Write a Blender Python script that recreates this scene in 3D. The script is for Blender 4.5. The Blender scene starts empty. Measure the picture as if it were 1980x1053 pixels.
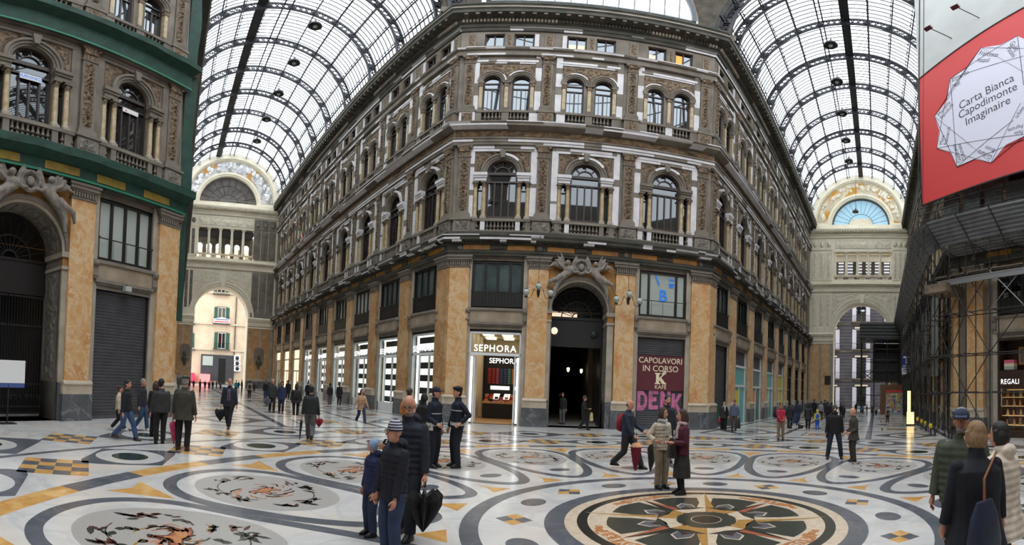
import bpy, bmesh, math, random
from math import pi, sin, cos, tan, radians, sqrt, atan2, hypot, degrees
from mathutils import Vector, Matrix, Quaternion
from mathutils.geometry import delaunay_2d_cdt
random.seed(7)
SC = bpy.context.scene
COL = SC.collection

# ---------------------------------------------------------------- camera, world, exposure
W_, S_, L1, L2 = 7.351, 18.089, 63.347, 58.479       # half width of an arm, octagon corner, arm ends
CAM = Vector((-7.037, -2.766, 2.05))
YAW, PITCH, ROLL = radians(46.859), radians(1.533), radians(2.31)
FPX, CYPX, FY = 862.681, 721.703, 1.07
fwd = Vector((cos(YAW)*cos(PITCH), sin(YAW)*cos(PITCH), sin(PITCH)))
r0 = Vector((sin(YAW), -cos(YAW), 0)); u0 = r0.cross(fwd)
rgt = r0*cos(ROLL)+u0*sin(ROLL); upv = -r0*sin(ROLL)+u0*cos(ROLL)
camd = bpy.data.cameras.new('camera'); cam = bpy.data.objects.new('camera', camd); COL.objects.link(cam)
camd.type = 'PANO'; camd.panorama_type = 'EQUIRECTANGULAR'
camd.longitude_min = -990/FPX; camd.longitude_max = 990/FPX
camd.latitude_max = CYPX/(FPX*FY); camd.latitude_min = (CYPX-1053)/(FPX*FY)
camd.clip_end = 500
cam.matrix_world = Matrix((( rgt.x, upv.x, -fwd.x, CAM.x), (rgt.y, upv.y, -fwd.y, CAM.y), (rgt.z, upv.z, -fwd.z, CAM.z), (0,0,0,1)))
SC.camera = cam
SC.view_settings.view_transform = 'Standard'; SC.view_settings.look = 'None'
SC.view_settings.gamma = 1.0; SC.view_settings.use_curve_mapping = False
SC.view_settings.exposure = 1.5
wd = bpy.data.worlds.new('overcast_sky'); SC.world = wd; wd.use_nodes = True
wd.node_tree.nodes['Background'].inputs[0].default_value = (0.93, 0.965, 1.0, 1)
wd.node_tree.nodes['Background'].inputs[1].default_value = 1.5
SC.cycles.max_bounces = 8; SC.cycles.diffuse_bounces = 4; SC.cycles.glossy_bounces = 3
SC.cycles.transparent_max_bounces = 12; SC.cycles.caustics_reflective = False; SC.cycles.caustics_refractive = False

def ray(u, v):
    th = (u-990)/FPX; ph = (CYPX-v)/(FPX*FY)
    return fwd*(cos(ph)*cos(th)) + rgt*(cos(ph)*sin(th)) + upv*sin(ph)
def gnd(u, v, z=0.0):
    d = ray(u, v); k = (z-CAM.z)/d.z; return CAM+d*k

# ---------------------------------------------------------------- materials
def lin(c):
    return tuple((x/255/12.92 if x <= 10.3 else ((x/255+0.055)/1.055)**2.4) for x in c)
MATS = {}
def mat(name, c, rough=0.6, c2=None, scale=3.0, detail=5, lo=0.35, hi=0.65, dist=0.0, bump=0.0, bscale=40.0, metal=0.0, spec=0.5,
        emit=0.0, alpha=None, stretch=None, rnd=False, vein=None, vscale=1.2, coat=0.0, c3=None, s3=0.7, lo3=.5, hi3=.7):
    m = bpy.data.materials.new(name); m.use_nodes = True; nt = m.node_tree; N = nt.nodes; Lk = nt.links
    b = N['Principled BSDF']; cl = lin(c)+(1,)
    b.inputs['Base Color'].default_value = cl; b.inputs['Roughness'].default_value = rough
    b.inputs['Metallic'].default_value = metal; b.inputs['Specular IOR Level'].default_value = spec
    if coat: b.inputs['Coat Weight'].default_value = coat; b.inputs['Coat Roughness'].default_value = .05
    if emit: b.inputs['Emission Color'].default_value = cl; b.inputs['Emission Strength'].default_value = emit
    if alpha is not None: b.inputs['Alpha'].default_value = alpha
    if c2 or bump or vein or c3:
        tc = N.new('ShaderNodeTexCoord'); vec = tc.outputs['Object']
        if rnd:
            oi = N.new('ShaderNodeObjectInfo'); ad = N.new('ShaderNodeVectorMath'); ad.operation = 'MULTIPLY_ADD'
            Lk.new(oi.outputs['Random'], ad.inputs[0]); ad.inputs[1].default_value = (37, 71, 53); Lk.new(vec, ad.inputs[2]); vec = ad.outputs[0]
        if stretch:
            mp = N.new('ShaderNodeMapping'); mp.inputs['Scale'].default_value = stretch; Lk.new(vec, mp.inputs[0]); vec = mp.outputs[0]
    col = None
    def mixin(a, fac, colr):
        mx = N.new('ShaderNodeMix'); mx.data_type = 'RGBA'
        if a is None: mx.inputs[6].default_value = cl
        else: Lk.new(a, mx.inputs[6])
        mx.inputs[7].default_value = lin(colr)+(1,); Lk.new(fac, mx.inputs[0]); return mx.outputs[2]
    def noise(sc, dt, ds, l, h):
        n = N.new('ShaderNodeTexNoise'); n.inputs['Scale'].default_value = sc; n.inputs['Detail'].default_value = dt; n.inputs['Distortion'].default_value = ds
        Lk.new(vec, n.inputs['Vector']); r = N.new('ShaderNodeMapRange'); r.inputs[1].default_value = l; r.inputs[2].default_value = h
        Lk.new(n.outputs[0], r.inputs[0]); return r.outputs[0]
    if c2: col = mixin(col, noise(scale, detail, dist, lo, hi), c2)
    if c3: col = mixin(col, noise(s3, 4, .3, lo3, hi3), c3)
    if vein:
        n = N.new('ShaderNodeTexNoise'); n.inputs['Scale'].default_value = vscale; n.inputs['Detail'].default_value = 6; n.inputs['Distortion'].default_value = 1.2
        Lk.new(vec, n.inputs['Vector']); a = N.new('ShaderNodeMath'); a.operation = 'SUBTRACT'; a.inputs[1].default_value = .5; Lk.new(n.outputs[0], a.inputs[0])
        a2 = N.new('ShaderNodeMath'); a2.operation = 'ABSOLUTE'; Lk.new(a.outputs[0], a2.inputs[0])
        r = N.new('ShaderNodeMapRange'); r.inputs[1].default_value = 0.03; r.inputs[2].default_value = 0.0; Lk.new(a2.outputs[0], r.inputs[0])
        col = mixin(col, r.outputs[0], vein)
    if col is not None: Lk.new(col, b.inputs['Base Color'])
    if bump:
        n = N.new('ShaderNodeTexNoise'); n.inputs['Scale'].default_value = bscale; n.inputs['Detail'].default_value = 4; Lk.new(vec, n.inputs['Vector'])
        bp = N.new('ShaderNodeBump'); bp.inputs['Strength'].default_value = bump; bp.inputs['Distance'].default_value = .03; Lk.new(n.outputs[0], bp.inputs['Height']); Lk.new(bp.outputs[0], b.inputs['Normal'])
    MATS[name] = m; return m
def glassmat(name, tint, refl=0.12, rough=0.0):
    m = bpy.data.materials.new(name); m.use_nodes = True; nt = m.node_tree; N = nt.nodes; Lk = nt.links
    N.remove(N['Principled BSDF']); o = N['Material Output']
    t = N.new('ShaderNodeBsdfTransparent'); t.inputs[0].default_value = lin(tint)+(1,)
    g = N.new('ShaderNodeBsdfGlossy'); g.inputs['Roughness'].default_value = rough; mx = N.new('ShaderNodeMixShader'); mx.inputs[0].default_value = refl
    Lk.new(t.outputs[0], mx.inputs[1]); Lk.new(g.outputs[0], mx.inputs[2]); Lk.new(mx.outputs[0], o.inputs[0]); MATS[name] = m; return m
mat('stone', (126,118,106), .8, (104,96,85), 1.3, bump=.25, c3=(142,134,122), s3=.35)
mat('stone_dark', (96,88,77), .85, (70,64,56), 1.6, bump=.3)
mat('stone_light', (176,166,150), .75, (152,142,126), 1.2, bump=.15)
mat('stone_warm', (166,152,132), .6, (140,124,104), 1.5, bump=.1)
mat('primer', (222,220,222), .8, (206,203,204), 2.0)
mat('carved', (138,118,94), .85, (82,68,54), 7.0, lo=.38, hi=.6, bump=.6, bscale=26)  # darker mottling stands in for shadows within the carving
mat('carved_grey', (140,134,124), .8, (96,91,84), 5.0, bump=.5, bscale=30)
mat('frieze_carved', (134,106,76), .85, (84,70,54), 3.5, bump=.6, bscale=18)
mat('marble_yellow', (204,158,104), .34, (212,184,144), 2.2, 8, lo=.4, hi=.66, dist=1.2, rnd=True, c3=(192,132,76), s3=1.2, lo3=.5, hi3=.75, vein=(214,190,154), vscale=1.1)
mat('marble_brown', (184,142,94), .4, (160,118,76), 1.6, dist=1.4, rnd=True, c3=(198,166,124), s3=.8, vein=(194,162,120), vscale=.9)
mat('column_marble', (186,168,134), .4, (160,138,102), 4.0, rnd=True)
mat('marble_grey', (96,98,101), .3, (76,79,82), 1.5, vein=(122,124,128), vscale=.8, rnd=True)
mat('marble_trim', (196,184,164), .4, (172,158,138), 1.6)
mat('gold_panel', (184,128,52), .55, (140,100,50), 1.8)
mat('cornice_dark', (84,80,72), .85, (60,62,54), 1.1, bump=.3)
mat('cream', (244,236,214), .75, (232,222,198), .8, bump=.15)
mat('cream_dark', (238,228,206), .8, (216,204,180), 3, bump=.2, bscale=20)
mat('fresco', (214,212,214), .8, (150,146,140), 1.1, lo=.45, hi=.6, c3=(196,140,60), s3=.45, lo3=.56, hi3=.62)
mat('iron', (60,60,64), .5, metal=.3)
mat('iron_dark', (34,33,34), .5)
mat('iron_blue', (84,92,96), .5)
mat('wood_dark', (58,40,34), .45, (40,28,24), 6)
mat('frame_black', (34,31,30), .4)
def mirrorglass(name, c, fac):
    m = bpy.data.materials.new(name); m.use_nodes = True; nt = m.node_tree; N = nt.nodes; Lk = nt.links; N.remove(N['Principled BSDF'])
    d = N.new('ShaderNodeBsdfDiffuse'); d.inputs[0].default_value = lin(c)+(1,); g = N.new('ShaderNodeBsdfGlossy'); g.inputs['Roughness'].default_value = .02; g.inputs[0].default_value = (.86,.93,1,1)
    tc = N.new('ShaderNodeTexCoord'); n = N.new('ShaderNodeTexNoise'); n.inputs['Scale'].default_value = 1.6; Lk.new(tc.outputs['Object'], n.inputs['Vector']); bp = N.new('ShaderNodeBump'); bp.inputs['Strength'].default_value = .06; Lk.new(n.outputs[0], bp.inputs['Height']); Lk.new(bp.outputs[0], g.inputs['Normal'])
    mx = N.new('ShaderNodeMixShader'); mx.inputs[0].default_value = fac; Lk.new(d.outputs[0], mx.inputs[1]); Lk.new(g.outputs[0], mx.inputs[2]); Lk.new(mx.outputs[0], N['Material Output'].inputs[0]); MATS[name] = m
mirrorglass('glass_window', (18,20,22), .19); mirrorglass('glass_dark', (34,33,32), .09)
mat('glass_grey', (84,100,100), .06, (52,62,64), .8, spec=.7)
mat('blind', (172,180,172), .5)
mat('lit_blind', (255,150,60), .5, emit=.3); mat('lit_blind_pale', (255,226,160), .5, emit=.35)
mat('dark_room', (16,15,14), .9)  # near-black colour stands in for unlit space behind openings
mat('shutter_grey', (84,84,86), .5, (70,70,72), 2)
mat('shutter_dark', (66,66,70), .5, (54,54,58), 2)
mat('net_green', (24,68,54), .7, (18,52,42), 2.5)
mat('net_edge', (34,122,94), .6)
mat('ochre_net', (150,128,44), .7, (120,100,40), 2)
mat('white', (232,232,232), .5)
mat('white_paint', (224,226,228), .35)
mat('black', (20,20,20), .5)
glassmat('roof_glass', (244,248,250), .03, .3)
glassmat('clear_glass', (235,240,240), .06)

# ---------------------------------------------------------------- mesh helpers
class MB:
    def __init__(s): s.v = []; s.f = []; s.m = []; s.mats = []; s.cur = 0; s.sm = []
    def mat(s, name):
        if name not in s.mats: s.mats.append(name)
        s.cur = s.mats.index(name); return s
    def add(s, vs, fs, smooth=False):
        o = len(s.v); s.v += [tuple(p) for p in vs]
        for f in fs: s.f.append(tuple(i+o for i in f)); s.m.append(s.cur); s.sm.append(smooth)
    def box(s, x0, x1, y0, y1, z0, z1):
        s.add([(x0,y0,z0),(x1,y0,z0),(x1,y1,z0),(x0,y1,z0),(x0,y0,z1),(x1,y0,z1),(x1,y1,z1),(x0,y1,z1)],
              [(0,3,2,1),(4,5,6,7),(0,1,5,4),(1,2,6,5),(2,3,7,6),(3,0,4,7)]); return s
    def cbox(s, c, sx, sy, sz, M=None):
        vs = [Vector((a*sx/2, b*sy/2, d*sz/2)) for d in (-1,1) for a, b in ((-1,-1),(1,-1),(1,1),(-1,1))]
        vs = [(M @ p if M else p)+Vector(c) for p in vs]
        s.add(vs, [(0,3,2,1),(4,5,6,7),(0,1,5,4),(1,2,6,5),(2,3,7,6),(3,0,4,7)]); return s
    def quad(s, a, b, c, d): s.add([a,b,c,d], [(0,1,2,3)]); return s
    def poly(s, pts): s.add(pts, [tuple(range(len(pts)))]); return s
    def tube(s, pts, r, n=6, cap=True, smooth=True):
        pts = [Vector(p) for p in pts]; rs = r if isinstance(r, (list, tuple)) else [r]*len(pts)
        vs = []; prev = None
        for i, p in enumerate(pts):
            d = (pts[min(i+1, len(pts)-1)]-pts[max(i-1, 0)])
            d = d.normalized() if d.length > 1e-9 else Vector((0,0,1))
            if prev is None:
                a = Vector((0,0,1)) if abs(d.z) < .9 else Vector((1,0,0)); x = d.cross(a).normalized()
            else:
                x = (prev - d*prev.dot(d)); x = x.normalized() if x.length > 1e-6 else d.orthogonal().normalized()
            prev = x; y = d.cross(x)
            for k in range(n): vs.append(p+(x*cos(2*pi*k/n)+y*sin(2*pi*k/n))*rs[i])
        fs = [(i*n+k, i*n+(k+1) % n, (i+1)*n+(k+1) % n, (i+1)*n+k) for i in range(len(pts)-1) for k in range(n)]
        s.add(vs, fs, smooth)
        if cap: s.add(vs[:n], [tuple(reversed(range(n)))]); s.add(vs[-n:], [tuple(range(n))])
        return s
    def bar(s, a, b, wx, wy=None):   # square bar between two points
        wy = wy or wx; a = Vector(a); b = Vector(b); d = (b-a).normalized(); q = Vector((0,0,1)) if abs(d.z) < .9 else Vector((0,1,0))
        x = d.cross(q).normalized()*wx/2; y = d.cross(x).normalized()*wy/2
        vs = [a+x+y, a-x+y, a-x-y, a+x-y, b+x+y, b-x+y, b-x-y, b+x-y]
        s.add(vs, [(0,1,2,3),(7,6,5,4),(0,4,5,1),(1,5,6,2),(2,6,7,3),(3,7,4,0)]); return s
    def lathe(s, prof, c=(0,0,0), n=12, M=None, smooth=True):
        vs = []
        for r, z in prof:
            for k in range(n):
                p = Vector((r*cos(2*pi*k/n), r*sin(2*pi*k/n), z)); p = (M @ p if M else p)+Vector(c); vs.append(p)
        m = len(prof); fs = [(i*n+k, i*n+(k+1) % n, (i+1)*n+(k+1) % n, (i+1)*n+k) for i in range(m-1) for k in range(n)]
        s.add(vs, fs, smooth); return s
    def ball(s, c, r, n=10, m=7, sc=(1,1,1), M=None):
        vs = []
        for i in range(m+1):
            a = pi*i/m
            for k in range(n):
                p = Vector((sin(a)*cos(2*pi*k/n)*r*sc[0], sin(a)*sin(2*pi*k/n)*r*sc[1], cos(a)*r*sc[2])); vs.append((M @ p if M else p)+Vector(c))
        s.add(vs, [(i*n+k, (i+1)*n+k, (i+1)*n+(k+1) % n, i*n+(k+1) % n) for i in range(m) for k in range(n)], True); return s
    def arch(s, cx, z0, r0, r1, y0, y1, a0=0, a1=pi, n=20, ztop=1.0):  # ring segment standing in xz
        vs = []
        for i in range(n+1):
            a = a0+(a1-a0)*i/n
            for r, y in ((r0,y0),(r1,y0),(r1,y1),(r0,y1)): vs.append((cx+cos(a)*r, y, z0+sin(a)*r*ztop))
        fs = []
        for i in range(n):
            o = i*4
            for k in range(4): fs.append((o+k, o+(k+1) % 4, o+4+(k+1) % 4, o+4+k))
        fs += [(3,2,1,0), (n*4,n*4+1,n*4+2,n*4+3)]
        s.add(vs, fs); return s
    def prism(s, pts2, y0, y1):      # polygon in xz extruded along y
        n = len(pts2); vs = [(x,y0,z) for x, z in pts2]+[(x,y1,z) for x, z in pts2]
        s.add(vs, [tuple(range(n)), tuple(reversed(range(n,2*n)))]+[(i, n+i, n+(i+1) % n, (i+1) % n) for i in range(n)]); return s
    def slab(s, outer, holes, y=0.0, depth=.4, sides=False):  # panel in xz with openings; reveals go to y+depth
        pts = [Vector(p) for p in outer]; fl = [list(range(len(outer)))]
        for h in holes:
            o = len(pts); pts += [Vector(p) for p in h]; fl.append(list(range(o, o+len(h))))
        r = delaunay_2d_cdt(pts, [], fl, 0, 1e-5)
        V2, _, F2 = r[0], r[1], r[2]
        def inside(p, poly):
            c = False; n = len(poly)
            for i in range(n):
                x1, z1 = poly[i]; x2, z2 = poly[(i+1) % n]
                if (z1 > p[1]) != (z2 > p[1]) and p[0] < (x2-x1)*(p[1]-z1)/(z2-z1)+x1: c = not c
            return c
        fs = []
        for f in F2:
            cx = sum(V2[i][0] for i in f)/len(f); cz = sum(V2[i][1] for i in f)/len(f)
            if inside((cx,cz), outer) and not any(inside((cx,cz), h) for h in holes): fs.append(tuple(f))
        s.add([(p[0], y, p[1]) for p in V2], fs)
        for h in list(holes)+([outer] if sides else []):
            n = len(h); s.add([(p[0],y,p[1]) for p in h]+[(p[0],y+depth,p[1]) for p in h], [(i,(i+1) % n,n+(i+1) % n,n+i) for i in range(n)])
        return s
    def extr(s, prof, x0, x1, m0=0, m1=0, cuts=None, pick=None):  # profile [(y,z)] run along x with mitred ends
        xs = [0, 1] if not cuts else cuts; n = len(prof); vs = []
        for t in xs:
            for y, z in prof:
                a = x0+m0*y*1.0; b = x1-m1*y*1.0
                vs.append((a+(b-a)*t, y, z))
        base = s.cur
        for j in range(len(xs)-1):
            for k in range(n-1):
                if pick: s.cur = pick(j, k, base)
                s.add([vs[j*n+k], vs[(j+1)*n+k], vs[(j+1)*n+k+1], vs[j*n+k+1]], [(0,1,2,3)])
        s.cur = base; return s
    def relief(s, x0, x1, z0, z1, y, amp, fn, nx, nz):
        vs = []
        for j in range(nz+1):
            for i in range(nx+1):
                u = i/nx; v = j/nz; h = fn(u, v) if 0 < i < nx and 0 < j < nz else 0
                vs.append((x0+(x1-x0)*u, y-amp*h, z0+(z1-z0)*v))
        s.add(vs, [(j*(nx+1)+i, j*(nx+1)+i+1, (j+1)*(nx+1)+i+1, (j+1)*(nx+1)+i) for j in range(nz) for i in range(nx)], True); return s
    def mesh(s, name):
        me = bpy.data.meshes.new(name); me.from_pydata(s.v, [], s.f)
        for n in s.mats: me.materials.append(MATS[n])
        me.polygons.foreach_set('material_index', s.m); me.polygons.foreach_set('use_smooth', s.sm); me.update(); return me
    def obj(s, name, parent=None, M=None): return link(name, s.mesh(name), parent, M)
def link(name, data, parent=None, M=None):
    o = bpy.data.objects.new(name, data); COL.objects.link(o)
    if parent is not None: o.parent = parent
    if M is not None:
        if parent is None: o.matrix_world = M
        else: o.matrix_local = M
    return o
def tag(o, label, cat, group=None, kind=None):
    o['label'] = label; o['category'] = cat
    if group: o['group'] = group
    if kind: o['kind'] = kind
    return o
def struct(o, label=None):
    o['kind'] = 'structure'
    if label: o['label'] = label; o['category'] = o.name.split('.')[0].split('_')[0]
    return o
def empty(name, M=None): 
    o = link(name, None, None, M); o.empty_display_size = .2; return o
def dup(root, M, label=None, group=None, parent=None, name=None):
    r = root.copy(); COL.objects.link(r)
    if parent is not None: r.parent = parent; r.matrix_local = M
    else: r.matrix_world = M
    if label: r['label'] = label
    if group: r['group'] = group
    for ch in list(root.children):
        c = ch.copy(); COL.objects.link(c); c.parent = r
        for g in list(ch.children):
            d = g.copy(); COL.objects.link(d); d.parent = c
    return r
def T(x, y=0, z=0): return Matrix.Translation((x, y, z))
def textmesh(txt, size, bold=0.0, depth=0.0, align='CENTER', shear=0.0, sp=1.0):
    cu = bpy.data.curves.new('lettering', 'FONT'); cu.body = txt; cu.size = size; cu.align_x = align; cu.align_y = 'CENTER'
    cu.offset = bold; cu.extrude = depth; cu.resolution_u = 3; cu.shear = shear; cu.space_character = sp
    o = bpy.data.objects.new('lettering', cu); COL.objects.link(o); bpy.context.view_layer.update()
    me = bpy.data.meshes.new_from_object(o.evaluated_get(bpy.context.evaluated_depsgraph_get()))
    bpy.data.objects.remove(o); bpy.data.curves.remove(cu); return me
def addtext(mb, txt, size, x, z, y, bold=0.0, align='CENTER', sx=1.0, shear=0.0, sp=1.0, rot=0.0):  # lettering in the xz plane facing -y
    me = textmesh(txt, size, bold, 0, align, shear, sp); c, s = cos(rot), sin(rot)
    mb.add([(x+(v.co.x*sx)*c-v.co.y*s, y, z+(v.co.x*sx)*s+v.co.y*c) for v in me.vertices], [tuple(p.vertices) for p in me.polygons]); bpy.data.meshes.remove(me)
def ngon(cx, cy, r, n=32, ry=None, rot=0):
    ry = ry or r; return [(cx+cos(2*pi*k/n)*r*cos(rot)-sin(2*pi*k/n)*ry*sin(rot), cy+cos(2*pi*k/n)*r*sin(rot)+sin(2*pi*k/n)*ry*cos(rot)) for k in range(n)]
def archpts(cx, half, z0, zs, n=16, ry=None):   # opening outline: straight sides, round head
    ry = ry or half
    return [(cx-half, z0), (cx+half, z0)]+[(cx+cos(pi*i/n)*half, zs+sin(pi*i/n)*ry) for i in range(n+1)]
def rectpts(x0, x1, z0, z1): return [(x0,z0),(x1,z0),(x1,z1),(x0,z1)]
_q = sqrt(.5)
def frame(o, X): # wall frame: x along the wall to the viewer's right, y into the wall, z up
    Y = Vector((-X[1], X[0], 0)); M = Matrix(((X[0],Y[0],0,o[0]),(X[1],Y[1],0,o[1]),(0,0,1,0),(0,0,0,1))); return M
FAB = frame((W_, S_), (_q,-_q)); LAB = (S_-W_)*sqrt(2)
LLEN = L1-S_; FL = frame((W_, L1), (0,-1))
RLEN = L2-S_; FR = frame((S_, W_), (1,0))
FEL = frame((-W_, L1), (1,0)); FER = frame((L2, W_), (0,-1))
FCD = frame((-S_, W_), (_q,_q)); FSE = frame((S_, -W_), (-_q,-_q))
FSA = frame((L2, -W_), (-1,0))      # right arm, far-side wall (behind the scaffold)
FLA = frame((-W_, S_), (0,1))       # left arm, near-side wall
# ---------------------------------------------------------------- floor: inlaid marble, laid in thin layers
mat('floor_white', (214,212,209), .16, (192,190,188), 1.1, 7, .4, .7, 1.0, vein=(196,194,193), vscale=.5, c3=(218,208,194), s3=.5, spec=.55)
mat('floor_grey', (98,101,108), .2, (86,89,96), 2.0, vein=(104,107,112), vscale=.8, spec=.5)
mat('floor_gold', (210,164,98), .2, (192,140,74), 3.0, dist=.8, c3=(226,186,124), s3=2.2)
mat('floor_green', (44,62,54), .16, (34,50,44), 5)
mat('floor_tess', (174,170,165), .35, (154,150,145), 40, 2)
mat('floor_cream', (214,198,176), .22, (200,180,156), 9, 3)
mat('floor_dkgreen', (62,66,58), .25, (48,52,46), 22, 3)
mat('floor_black', (48,48,44), .25, (38,38,36), 12)
mat('floor_red', (168,96,70), .25, (150,82,60), 14)
mat('floor_brown', (98,58,46), .25, (80,46,38), 12)
mat('floor_orange', (196,136,88), .25, (176,116,74), 10)
mat('floor_tan', (178,136,76), .25, (160,120,64), 10)
mat('floor_flesh', (204,140,104), .3, (176,104,74), 14)
FB = MB(); _lay = [0.0]
def inlay(m, pts, z=None):
    if z is None: _lay[0] += 0; z = _lay[0]
    FB.mat(m); FB.add([(p[0], p[1], z) for p in pts], [tuple(range(len(pts)))])
def level(n): _lay[0] = n*0.0007
def ring(m, ra, rb, a0=0, a1=360, n=96):
    FB.mat(m); k = max(2, int(n*abs(a1-a0)/360)); vs = []
    for i in range(k+1):
        a = radians(a0+(a1-a0)*i/k); vs += [(cos(a)*ra, sin(a)*ra, _lay[0]), (cos(a)*rb, sin(a)*rb, _lay[0])]
    FB.add(vs, [(2*i, 2*i+1, 2*i+3, 2*i+2) for i in range(k)])
def disk(m, cx, cy, r, ry=None, rot=0, n=40): inlay(m, ngon(cx, cy, r, n, ry, rot))
def pol(r, a): return (r*cos(radians(a)), r*sin(radians(a)))
level(0); inlay('floor_white', [(-26,-26),(64,-26),(64,70),(-26,70)])
# --- octagon: radial panels
_dp = [(4.25,0),(4.3,2.6),(4.42,4.8),(4.65,6.9),(5.0,8.8),(5.5,10.3),(6.2,11.1),(7.0,11.25),(7.8,11.2),(8.4,10.3),(8.9,8.4),(9.25,5.8),(9.42,3.0),(9.48,0)]
DROP = []
for i in range(len(_dp)-1):
    P0, P1, P2, P3 = [Vector(_dp[min(max(j,0),len(_dp)-1)]) for j in (i-1,i,i+1,i+2)]
    if i == 0: P0 = Vector((4.3,-2.6))
    if i == len(_dp)-2: P3 = Vector((9.42,-3.0))
    for j in range(4):
        t = j/4; DROP.append(tuple(.5*((2*P1)+(P2-P0)*t+(2*P0-5*P1+4*P2-P3)*t*t+(3*P1-P0-3*P2+P3)*t**3)))
DROP.append(_dp[-1])
def dropline(c, off=0.0):
    rr = [pol(r, c-a) for r, a in DROP]+[pol(r, c+a) for r, a in reversed(DROP[1:-1])]
    if off:
        n = len(rr); out = []
        for i in range(n):
            p = Vector(rr[i]); t = (Vector(rr[(i+1) % n])-Vector(rr[i-1])).normalized(); nn = Vector((-t.y, t.x)); out.append(tuple(p+nn*off))
        return out
    return rr
def quadcell(c, ra, rb, da, m): # radial cell
    inlay(m, [pol(ra, c-da), pol(ra, c), pol(ra, c+da), pol(rb, c+da), pol(rb, c), pol(rb, c-da)])
def checker(cx, cy, ux, uy, n, s, m1='floor_gold', m2='floor_grey', dia=False):
    ux = Vector(ux).normalized()*s; uy = Vector(uy).normalized()*s
    for i in range(n):
        for j in range(n):
            p = Vector((cx, cy))+ux*(i-n/2)+uy*(j-n/2)
            inlay(m1 if (i+j) % 2 == 0 else m2, [p, p+ux, p+ux+uy, p+uy])
def inoct(x, y): return abs(x) < S_-.4 and abs(y) < S_-.4 and abs(x)+abs(y) < W_+S_-1.0
for k in range(16):
    c = k*22.5
    level(1); ring('floor_gold' if True else '', 9.75, 10.2, c-6.0, c+6.0); ring('floor_grey', 9.75, 10.2, c+6.0, c+16.5)
    for band, (ra, rb) in enumerate(((10.25, 12.55), (12.8, 15.6))):
        for h in (0, 1):
            cc = c+h*11.25; dark = (h+band) % 2 == 0; rm = (ra+rb)/2
            x, y = pol(rm, cc)
            if not inoct(*pol(rb-.2, cc)): continue
            level(1)
            if dark:
                inlay('floor_grey', [pol(ra, cc), pol(rm-.3, cc-6.2), pol(rm, cc-7.4), pol(rm+.3, cc-6.2), pol(rb, cc), pol(rm+.3, cc+6.2), pol(rm, cc+7.4), pol(rm-.3, cc+6.2)])
                level(2); disk('floor_white', x, y, .84); level(3); disk('floor_green', x, y, .45)
            else:
                d = Vector((x, y)).normalized(); t = Vector((-d.y, d.x)); a = (d+t); b = (d-t)
                checker(x, y, a, b, 4, .36)
    if inoct(*pol(15.4, c)): level(1); ring('floor_grey', 12.58, 12.78, c-11.25, c+11.25)
for k in range(16):
    c = k*22.5
    level(1); inlay('floor_grey', dropline(c))
for k in range(16):
    c = k*22.5
    level(2); inlay('floor_white', dropline(c, .26) if k % 2 == 0 else dropline(c, .24))
    x, y = pol(5.35, c); level(3); disk('floor_grey', x, y, .3, .2, radians(c+90))
    x, y = pol(7.5, c); disk('floor_tess', x, y, 1.42, 1.14, radians(c))
    # golden triangles between the drops
    level(1); inlay('floor_gold', [pol(4.12, c+7.2), pol(4.12, c+15.3), pol(4.5, c+11.9), pol(4.85, c+11.25), pol(4.5, c+10.6)])
    inlay('floor_gold', [pol(8.35, c+11.25), pol(9.5, c+14.2), pol(9.3, c+11.25), pol(9.5, c+8.3)])
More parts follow.
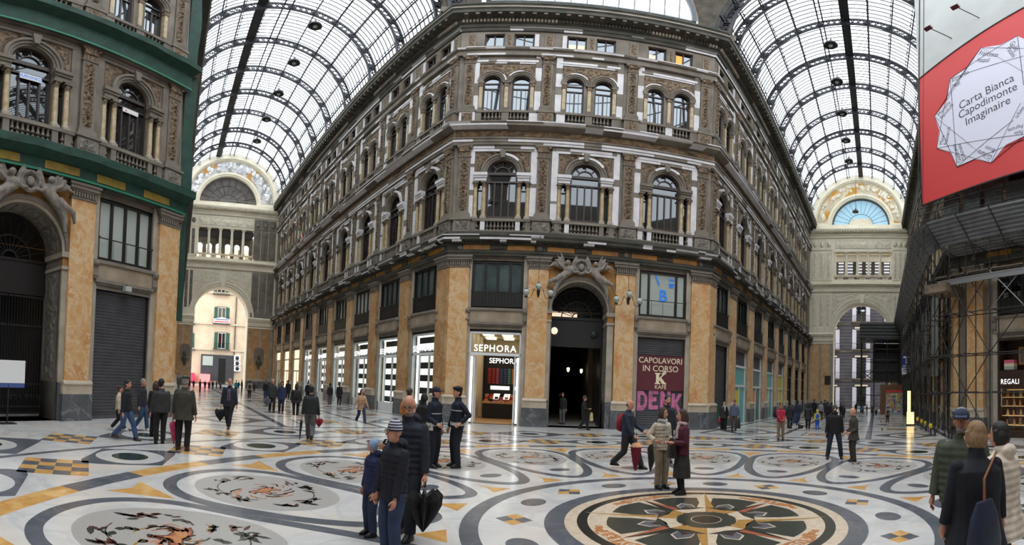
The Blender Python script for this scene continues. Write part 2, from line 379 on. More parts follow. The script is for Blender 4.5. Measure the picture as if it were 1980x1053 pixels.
# zodiac mosaics: each different (animals, foliage) inside the tessera ovals
rz = random.Random(5)
def leaf(x, y, a, l, w, m):
    d = Vector((cos(a), sin(a))); t = Vector((-d.y, d.x)); p = Vector((x, y))
    inlay(m, [p-d*l/2, p-d*l*.15+t*w/2, p+d*l*.2+t*w*.4, p+d*l/2, p+d*l*.2-t*w*.4, p-d*l*.15-t*w/2])
def stroke(pts, w, m):
    for i in range(len(pts)-1):
        a, b = Vector(pts[i]), Vector(pts[i+1]); t = (b-a).normalized(); n = Vector((-t.y, t.x))*w/2; inlay(m, [a+n, a-n, b-n, b+n])
for k in range(16):
    c = radians(k*22.5); rad = Vector((cos(c), sin(c))); tan_ = Vector((-rad.y, rad.x)); ce = rad*7.5
    def P(u, v): q = ce+rad*u+tan_*v; return (q.x, q.y)
    level(4)
    n = 38 if k in (5,6,7,4,3) else 24
    for i in range(n):                      # wreath of leaves round the oval
        a = 2*pi*i/n+rz.random()*.2; r = .86+rz.random()*.1
        if (a*2+k) % 3.14 < 1.1: continue
        for _j in range(2): leaf(*P(1.2*(r+rz.uniform(-.16,.1))*cos(a+rz.uniform(-.1,.1)), .95*(r+rz.uniform(-.16,.1))*sin(a)), c+a+pi/2+rz.uniform(-1.1,1.1), rz.uniform(.16,.34), rz.uniform(.06,.11), rz.choice(['floor_dkgreen','floor_black','floor_dkgreen','floor_brown']))
    pts = [P(.95*cos(a)*1.0, .76*sin(a)) for a in [2*pi*i/30 for i in range(20+k % 8)]]; stroke(pts[:9], .02, 'floor_brown' if k % 2 else 'floor_black'); stroke(pts[13:20], .02, 'floor_black')
    level(5)
    if k == 7:                               # vine branch with bunches of grapes
        for i in range(18):
            leaf(*P(rz.uniform(-.9,.9), rz.uniform(-.7,.7)), rz.random()*6, .17, .12, rz.choice(['floor_dkgreen','floor_black']))
        for i in range(30): disk('floor_flesh', *P(.1+rz.uniform(-.22,.2), .25+rz.uniform(-.14,.14)), .03, n=6)
    for i in range(34): a = rz.uniform(0,2*pi); r1 = rz.uniform(.1,.55); stroke([P(cos(a)*r1*.8, sin(a)*r1*1.2), P(cos(a+.3)*(r1+.12)*.8, sin(a+.3)*(r1+.12)*1.2), P(cos(a+.5)*(r1+.16)*.8, sin(a+.5)*(r1+.1)*1.2)], .035, rz.choice(('floor_orange','floor_brown','floor_flesh','floor_dkgreen','floor_black','floor_tan')))
    lx = [(-.55,.05),(-.35,.2),(-.1,.26),(.15,.2),(.38,.3),(.55,.22),(.48,.08),(.3,.0),(.2,-.2),(.28,-.4),(.16,-.42),(.05,-.18),(-.2,-.16),(-.3,-.38),(-.42,-.36),(-.38,-.1)]
    sx = rz.choice((-1,1)); kx = rz.uniform(.8,1.1)
    inlay(rz.choice(['floor_flesh','floor_flesh','floor_orange','floor_red']), [P(v*sx*kx*.62, u*kx*.72) for u, v in lx])
    level(6); stroke([P(v*sx*kx*.62, u*kx*.72) for u, v in lx], .025, 'floor_brown')
    inlay('floor_orange', [P(v*sx*kx*.36-.02, u*kx*.42) for u, v in lx])
# --- compass rose
level(1); ring('floor_grey', 3.66, 3.94)
level(1); disk('floor_grey', 0, 0, 2.66, n=96)
level(2); disk('floor_cream', 0, 0, 2.34, n=96)
level(3); disk('floor_black', 0, 0, 2.14, n=96)
level(4); disk('floor_cream', 0, 0, 1.97, n=96)
for k in range(16):
    x, y = pol(3.14, 22.5*k+18); level(2)
    if k % 2 == 0: disk('floor_grey', x, y, .3, .22, radians(22.5*k+18+90))
    else:
        d = Vector((x, y)).normalized(); t = Vector((-d.y, d.x)); s = .3
        p = Vector((x, y)); q = [p+d*s, p+t*s*1.1, p-d*s, p-t*s*1.1]; mid = [(q[i]+q[(i+1) % 4])/2 for i in range(4)]
        for i in range(4): inlay('floor_gold' if i % 2 else 'floor_grey', [q[i], mid[i], p, mid[i-1]])
ROSE0 = 23.0
for k in range(4):                       # green fields between ribbon quarters
    level(5)
for k in range(8):
    a = ROSE0+k*45
    pts = [pol(.75, a+22.5-18)]+[pol(1.68-.05*abs(i)/4, a+22.5+i*4.2) for i in range(-4, 5)]+[pol(.75, a+22.5+18)]
    level(5); inlay('floor_dkgreen', pts)
    level(6); inlay('floor_cream', [pol(.55, a+22.5-13), pol(1.05, a+22.5-9), pol(1.2, a+22.5), pol(1.05, a+22.5+9), pol(.55, a+22.5+13)])
    level(7); inlay('floor_grey', [pol(.55, a+22.5-12), pol(1.02, a+22.5-8), pol(1.16, a+22.5), pol(1.02, a+22.5+8), pol(.55, a+22.5+12)])
    level(8); inlay('floor_brown', [pol(.5, a+22.5-10), pol(.86, a+22.5-6), pol(.98, a+22.5), pol(.86, a+22.5+6), pol(.5, a+22.5+10)])
for k in range(8):
    a = ROSE0+k*45; big = k % 2 == 0; R = 2.1 if big else 1.72
    level(9); inlay('floor_tan' if big else 'floor_red', [pol(R, a), pol(.72, a-14), pol(.45, a)])
    inlay('floor_cream' if big else 'floor_black', [pol(R, a), pol(.45, a), pol(.72, a+14)])
level(10)
for k in range(8):
    a = ROSE0+22.5+k*45; inlay('floor_tan' if k % 2 else 'floor_cream', [pol(.8, a-22.5), pol(.8, a+22.5) , pol(.55, a+22.5), pol(.55, a-22.5)])
    inlay('floor_dkgreen', [pol(.82, a-22.5), pol(.9, a), pol(.82, a+22.5), pol(.7, a)])
level(11); disk('floor_dkgreen', 0, 0, .5, n=32); level(12); disk('floor_cream', 0, 0, .26); level(13); disk('floor_black', 0, 0, .245)
# ribbons with the wind names on the cream ring
level(6)
for k in range(4):
    a = ROSE0+45+k*90
    for i in range(-5, 6):
        w = .11 if abs(i) < 4 else .06; da = 2.2; wv = .03*sin(i*1.3)
        inlay('floor_orange', [pol(1.83+wv-w, a+i*4.0-da), pol(1.83+wv+w, a+i*4.0-da), pol(1.83+wv+w, a+i*4.0+da), pol(1.83+wv-w, a+i*4.0+da)])
level(7)
for k, wd_ in enumerate(('NORD','OVEST','SUD','EST')):
    a0 = ROSE0+45+(k-0)*90; me_n = len(wd_)
    for i, ch in enumerate(wd_):
        me = textmesh(ch, .2, .006); an = radians(a0-(i-(me_n-1)/2)*5.2); cx, cy = 1.83*cos(an), 1.83*sin(an); r_ = an-pi/2
        FB.mat('floor_cream'); FB.add([(cx+v.co.x*cos(r_)-v.co.y*sin(r_), cy+v.co.x*sin(r_)+v.co.y*cos(r_), _lay[0]) for v in me.vertices], [tuple(p.vertices) for p in me.polygons]); bpy.data.meshes.remove(me)
# --- paving of the two arms: dark bands, checkers and green roundels on a grid
def arm(tr, l0, l1, pitch):
    n = int((l1-l0)/pitch)
    def q(m, u0, u1, v0, v1): inlay(m, [tr(u0, v0), tr(u1, v0), tr(u1, v1), tr(u0, v1)])
    level(1)
    for u in (-6.6, -2.35, 2.35, 6.6): q('floor_grey', u-.16, u+.16, l0, l1)
    for i in range(n+1): q('floor_grey', -6.6, 6.6, l0+i*pitch-.14, l0+i*pitch+.14)
    for i in range(n):
        for c, uc in enumerate((-4.45, 0, 4.45)):
            vc = l0+(i+.5)*pitch; x, y = tr(uc, vc)
            if (i+c) % 2 == 0:
                level(1); inlay('floor_grey', [tr(uc-1.9, vc), tr(uc, vc-2.1), tr(uc+1.9, vc), tr(uc, vc+2.1)])
                level(2); disk('floor_white', x, y, .95); level(3); disk('floor_green', x, y, .5)
            else:
                level(1); q('floor_grey', uc-1.35, uc+1.35, vc-1.05, vc+1.05); level(2); q('floor_white', uc-1.25, uc+1.25, vc-.95, vc+.95)
                level(3)
                for a in range(4):
                    for b in range(3): q('floor_gold' if (a+b) % 2 else 'floor_grey', uc-1.0+a*.5, uc-.5+a*.5, vc-.69+b*.46, vc-.23+b*.46)
arm(lambda u, v: (u, v), 15.6, 63.0, 4.74); arm(lambda u, v: (v, u), 15.6, 58.2, 4.74)
floor = FB.obj('floor'); struct(floor)
sb = MB(); sb.mats = []
mat('street_stone', (108,106,104), .35, (88,86,84), 1.5)
sb.mat('street_stone'); sb.add([(-26,69.99,-.02),(40,69.99,-.02),(40,100,-.02),(-26,100,-.02)], [(0,1,2,3)]); sb.add([(63.9,-26,-.02),(90,-26,-.02),(90,60,-.02),(63.9,60,-.02)], [(0,1,2,3)])
struct(sb.obj('pavement'))
# ---------------------------------------------------------------- carved ornament height fields
def make_ornament(seed, nb=26):
    r = random.Random(seed); bl = []
    for i in range(nb):
        v = (i+.5)/nb; a = r.uniform(.15,.85); bl.append((.5+a*.34, v, r.uniform(.05,.11), r.uniform(.012,.03), r.uniform(.5,1), r.uniform(-1,1)))
        if i % 2: bl.append((.5, v+r.uniform(-.01,.01), r.uniform(.08,.16), r.uniform(.012,.028), r.uniform(.7,1.1), 0))
    def fn(u, v):
        u = .5+abs(u-.5); h = 0
        for cx, cv, su, sv, am, sl in bl:
            dv = v-cv
            if abs(dv) > .09: continue
            du = u-cx-sl*dv*2.0; e = (du/su)**2+(dv/sv)**2
            if e < 4: h = max(h, am*max(0, 1-e*.45))
        return h
    return fn
def make_scroll(seed):       # horizontal scroll band
    r = random.Random(seed); bl = [(r.random(), r.uniform(.15,.85), r.uniform(.012,.03), r.uniform(.08,.2), r.uniform(.4,1)) for _ in range(70)]
    def fn(u, v):
        w = .5+.28*sin(u*2*pi*3); h = max(0, 1-((v-w)/.09)**2)*.8
        for cx, cv, su, sv, am in bl:
            e = ((u-cx)/su)**2+((v-cv)/sv)**2
            if e < 1.6: h = max(h, am*max(0, 1-e*.6))
        return h
    return fn
ORN = [make_ornament(i) for i in (3, 11, 29)]; SCR = make_scroll(4)
def orn_wide(seed, n=60):
    r = random.Random(seed); bl = [(r.random(), r.random(), r.uniform(.04,.1), r.uniform(.04,.1), r.uniform(.4,1)) for _ in range(n)]
    def fn(u, v):
        u = .5+abs(u-.5); h = 0
        for cx, cv, su, sv, am in bl:
            e = ((u-cx)/su)**2+((v-cv)/sv)**2
            if e < 1.6: h = max(h, am*max(0, 1-e*.6))
        return h
    return fn
OW = orn_wide(8)

# ---------------------------------------------------------------- shared meshes of the facade modules (local: x = centre of the bay, y = 0 wall plane, -y towards the hall)
ZP = dict(plinth=.98, dado=1.48, shaft=8.3, cap=8.95)
def m_shaft(w, mtl):
    b = MB(); b.mat(mtl).box(-w/2, w/2, -.22, .05, 1.48, 8.3)
    b.mat('stone').box(-w/2-.0, w/2, -.19, .05, 8.3, 8.95); return b.mesh('pilaster')
def m_plinth(w):
    b = MB(); b.mat('marble_grey').box(-w/2-.14, w/2+.14, -.36, .05, 0, .98)
    b.mat('marble_trim').box(-w/2-.12, w/2+.12, -.34, .05, .98, 1.3)
    b.extr([(.0,1.3),(-.36,1.3),(-.4,1.36),(-.36,1.43),(-.28,1.48),(0,1.48)], -w/2-.1, w/2+.1)
    for x in (-w/2-.1, w/2+.1): b.poly([(x,0,1.3),(x,-.36,1.3),(x,-.4,1.36),(x,-.36,1.43),(x,-.28,1.48),(x,0,1.48)])
    return b.mesh('plinth')
def m_cap(w, m='stone'):
    b = MB(); b.mat(m)
    for z0, z1, e in ((8.3,8.36,.05),(8.62,8.7,.06),(8.7,8.84,.12),(8.84,8.95,.17)): b.box(-w/2-e, w/2+e, -.22-e, .05, z0, z1)
    n = int(w/.12)
    for i in range(n): x = -w/2+(i+.5)*w/n; b.box(x-.035, x+.035, -.27, -.2, 8.4, 8.6)
    return b.mesh('capital')
def m_upil(z0, zc, z1, w, seed, mtl='carved', frame_='stone', near=True):     # carved upper pilaster
    b = MB(); b.mat(frame_).box(-w/2, w/2, -.12, .05, z0, zc)
    b.box(-w/2-.1, w/2+.1, -.22, .05, z0, z0+.28); b.box(-w/2-.05, w/2+.05, -.17, .05, z0+.28, z0+.38)
    b.mat(mtl); b.relief(-w/2+.1, w/2-.1, z0+.5, zc-.12, -.125, .14, ORN[seed % 3], 12 if near else 8, 72 if near else 36)
    return b.mesh('upper_pilaster')
def m_ucap(zc, z1, w, m='carved'):
    b = MB(); b.mat('stone').box(-w/2-.04, w/2+.04, -.16, .05, zc, zc+.07)
    b.mat(m); n = 5
    for j, (za, zb, e) in enumerate(((zc+.07, zc+(z1-zc)*.5, .03), (zc+(z1-zc)*.45, z1-.12, .09))):
        for i in range(n):
            x = -w/2+(i+.5)*w/n; b.prism([(x-w/n*.48, za), (x+w/n*.48, za), (x+w/n*.42, zb), (x, zb+.05), (x-w/n*.42, zb)], -.14-e, .0)
    for s in (-1, 1): b.lathe([(.0,-.06),(.09,-.06),(.09,.06),(0,.06)], (s*(w/2+.02), -.2, z1-.17), 8, Matrix.Rotation(pi/2, 3, 'X'))
    b.mat('stone').box(-w/2-.13, w/2+.13, -.26, .05, z1-.1, z1); return b.mesh('capital')
def m_column(h, r, n=12):
    b = MB(); b.mat('stone_light').box(-r*1.35, r*1.35, -r*1.35, r*1.35, 0, .12); b.lathe([(r*1.3,.12),(r*1.3,.2),(r*1.05,.24)], n=n)
    b.mat('column_marble').lathe([(r,.24),(r*1.02,h*.3),(r*.86,h-.36)], n=n)
    b.mat('carved').lathe([(r*.9,h-.36),(r*1.0,h-.3),(r*.95,h-.2),(r*1.3,h-.07)], n=n); b.mat('stone').box(-r*1.4, r*1.4, -r*1.4, r*1.4, h-.07, h); return b.mesh('column')
def m_baluster(h):
    b = MB(); b.mat('stone').lathe([(.07,0),(.07,.06),(.04,.09),(.05,.16),(.095,h*.32),(.08,h*.45),(.04,h*.68),(.05,h*.82),(.04,h*.86),(.075,h*.93),(.075,h)], n=8); return b.mesh('baluster')
WG = 1.46    # half width of ground openings
def gl_lintel(b):     # stone zone between shop and mezzanine window
    b.mat('stone_light').box(-WG-.28, -WG, -.08, .3, 0, 8.95).box(WG, WG+.28, -.08, .3, 0, 8.95)
    b.mat('stone').box(-WG-.02, WG+.02, -.06, .3, 4.99, 5.08); b.box(-WG-.02, WG+.02, -.13, .3, 5.16, 5.24); b.box(-WG-.1, WG+.1, -.2, .3, 5.24, 5.36); b.box(-WG, WG, -.05, .3, 5.08, 5.16)
    b.mat('stone_warm').box(-WG-.05, WG+.05, -.12, .3, 5.36, 5.98); b.mat('stone').box(-WG-.12, WG+.12, -.2, .3, 5.98, 6.12)
    for s in (-1, 1):  # scroll brackets
        x = s*(WG+.14); b.mat('stone').box(x-.12, x+.12, -.2, -.05, 5.36, 6.1); b.lathe([(0,-.11),(.13,-.11),(.13,.11),(0,.11)], (x,-.2,5.95), 10, Matrix.Rotation(pi/2, 3, 'Y')); b.lathe([(0,-.1),(.08,-.1),(.08,.1),(0,.1)], (x,-.18,5.48), 10, Matrix.Rotation(pi/2, 3, 'Y'))
    b.mat('stone').box(-WG-.05, WG+.05, -.03, .3, 8.72, 8.95)
def m_mezz_frame(style=0):
    b = MB(); b.mat('frame_black' if style != 2 else 'wood_dark'); z0, z1 = 6.12, 8.72
    b.box(-WG,-WG+.13,.05,.2,z0,z1).box(WG-.13,WG,.05,.2,z0,z1).box(-WG,WG,.05,.2,z0,z0+.12).box(-WG,WG,.05,.2,z1-.12,z1)
    xs = (-.72, 0, .72) if style != 1 else (-.85, .85)
    for x in xs: b.box(x-.065, x+.065, .06, .2, z0, z1)
    return b.mesh('window')
def m_pane(z0, z1, hw, mtl): b = MB(); b.mat(mtl).box(-hw, hw, .14, .16, z0, z1); return b.mesh('glass')
def m_mezz_rail(board=True):
    b = MB(); b.mat('iron_dark'); z0 = 6.14
    for z in (z0+.06, z0+.86): b.box(-WG+.02, WG-.02, -.1, -.07, z, z+.04)
    n = 15 if board else 4
    for i in range(n+1): x = -WG+.06+i*(2*WG-.12)/n; b.tube([(x,-.085,z0+.06),(x,-.085,z0+.88)], .011, 5)
    if board: b.mat('frame_black').box(-WG+.03, WG-.03, -.06, -.05, z0+.06, z0+.84)
    for s in (-1, 1): b.ball((s*(WG-.04),-.1,z0+.9), .05, 8, 5)
    return b.mesh('railing')
# first floor: arch over a three-part opening
F1 = dict(z0=11.1, zs=13.98, r=.92, apex=14.9, col=13.35, side=.98, sw=1.62)
def holes_f1(): return [archpts(0, .86, 11.1, 13.98, 18), rectpts(-1.4, -1.08, 11.1, 13.42), rectpts(1.08, 1.4, 11.1, 13.42)]
def m_f1_surround(white=(0,0,0,0)):
    b = MB(); ms = 'stone'
    for r0, r1, d, m in ((.86,.96,.05,ms),(.96,1.1,.11,ms),(1.1,1.22,.17,ms)): b.mat(m).arch(0, 13.98, r0, r1, -d, .1)
    b.mat('stone').prism([(-.1,14.86),(.1,14.86),(.18,15.36),(-.18,15.36)], -.3, .0)
    for s in (-1, 1):
        b.mat('primer' if white[0 if s < 0 else 1] else 'stone'); xa, xb = (.88, 1.56) if s > 0 else (-1.56, -.88)
        b.box(xa, xb, -.14, .1, 13.42, 13.62); b.box(xa-.03, xb+.03, -.2, .1, 13.62, 13.74); b.box(xa-.06, xb+.06, -.26, .1, 13.74, 13.92)
    # spandrel relief panels
    b.mat('carved')
    def fn(sg):
        def f(u, v):
            x = (1.32+(u)*.33) ; return OW(u, v)
        return f
    for s in (-1, 1):
        vs = []; nu, nv = 14, 14
        for j in range(nv+1):
            for i in range(nu+1):
                x = .15+i/nu*1.36; zt = 15.3; zb = 13.98+sqrt(max(0, 1.28**2-x*x)) if x < 1.28 else 13.98
                z = zb+(zt-zb)*j/nv; h = OW(i/nu, j/nv) if 0 < i < nu and 0 < j < nv else 0; vs.append((s*x, -.02-.08*h, z))
        b.add(vs, [(j*(nu+1)+i, j*(nu+1)+i+1, (j+1)*(nu+1)+i+1, (j+1)*(nu+1)+i) for j in range(nv) for i in range(nu)], True)
    return b
def m_f1_frame():
    b = MB(); b.mat('wood_dark'); 
    b.arch(0, 13.98, .76, .87, .16, .3); b.arch(0, 13.98, .42, .48, .18, .28)
    for a in (45, 90, 135): b.bar((cos(radians(a))*.46,.23,13.98+sin(radians(a))*.46), (cos(radians(a))*.85,.23,13.98+sin(radians(a))*.85), .05, .08)
    for x in (-.83, .83): b.box(x-.06, x+.06, .16, .3, 11.1, 13.98)
    for x in (-.42, 0, .42): b.box(x-.04, x+.04, .17, .29, 11.1, 13.5)
    for z, h in ((13.9,.18),(13.4,.1),(11.1,.25)): b.box(-.84, .84, .15, .3, z, z+h)
    for s in (-1, 1): b.box(s*1.24-.17, s*1.24-.13, .18, .28, 11.1, 13.42).box(s*1.24+.13, s*1.24+.17, .18, .28, 11.1, 13.42).box(s*1.24-.17, s*1.24+.17, .18, .28, 12.9, 12.96)
    return b.mesh('window')
def m_f1_glass():
    b = MB(); b.mat('glass_dark'); b.prism(archpts(0, .82, 11.1, 13.98, 14), .24, .25)
    for s in (-1, 1): b.box(s*1.24-.16, s*1.24+.16, .24, .25, 11.1, 13.42)
    return b.mesh('glass')
# second floor: pair of arched windows
def holes_f2(): return [archpts(-.84, .53, 18.2, 20.5, 14), archpts(.84, .53, 18.2, 20.5, 14)]
def m_f2_surround(near=True):
    b = MB()
    for cx in (-.84, .84):
        for r0, r1, d in ((.53,.62,.06),(.62,.74,.12),(.74,.83,.17)): b.mat('stone').arch(cx, 20.5, r0, r1, -d, .1, n=16)
    for cx in (-1.46, 0, 1.46):
        w = .16 if cx else .24
        b.mat('stone').box(cx-w, cx+w, -.16, .1, 20.36, 20.5); b.mat('carved').box(cx-.13, cx+.13, -.13, .1, 20.08, 20.36); b.mat('column_marble').box(cx-.1, cx+.1, -.1, .1, 18.45, 20.08); b.mat('stone').box(cx-.13, cx+.13, -.14, .1, 18.2, 18.45)
    b.mat('carved'); vs = []; nu, nv = 44 if near else 24, 10
    def low(x):
        z = 20.5
        for cx in (-.84, .84):
            if abs(x-cx) < .85: z = max(z, 20.5+sqrt(.85**2-(x-cx)**2))
        return z
    for j in range(nv+1):
        for i in range(nu+1):
            x = -1.58+i/nu*3.16; zb = low(x); z = zb+(21.9-zb)*j/nv; h = OW(i/nu, j/nv) if 0 < i < nu and 0 < j < nv else 0; vs.append((x, -.02-.07*h, z))
    b.add(vs, [(j*(nu+1)+i, j*(nu+1)+i+1, (j+1)*(nu+1)+i+1, (j+1)*(nu+1)+i) for j in range(nv) for i in range(nu)], True)
    return b
def m_f2_frame(cx):
    b = MB(); b.mat('wood_dark'); b.arch(0, 20.5, .45, .54, .16, .28, n=14)
    for x in (-.49, .49): b.box(x-.05, x+.05, .16, .28, 18.2, 20.5)
    b.box(-.04, .04, .17, .27, 18.2, 20.0)
    for z in (18.2, 20.0, 20.42): b.box(-.5, .5, .16, .28, z, z+.08)
    for x in (-.25,.25): b.box(x-.015, x+.015, .19, .24, 18.2, 20.0)
    return b.mesh('window')
def m_f2_glass(): b = MB(); b.mat('glass_window').prism(archpts(0, .5, 18.2, 20.5, 12), .22, .23); return b.mesh('glass')
def holes_at(): return [rectpts(-1.42,-.28,23.5,24.72), rectpts(.28,1.42,23.5,24.72)]
def m_at_frame():
    b = MB(); b.mat('wood_dark')
    for x in (-.53, 0, .53): b.box(x-.045, x+.045, .16, .28, 23.5, 24.72)
    for z in (23.5, 24.64): b.box(-.57, .57, .16, .28, z, z+.08)
    return b.mesh('window')
def m_at_glass(): b = MB(); b.mat('glass_window').box(-.55, .55, .22, .23, 23.5, 24.72); return b.mesh('glass')
def m_at_pier(w=.5): b = MB(); b.mat('stone').box(-w/2, w/2, -.06, .05, 23.5, 24.72); b.mat('carved').relief(-w/2+.08, w/2-.08, 23.6, 24.62, -.062, .05, OW, 8, 14); return b.mesh('attic_pier')
def m_white(x0, x1, z0, z1, seed, y=-.075, m2='stone', p=.62):   # strip that alternates fresh primer and old stone
    r = random.Random(seed); b = MB(); z = z0; on = r.random() < p
    while z < z1:
        h = r.uniform(*((1.0,3.2) if z0 < 15 else (.6,1.7))) if on else r.uniform(*((.15,.5) if z0 < 15 else (.4,1.1)));
        if p == 0: on = False; h = 9
        h = h; b.mat('primer' if on else m2).box(x0, x1, y, .02, z, min(z+h, z1)); z += h; on = not on
    return b
SH = dict(shaft=m_shaft(1.12,'marble_yellow'), shaftb=m_shaft(1.12,'marble_brown'), plinth=m_plinth(1.12), cap=m_cap(1.12), up1=[m_upil(11.1,14.95,15.75,.66,i) for i in range(3)], uc1=m_ucap(14.95,15.75,.66),
  up2=[m_upil(18.2,22.0,22.65,.6,i) for i in range(3)], uc2=m_ucap(22.0,22.65,.6), col=m_column(2.25,.125), bal=m_baluster(.5), mezz=[m_mezz_frame(i) for i in range(3)],
  pane=[m_pane(6.12,8.72,WG-.02,'glass_grey'), m_pane(6.12,8.72,WG-.02,'blind'), m_pane(6.12,8.72,WG-.02,'glass_window')], rail=m_mezz_rail(), rail2=m_mezz_rail(False), f1f=m_f1_frame(), f1g=m_f1_glass(), f2f=m_f2_frame(0), f2g=m_f2_glass(), atf=m_at_frame(), atg=m_at_glass(), atp=m_at_pier(), atpw=m_at_pier(.36))
def smooth_facade(): pass
_wn = [0]
def window(mesh, M, kids, label=None):
    _wn[0] += 1; o = link('window_%d' % _wn[0], mesh, None, M); struct(o)
    for nm, me in kids: link(nm, me, o)
    return o
def balustrade(M, halfw, z0, z1, n, piers, label, group, whitep=0.0, seed=0, fine=True):
    r = random.Random(seed); t = empty('balustrade', M); tag(t, label, 'balustrade', group)
    b = MB(); b.mat('stone').box(-halfw, halfw, -.22, .02, z1-.16, z1).box(-halfw, halfw, -.2, .02, z0, z0+.1); b.obj('rail', t)
    for x, w in piers: b = MB(); b.mat('primer' if r.random() < whitep else 'stone').box(x-w/2, x+w/2, -.19, .02, z0+.1, z1-.16); b.obj('post', t)
    b = MB(); b.mat('black').box(-halfw, halfw, .0, .03, z0+.1, z1-.16); b.obj('recess', t)  # black strip stands in for the shade behind the balusters
    h = z1-.16-z0-.1; me = SH['bal']; sc = h/.5
    px = [p for p, _ in piers]
    if fine:
        for i in range(n):
            x = -halfw+(i+.5)*2*halfw/n
            if any(abs(x-p) < w/2+.05 for p, w in piers): continue
            c = link('baluster', me, t); c.matrix_local = T(x, -.1, z0+.1) @ Matrix.Diagonal((1,1,sc,1))
    else:
        b = MB(); b.mat('stone')
        for i in range(n):
            x = -halfw+(i+.5)*2*halfw/n
            if not any(abs(x-p) < w/2+.05 for p, w in piers): b.lathe([(.07,0),(.05,.1*sc),(.09,.18*sc),(.04,.36*sc),(.07,.5*sc)], (x,-.1,z0+.1), 6)
        b.obj('baluster', t)['kind'] = 'stuff'
    return t
PROF_G = [(.0,8.95),(-.28,8.95),(-.3,9.08),(-.34,9.1),(-.34,9.2),(-.25,9.22),(-.25,9.58),(-.33,9.6),(-.33,9.7),(-.7,9.74),(-.7,9.86),(-.78,9.95),(-.78,10.0),(-.3,10.06),(-.3,10.32),(.1,10.32)]
PROF_1 = [(.0,15.75),(-.22,15.75),(-.24,15.9),(-.28,15.92),(-.28,16.08),(-.34,16.12),(-.34,16.2),(-.2,16.22),(-.2,16.72),(-.3,16.76),(-.66,16.86),(-.66,16.98),(-.74,17.06),(-.74,17.12),(-.28,17.2),(-.28,17.3),(.1,17.3)]
PROF_2 = [(.0,22.65),(-.2,22.65),(-.22,22.8),(-.2,22.82),(-.2,23.0),(-.34,23.08),(-.4,23.2),(-.34,23.3),(-.1,23.44),(0,23.44)]
PROF_R = [(.0,24.95),(-.1,24.95),(-.14,25.1),(-.14,25.2),(-.22,25.24),(-.22,25.5),(-.34,25.55),(-.34,25.85),(-1.05,25.95),(-1.05,26.2),(-1.16,26.32),(-1.16,26.4),(-.95,26.42),(-.95,26.75),(-1.02,26.8),(-1.02,26.95),(-.4,27.0),(.6,27.0)]
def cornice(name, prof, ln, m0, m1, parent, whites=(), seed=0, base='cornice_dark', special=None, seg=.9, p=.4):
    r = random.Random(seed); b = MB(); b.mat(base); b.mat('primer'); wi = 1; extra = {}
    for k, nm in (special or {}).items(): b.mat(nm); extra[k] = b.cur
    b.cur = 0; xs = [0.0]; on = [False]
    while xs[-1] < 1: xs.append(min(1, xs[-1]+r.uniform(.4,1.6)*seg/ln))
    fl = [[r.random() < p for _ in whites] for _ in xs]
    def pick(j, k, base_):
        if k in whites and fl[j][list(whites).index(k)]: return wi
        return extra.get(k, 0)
    b.extr(prof, 0, ln, m0, m1, xs, pick); return b.obj(name, parent)
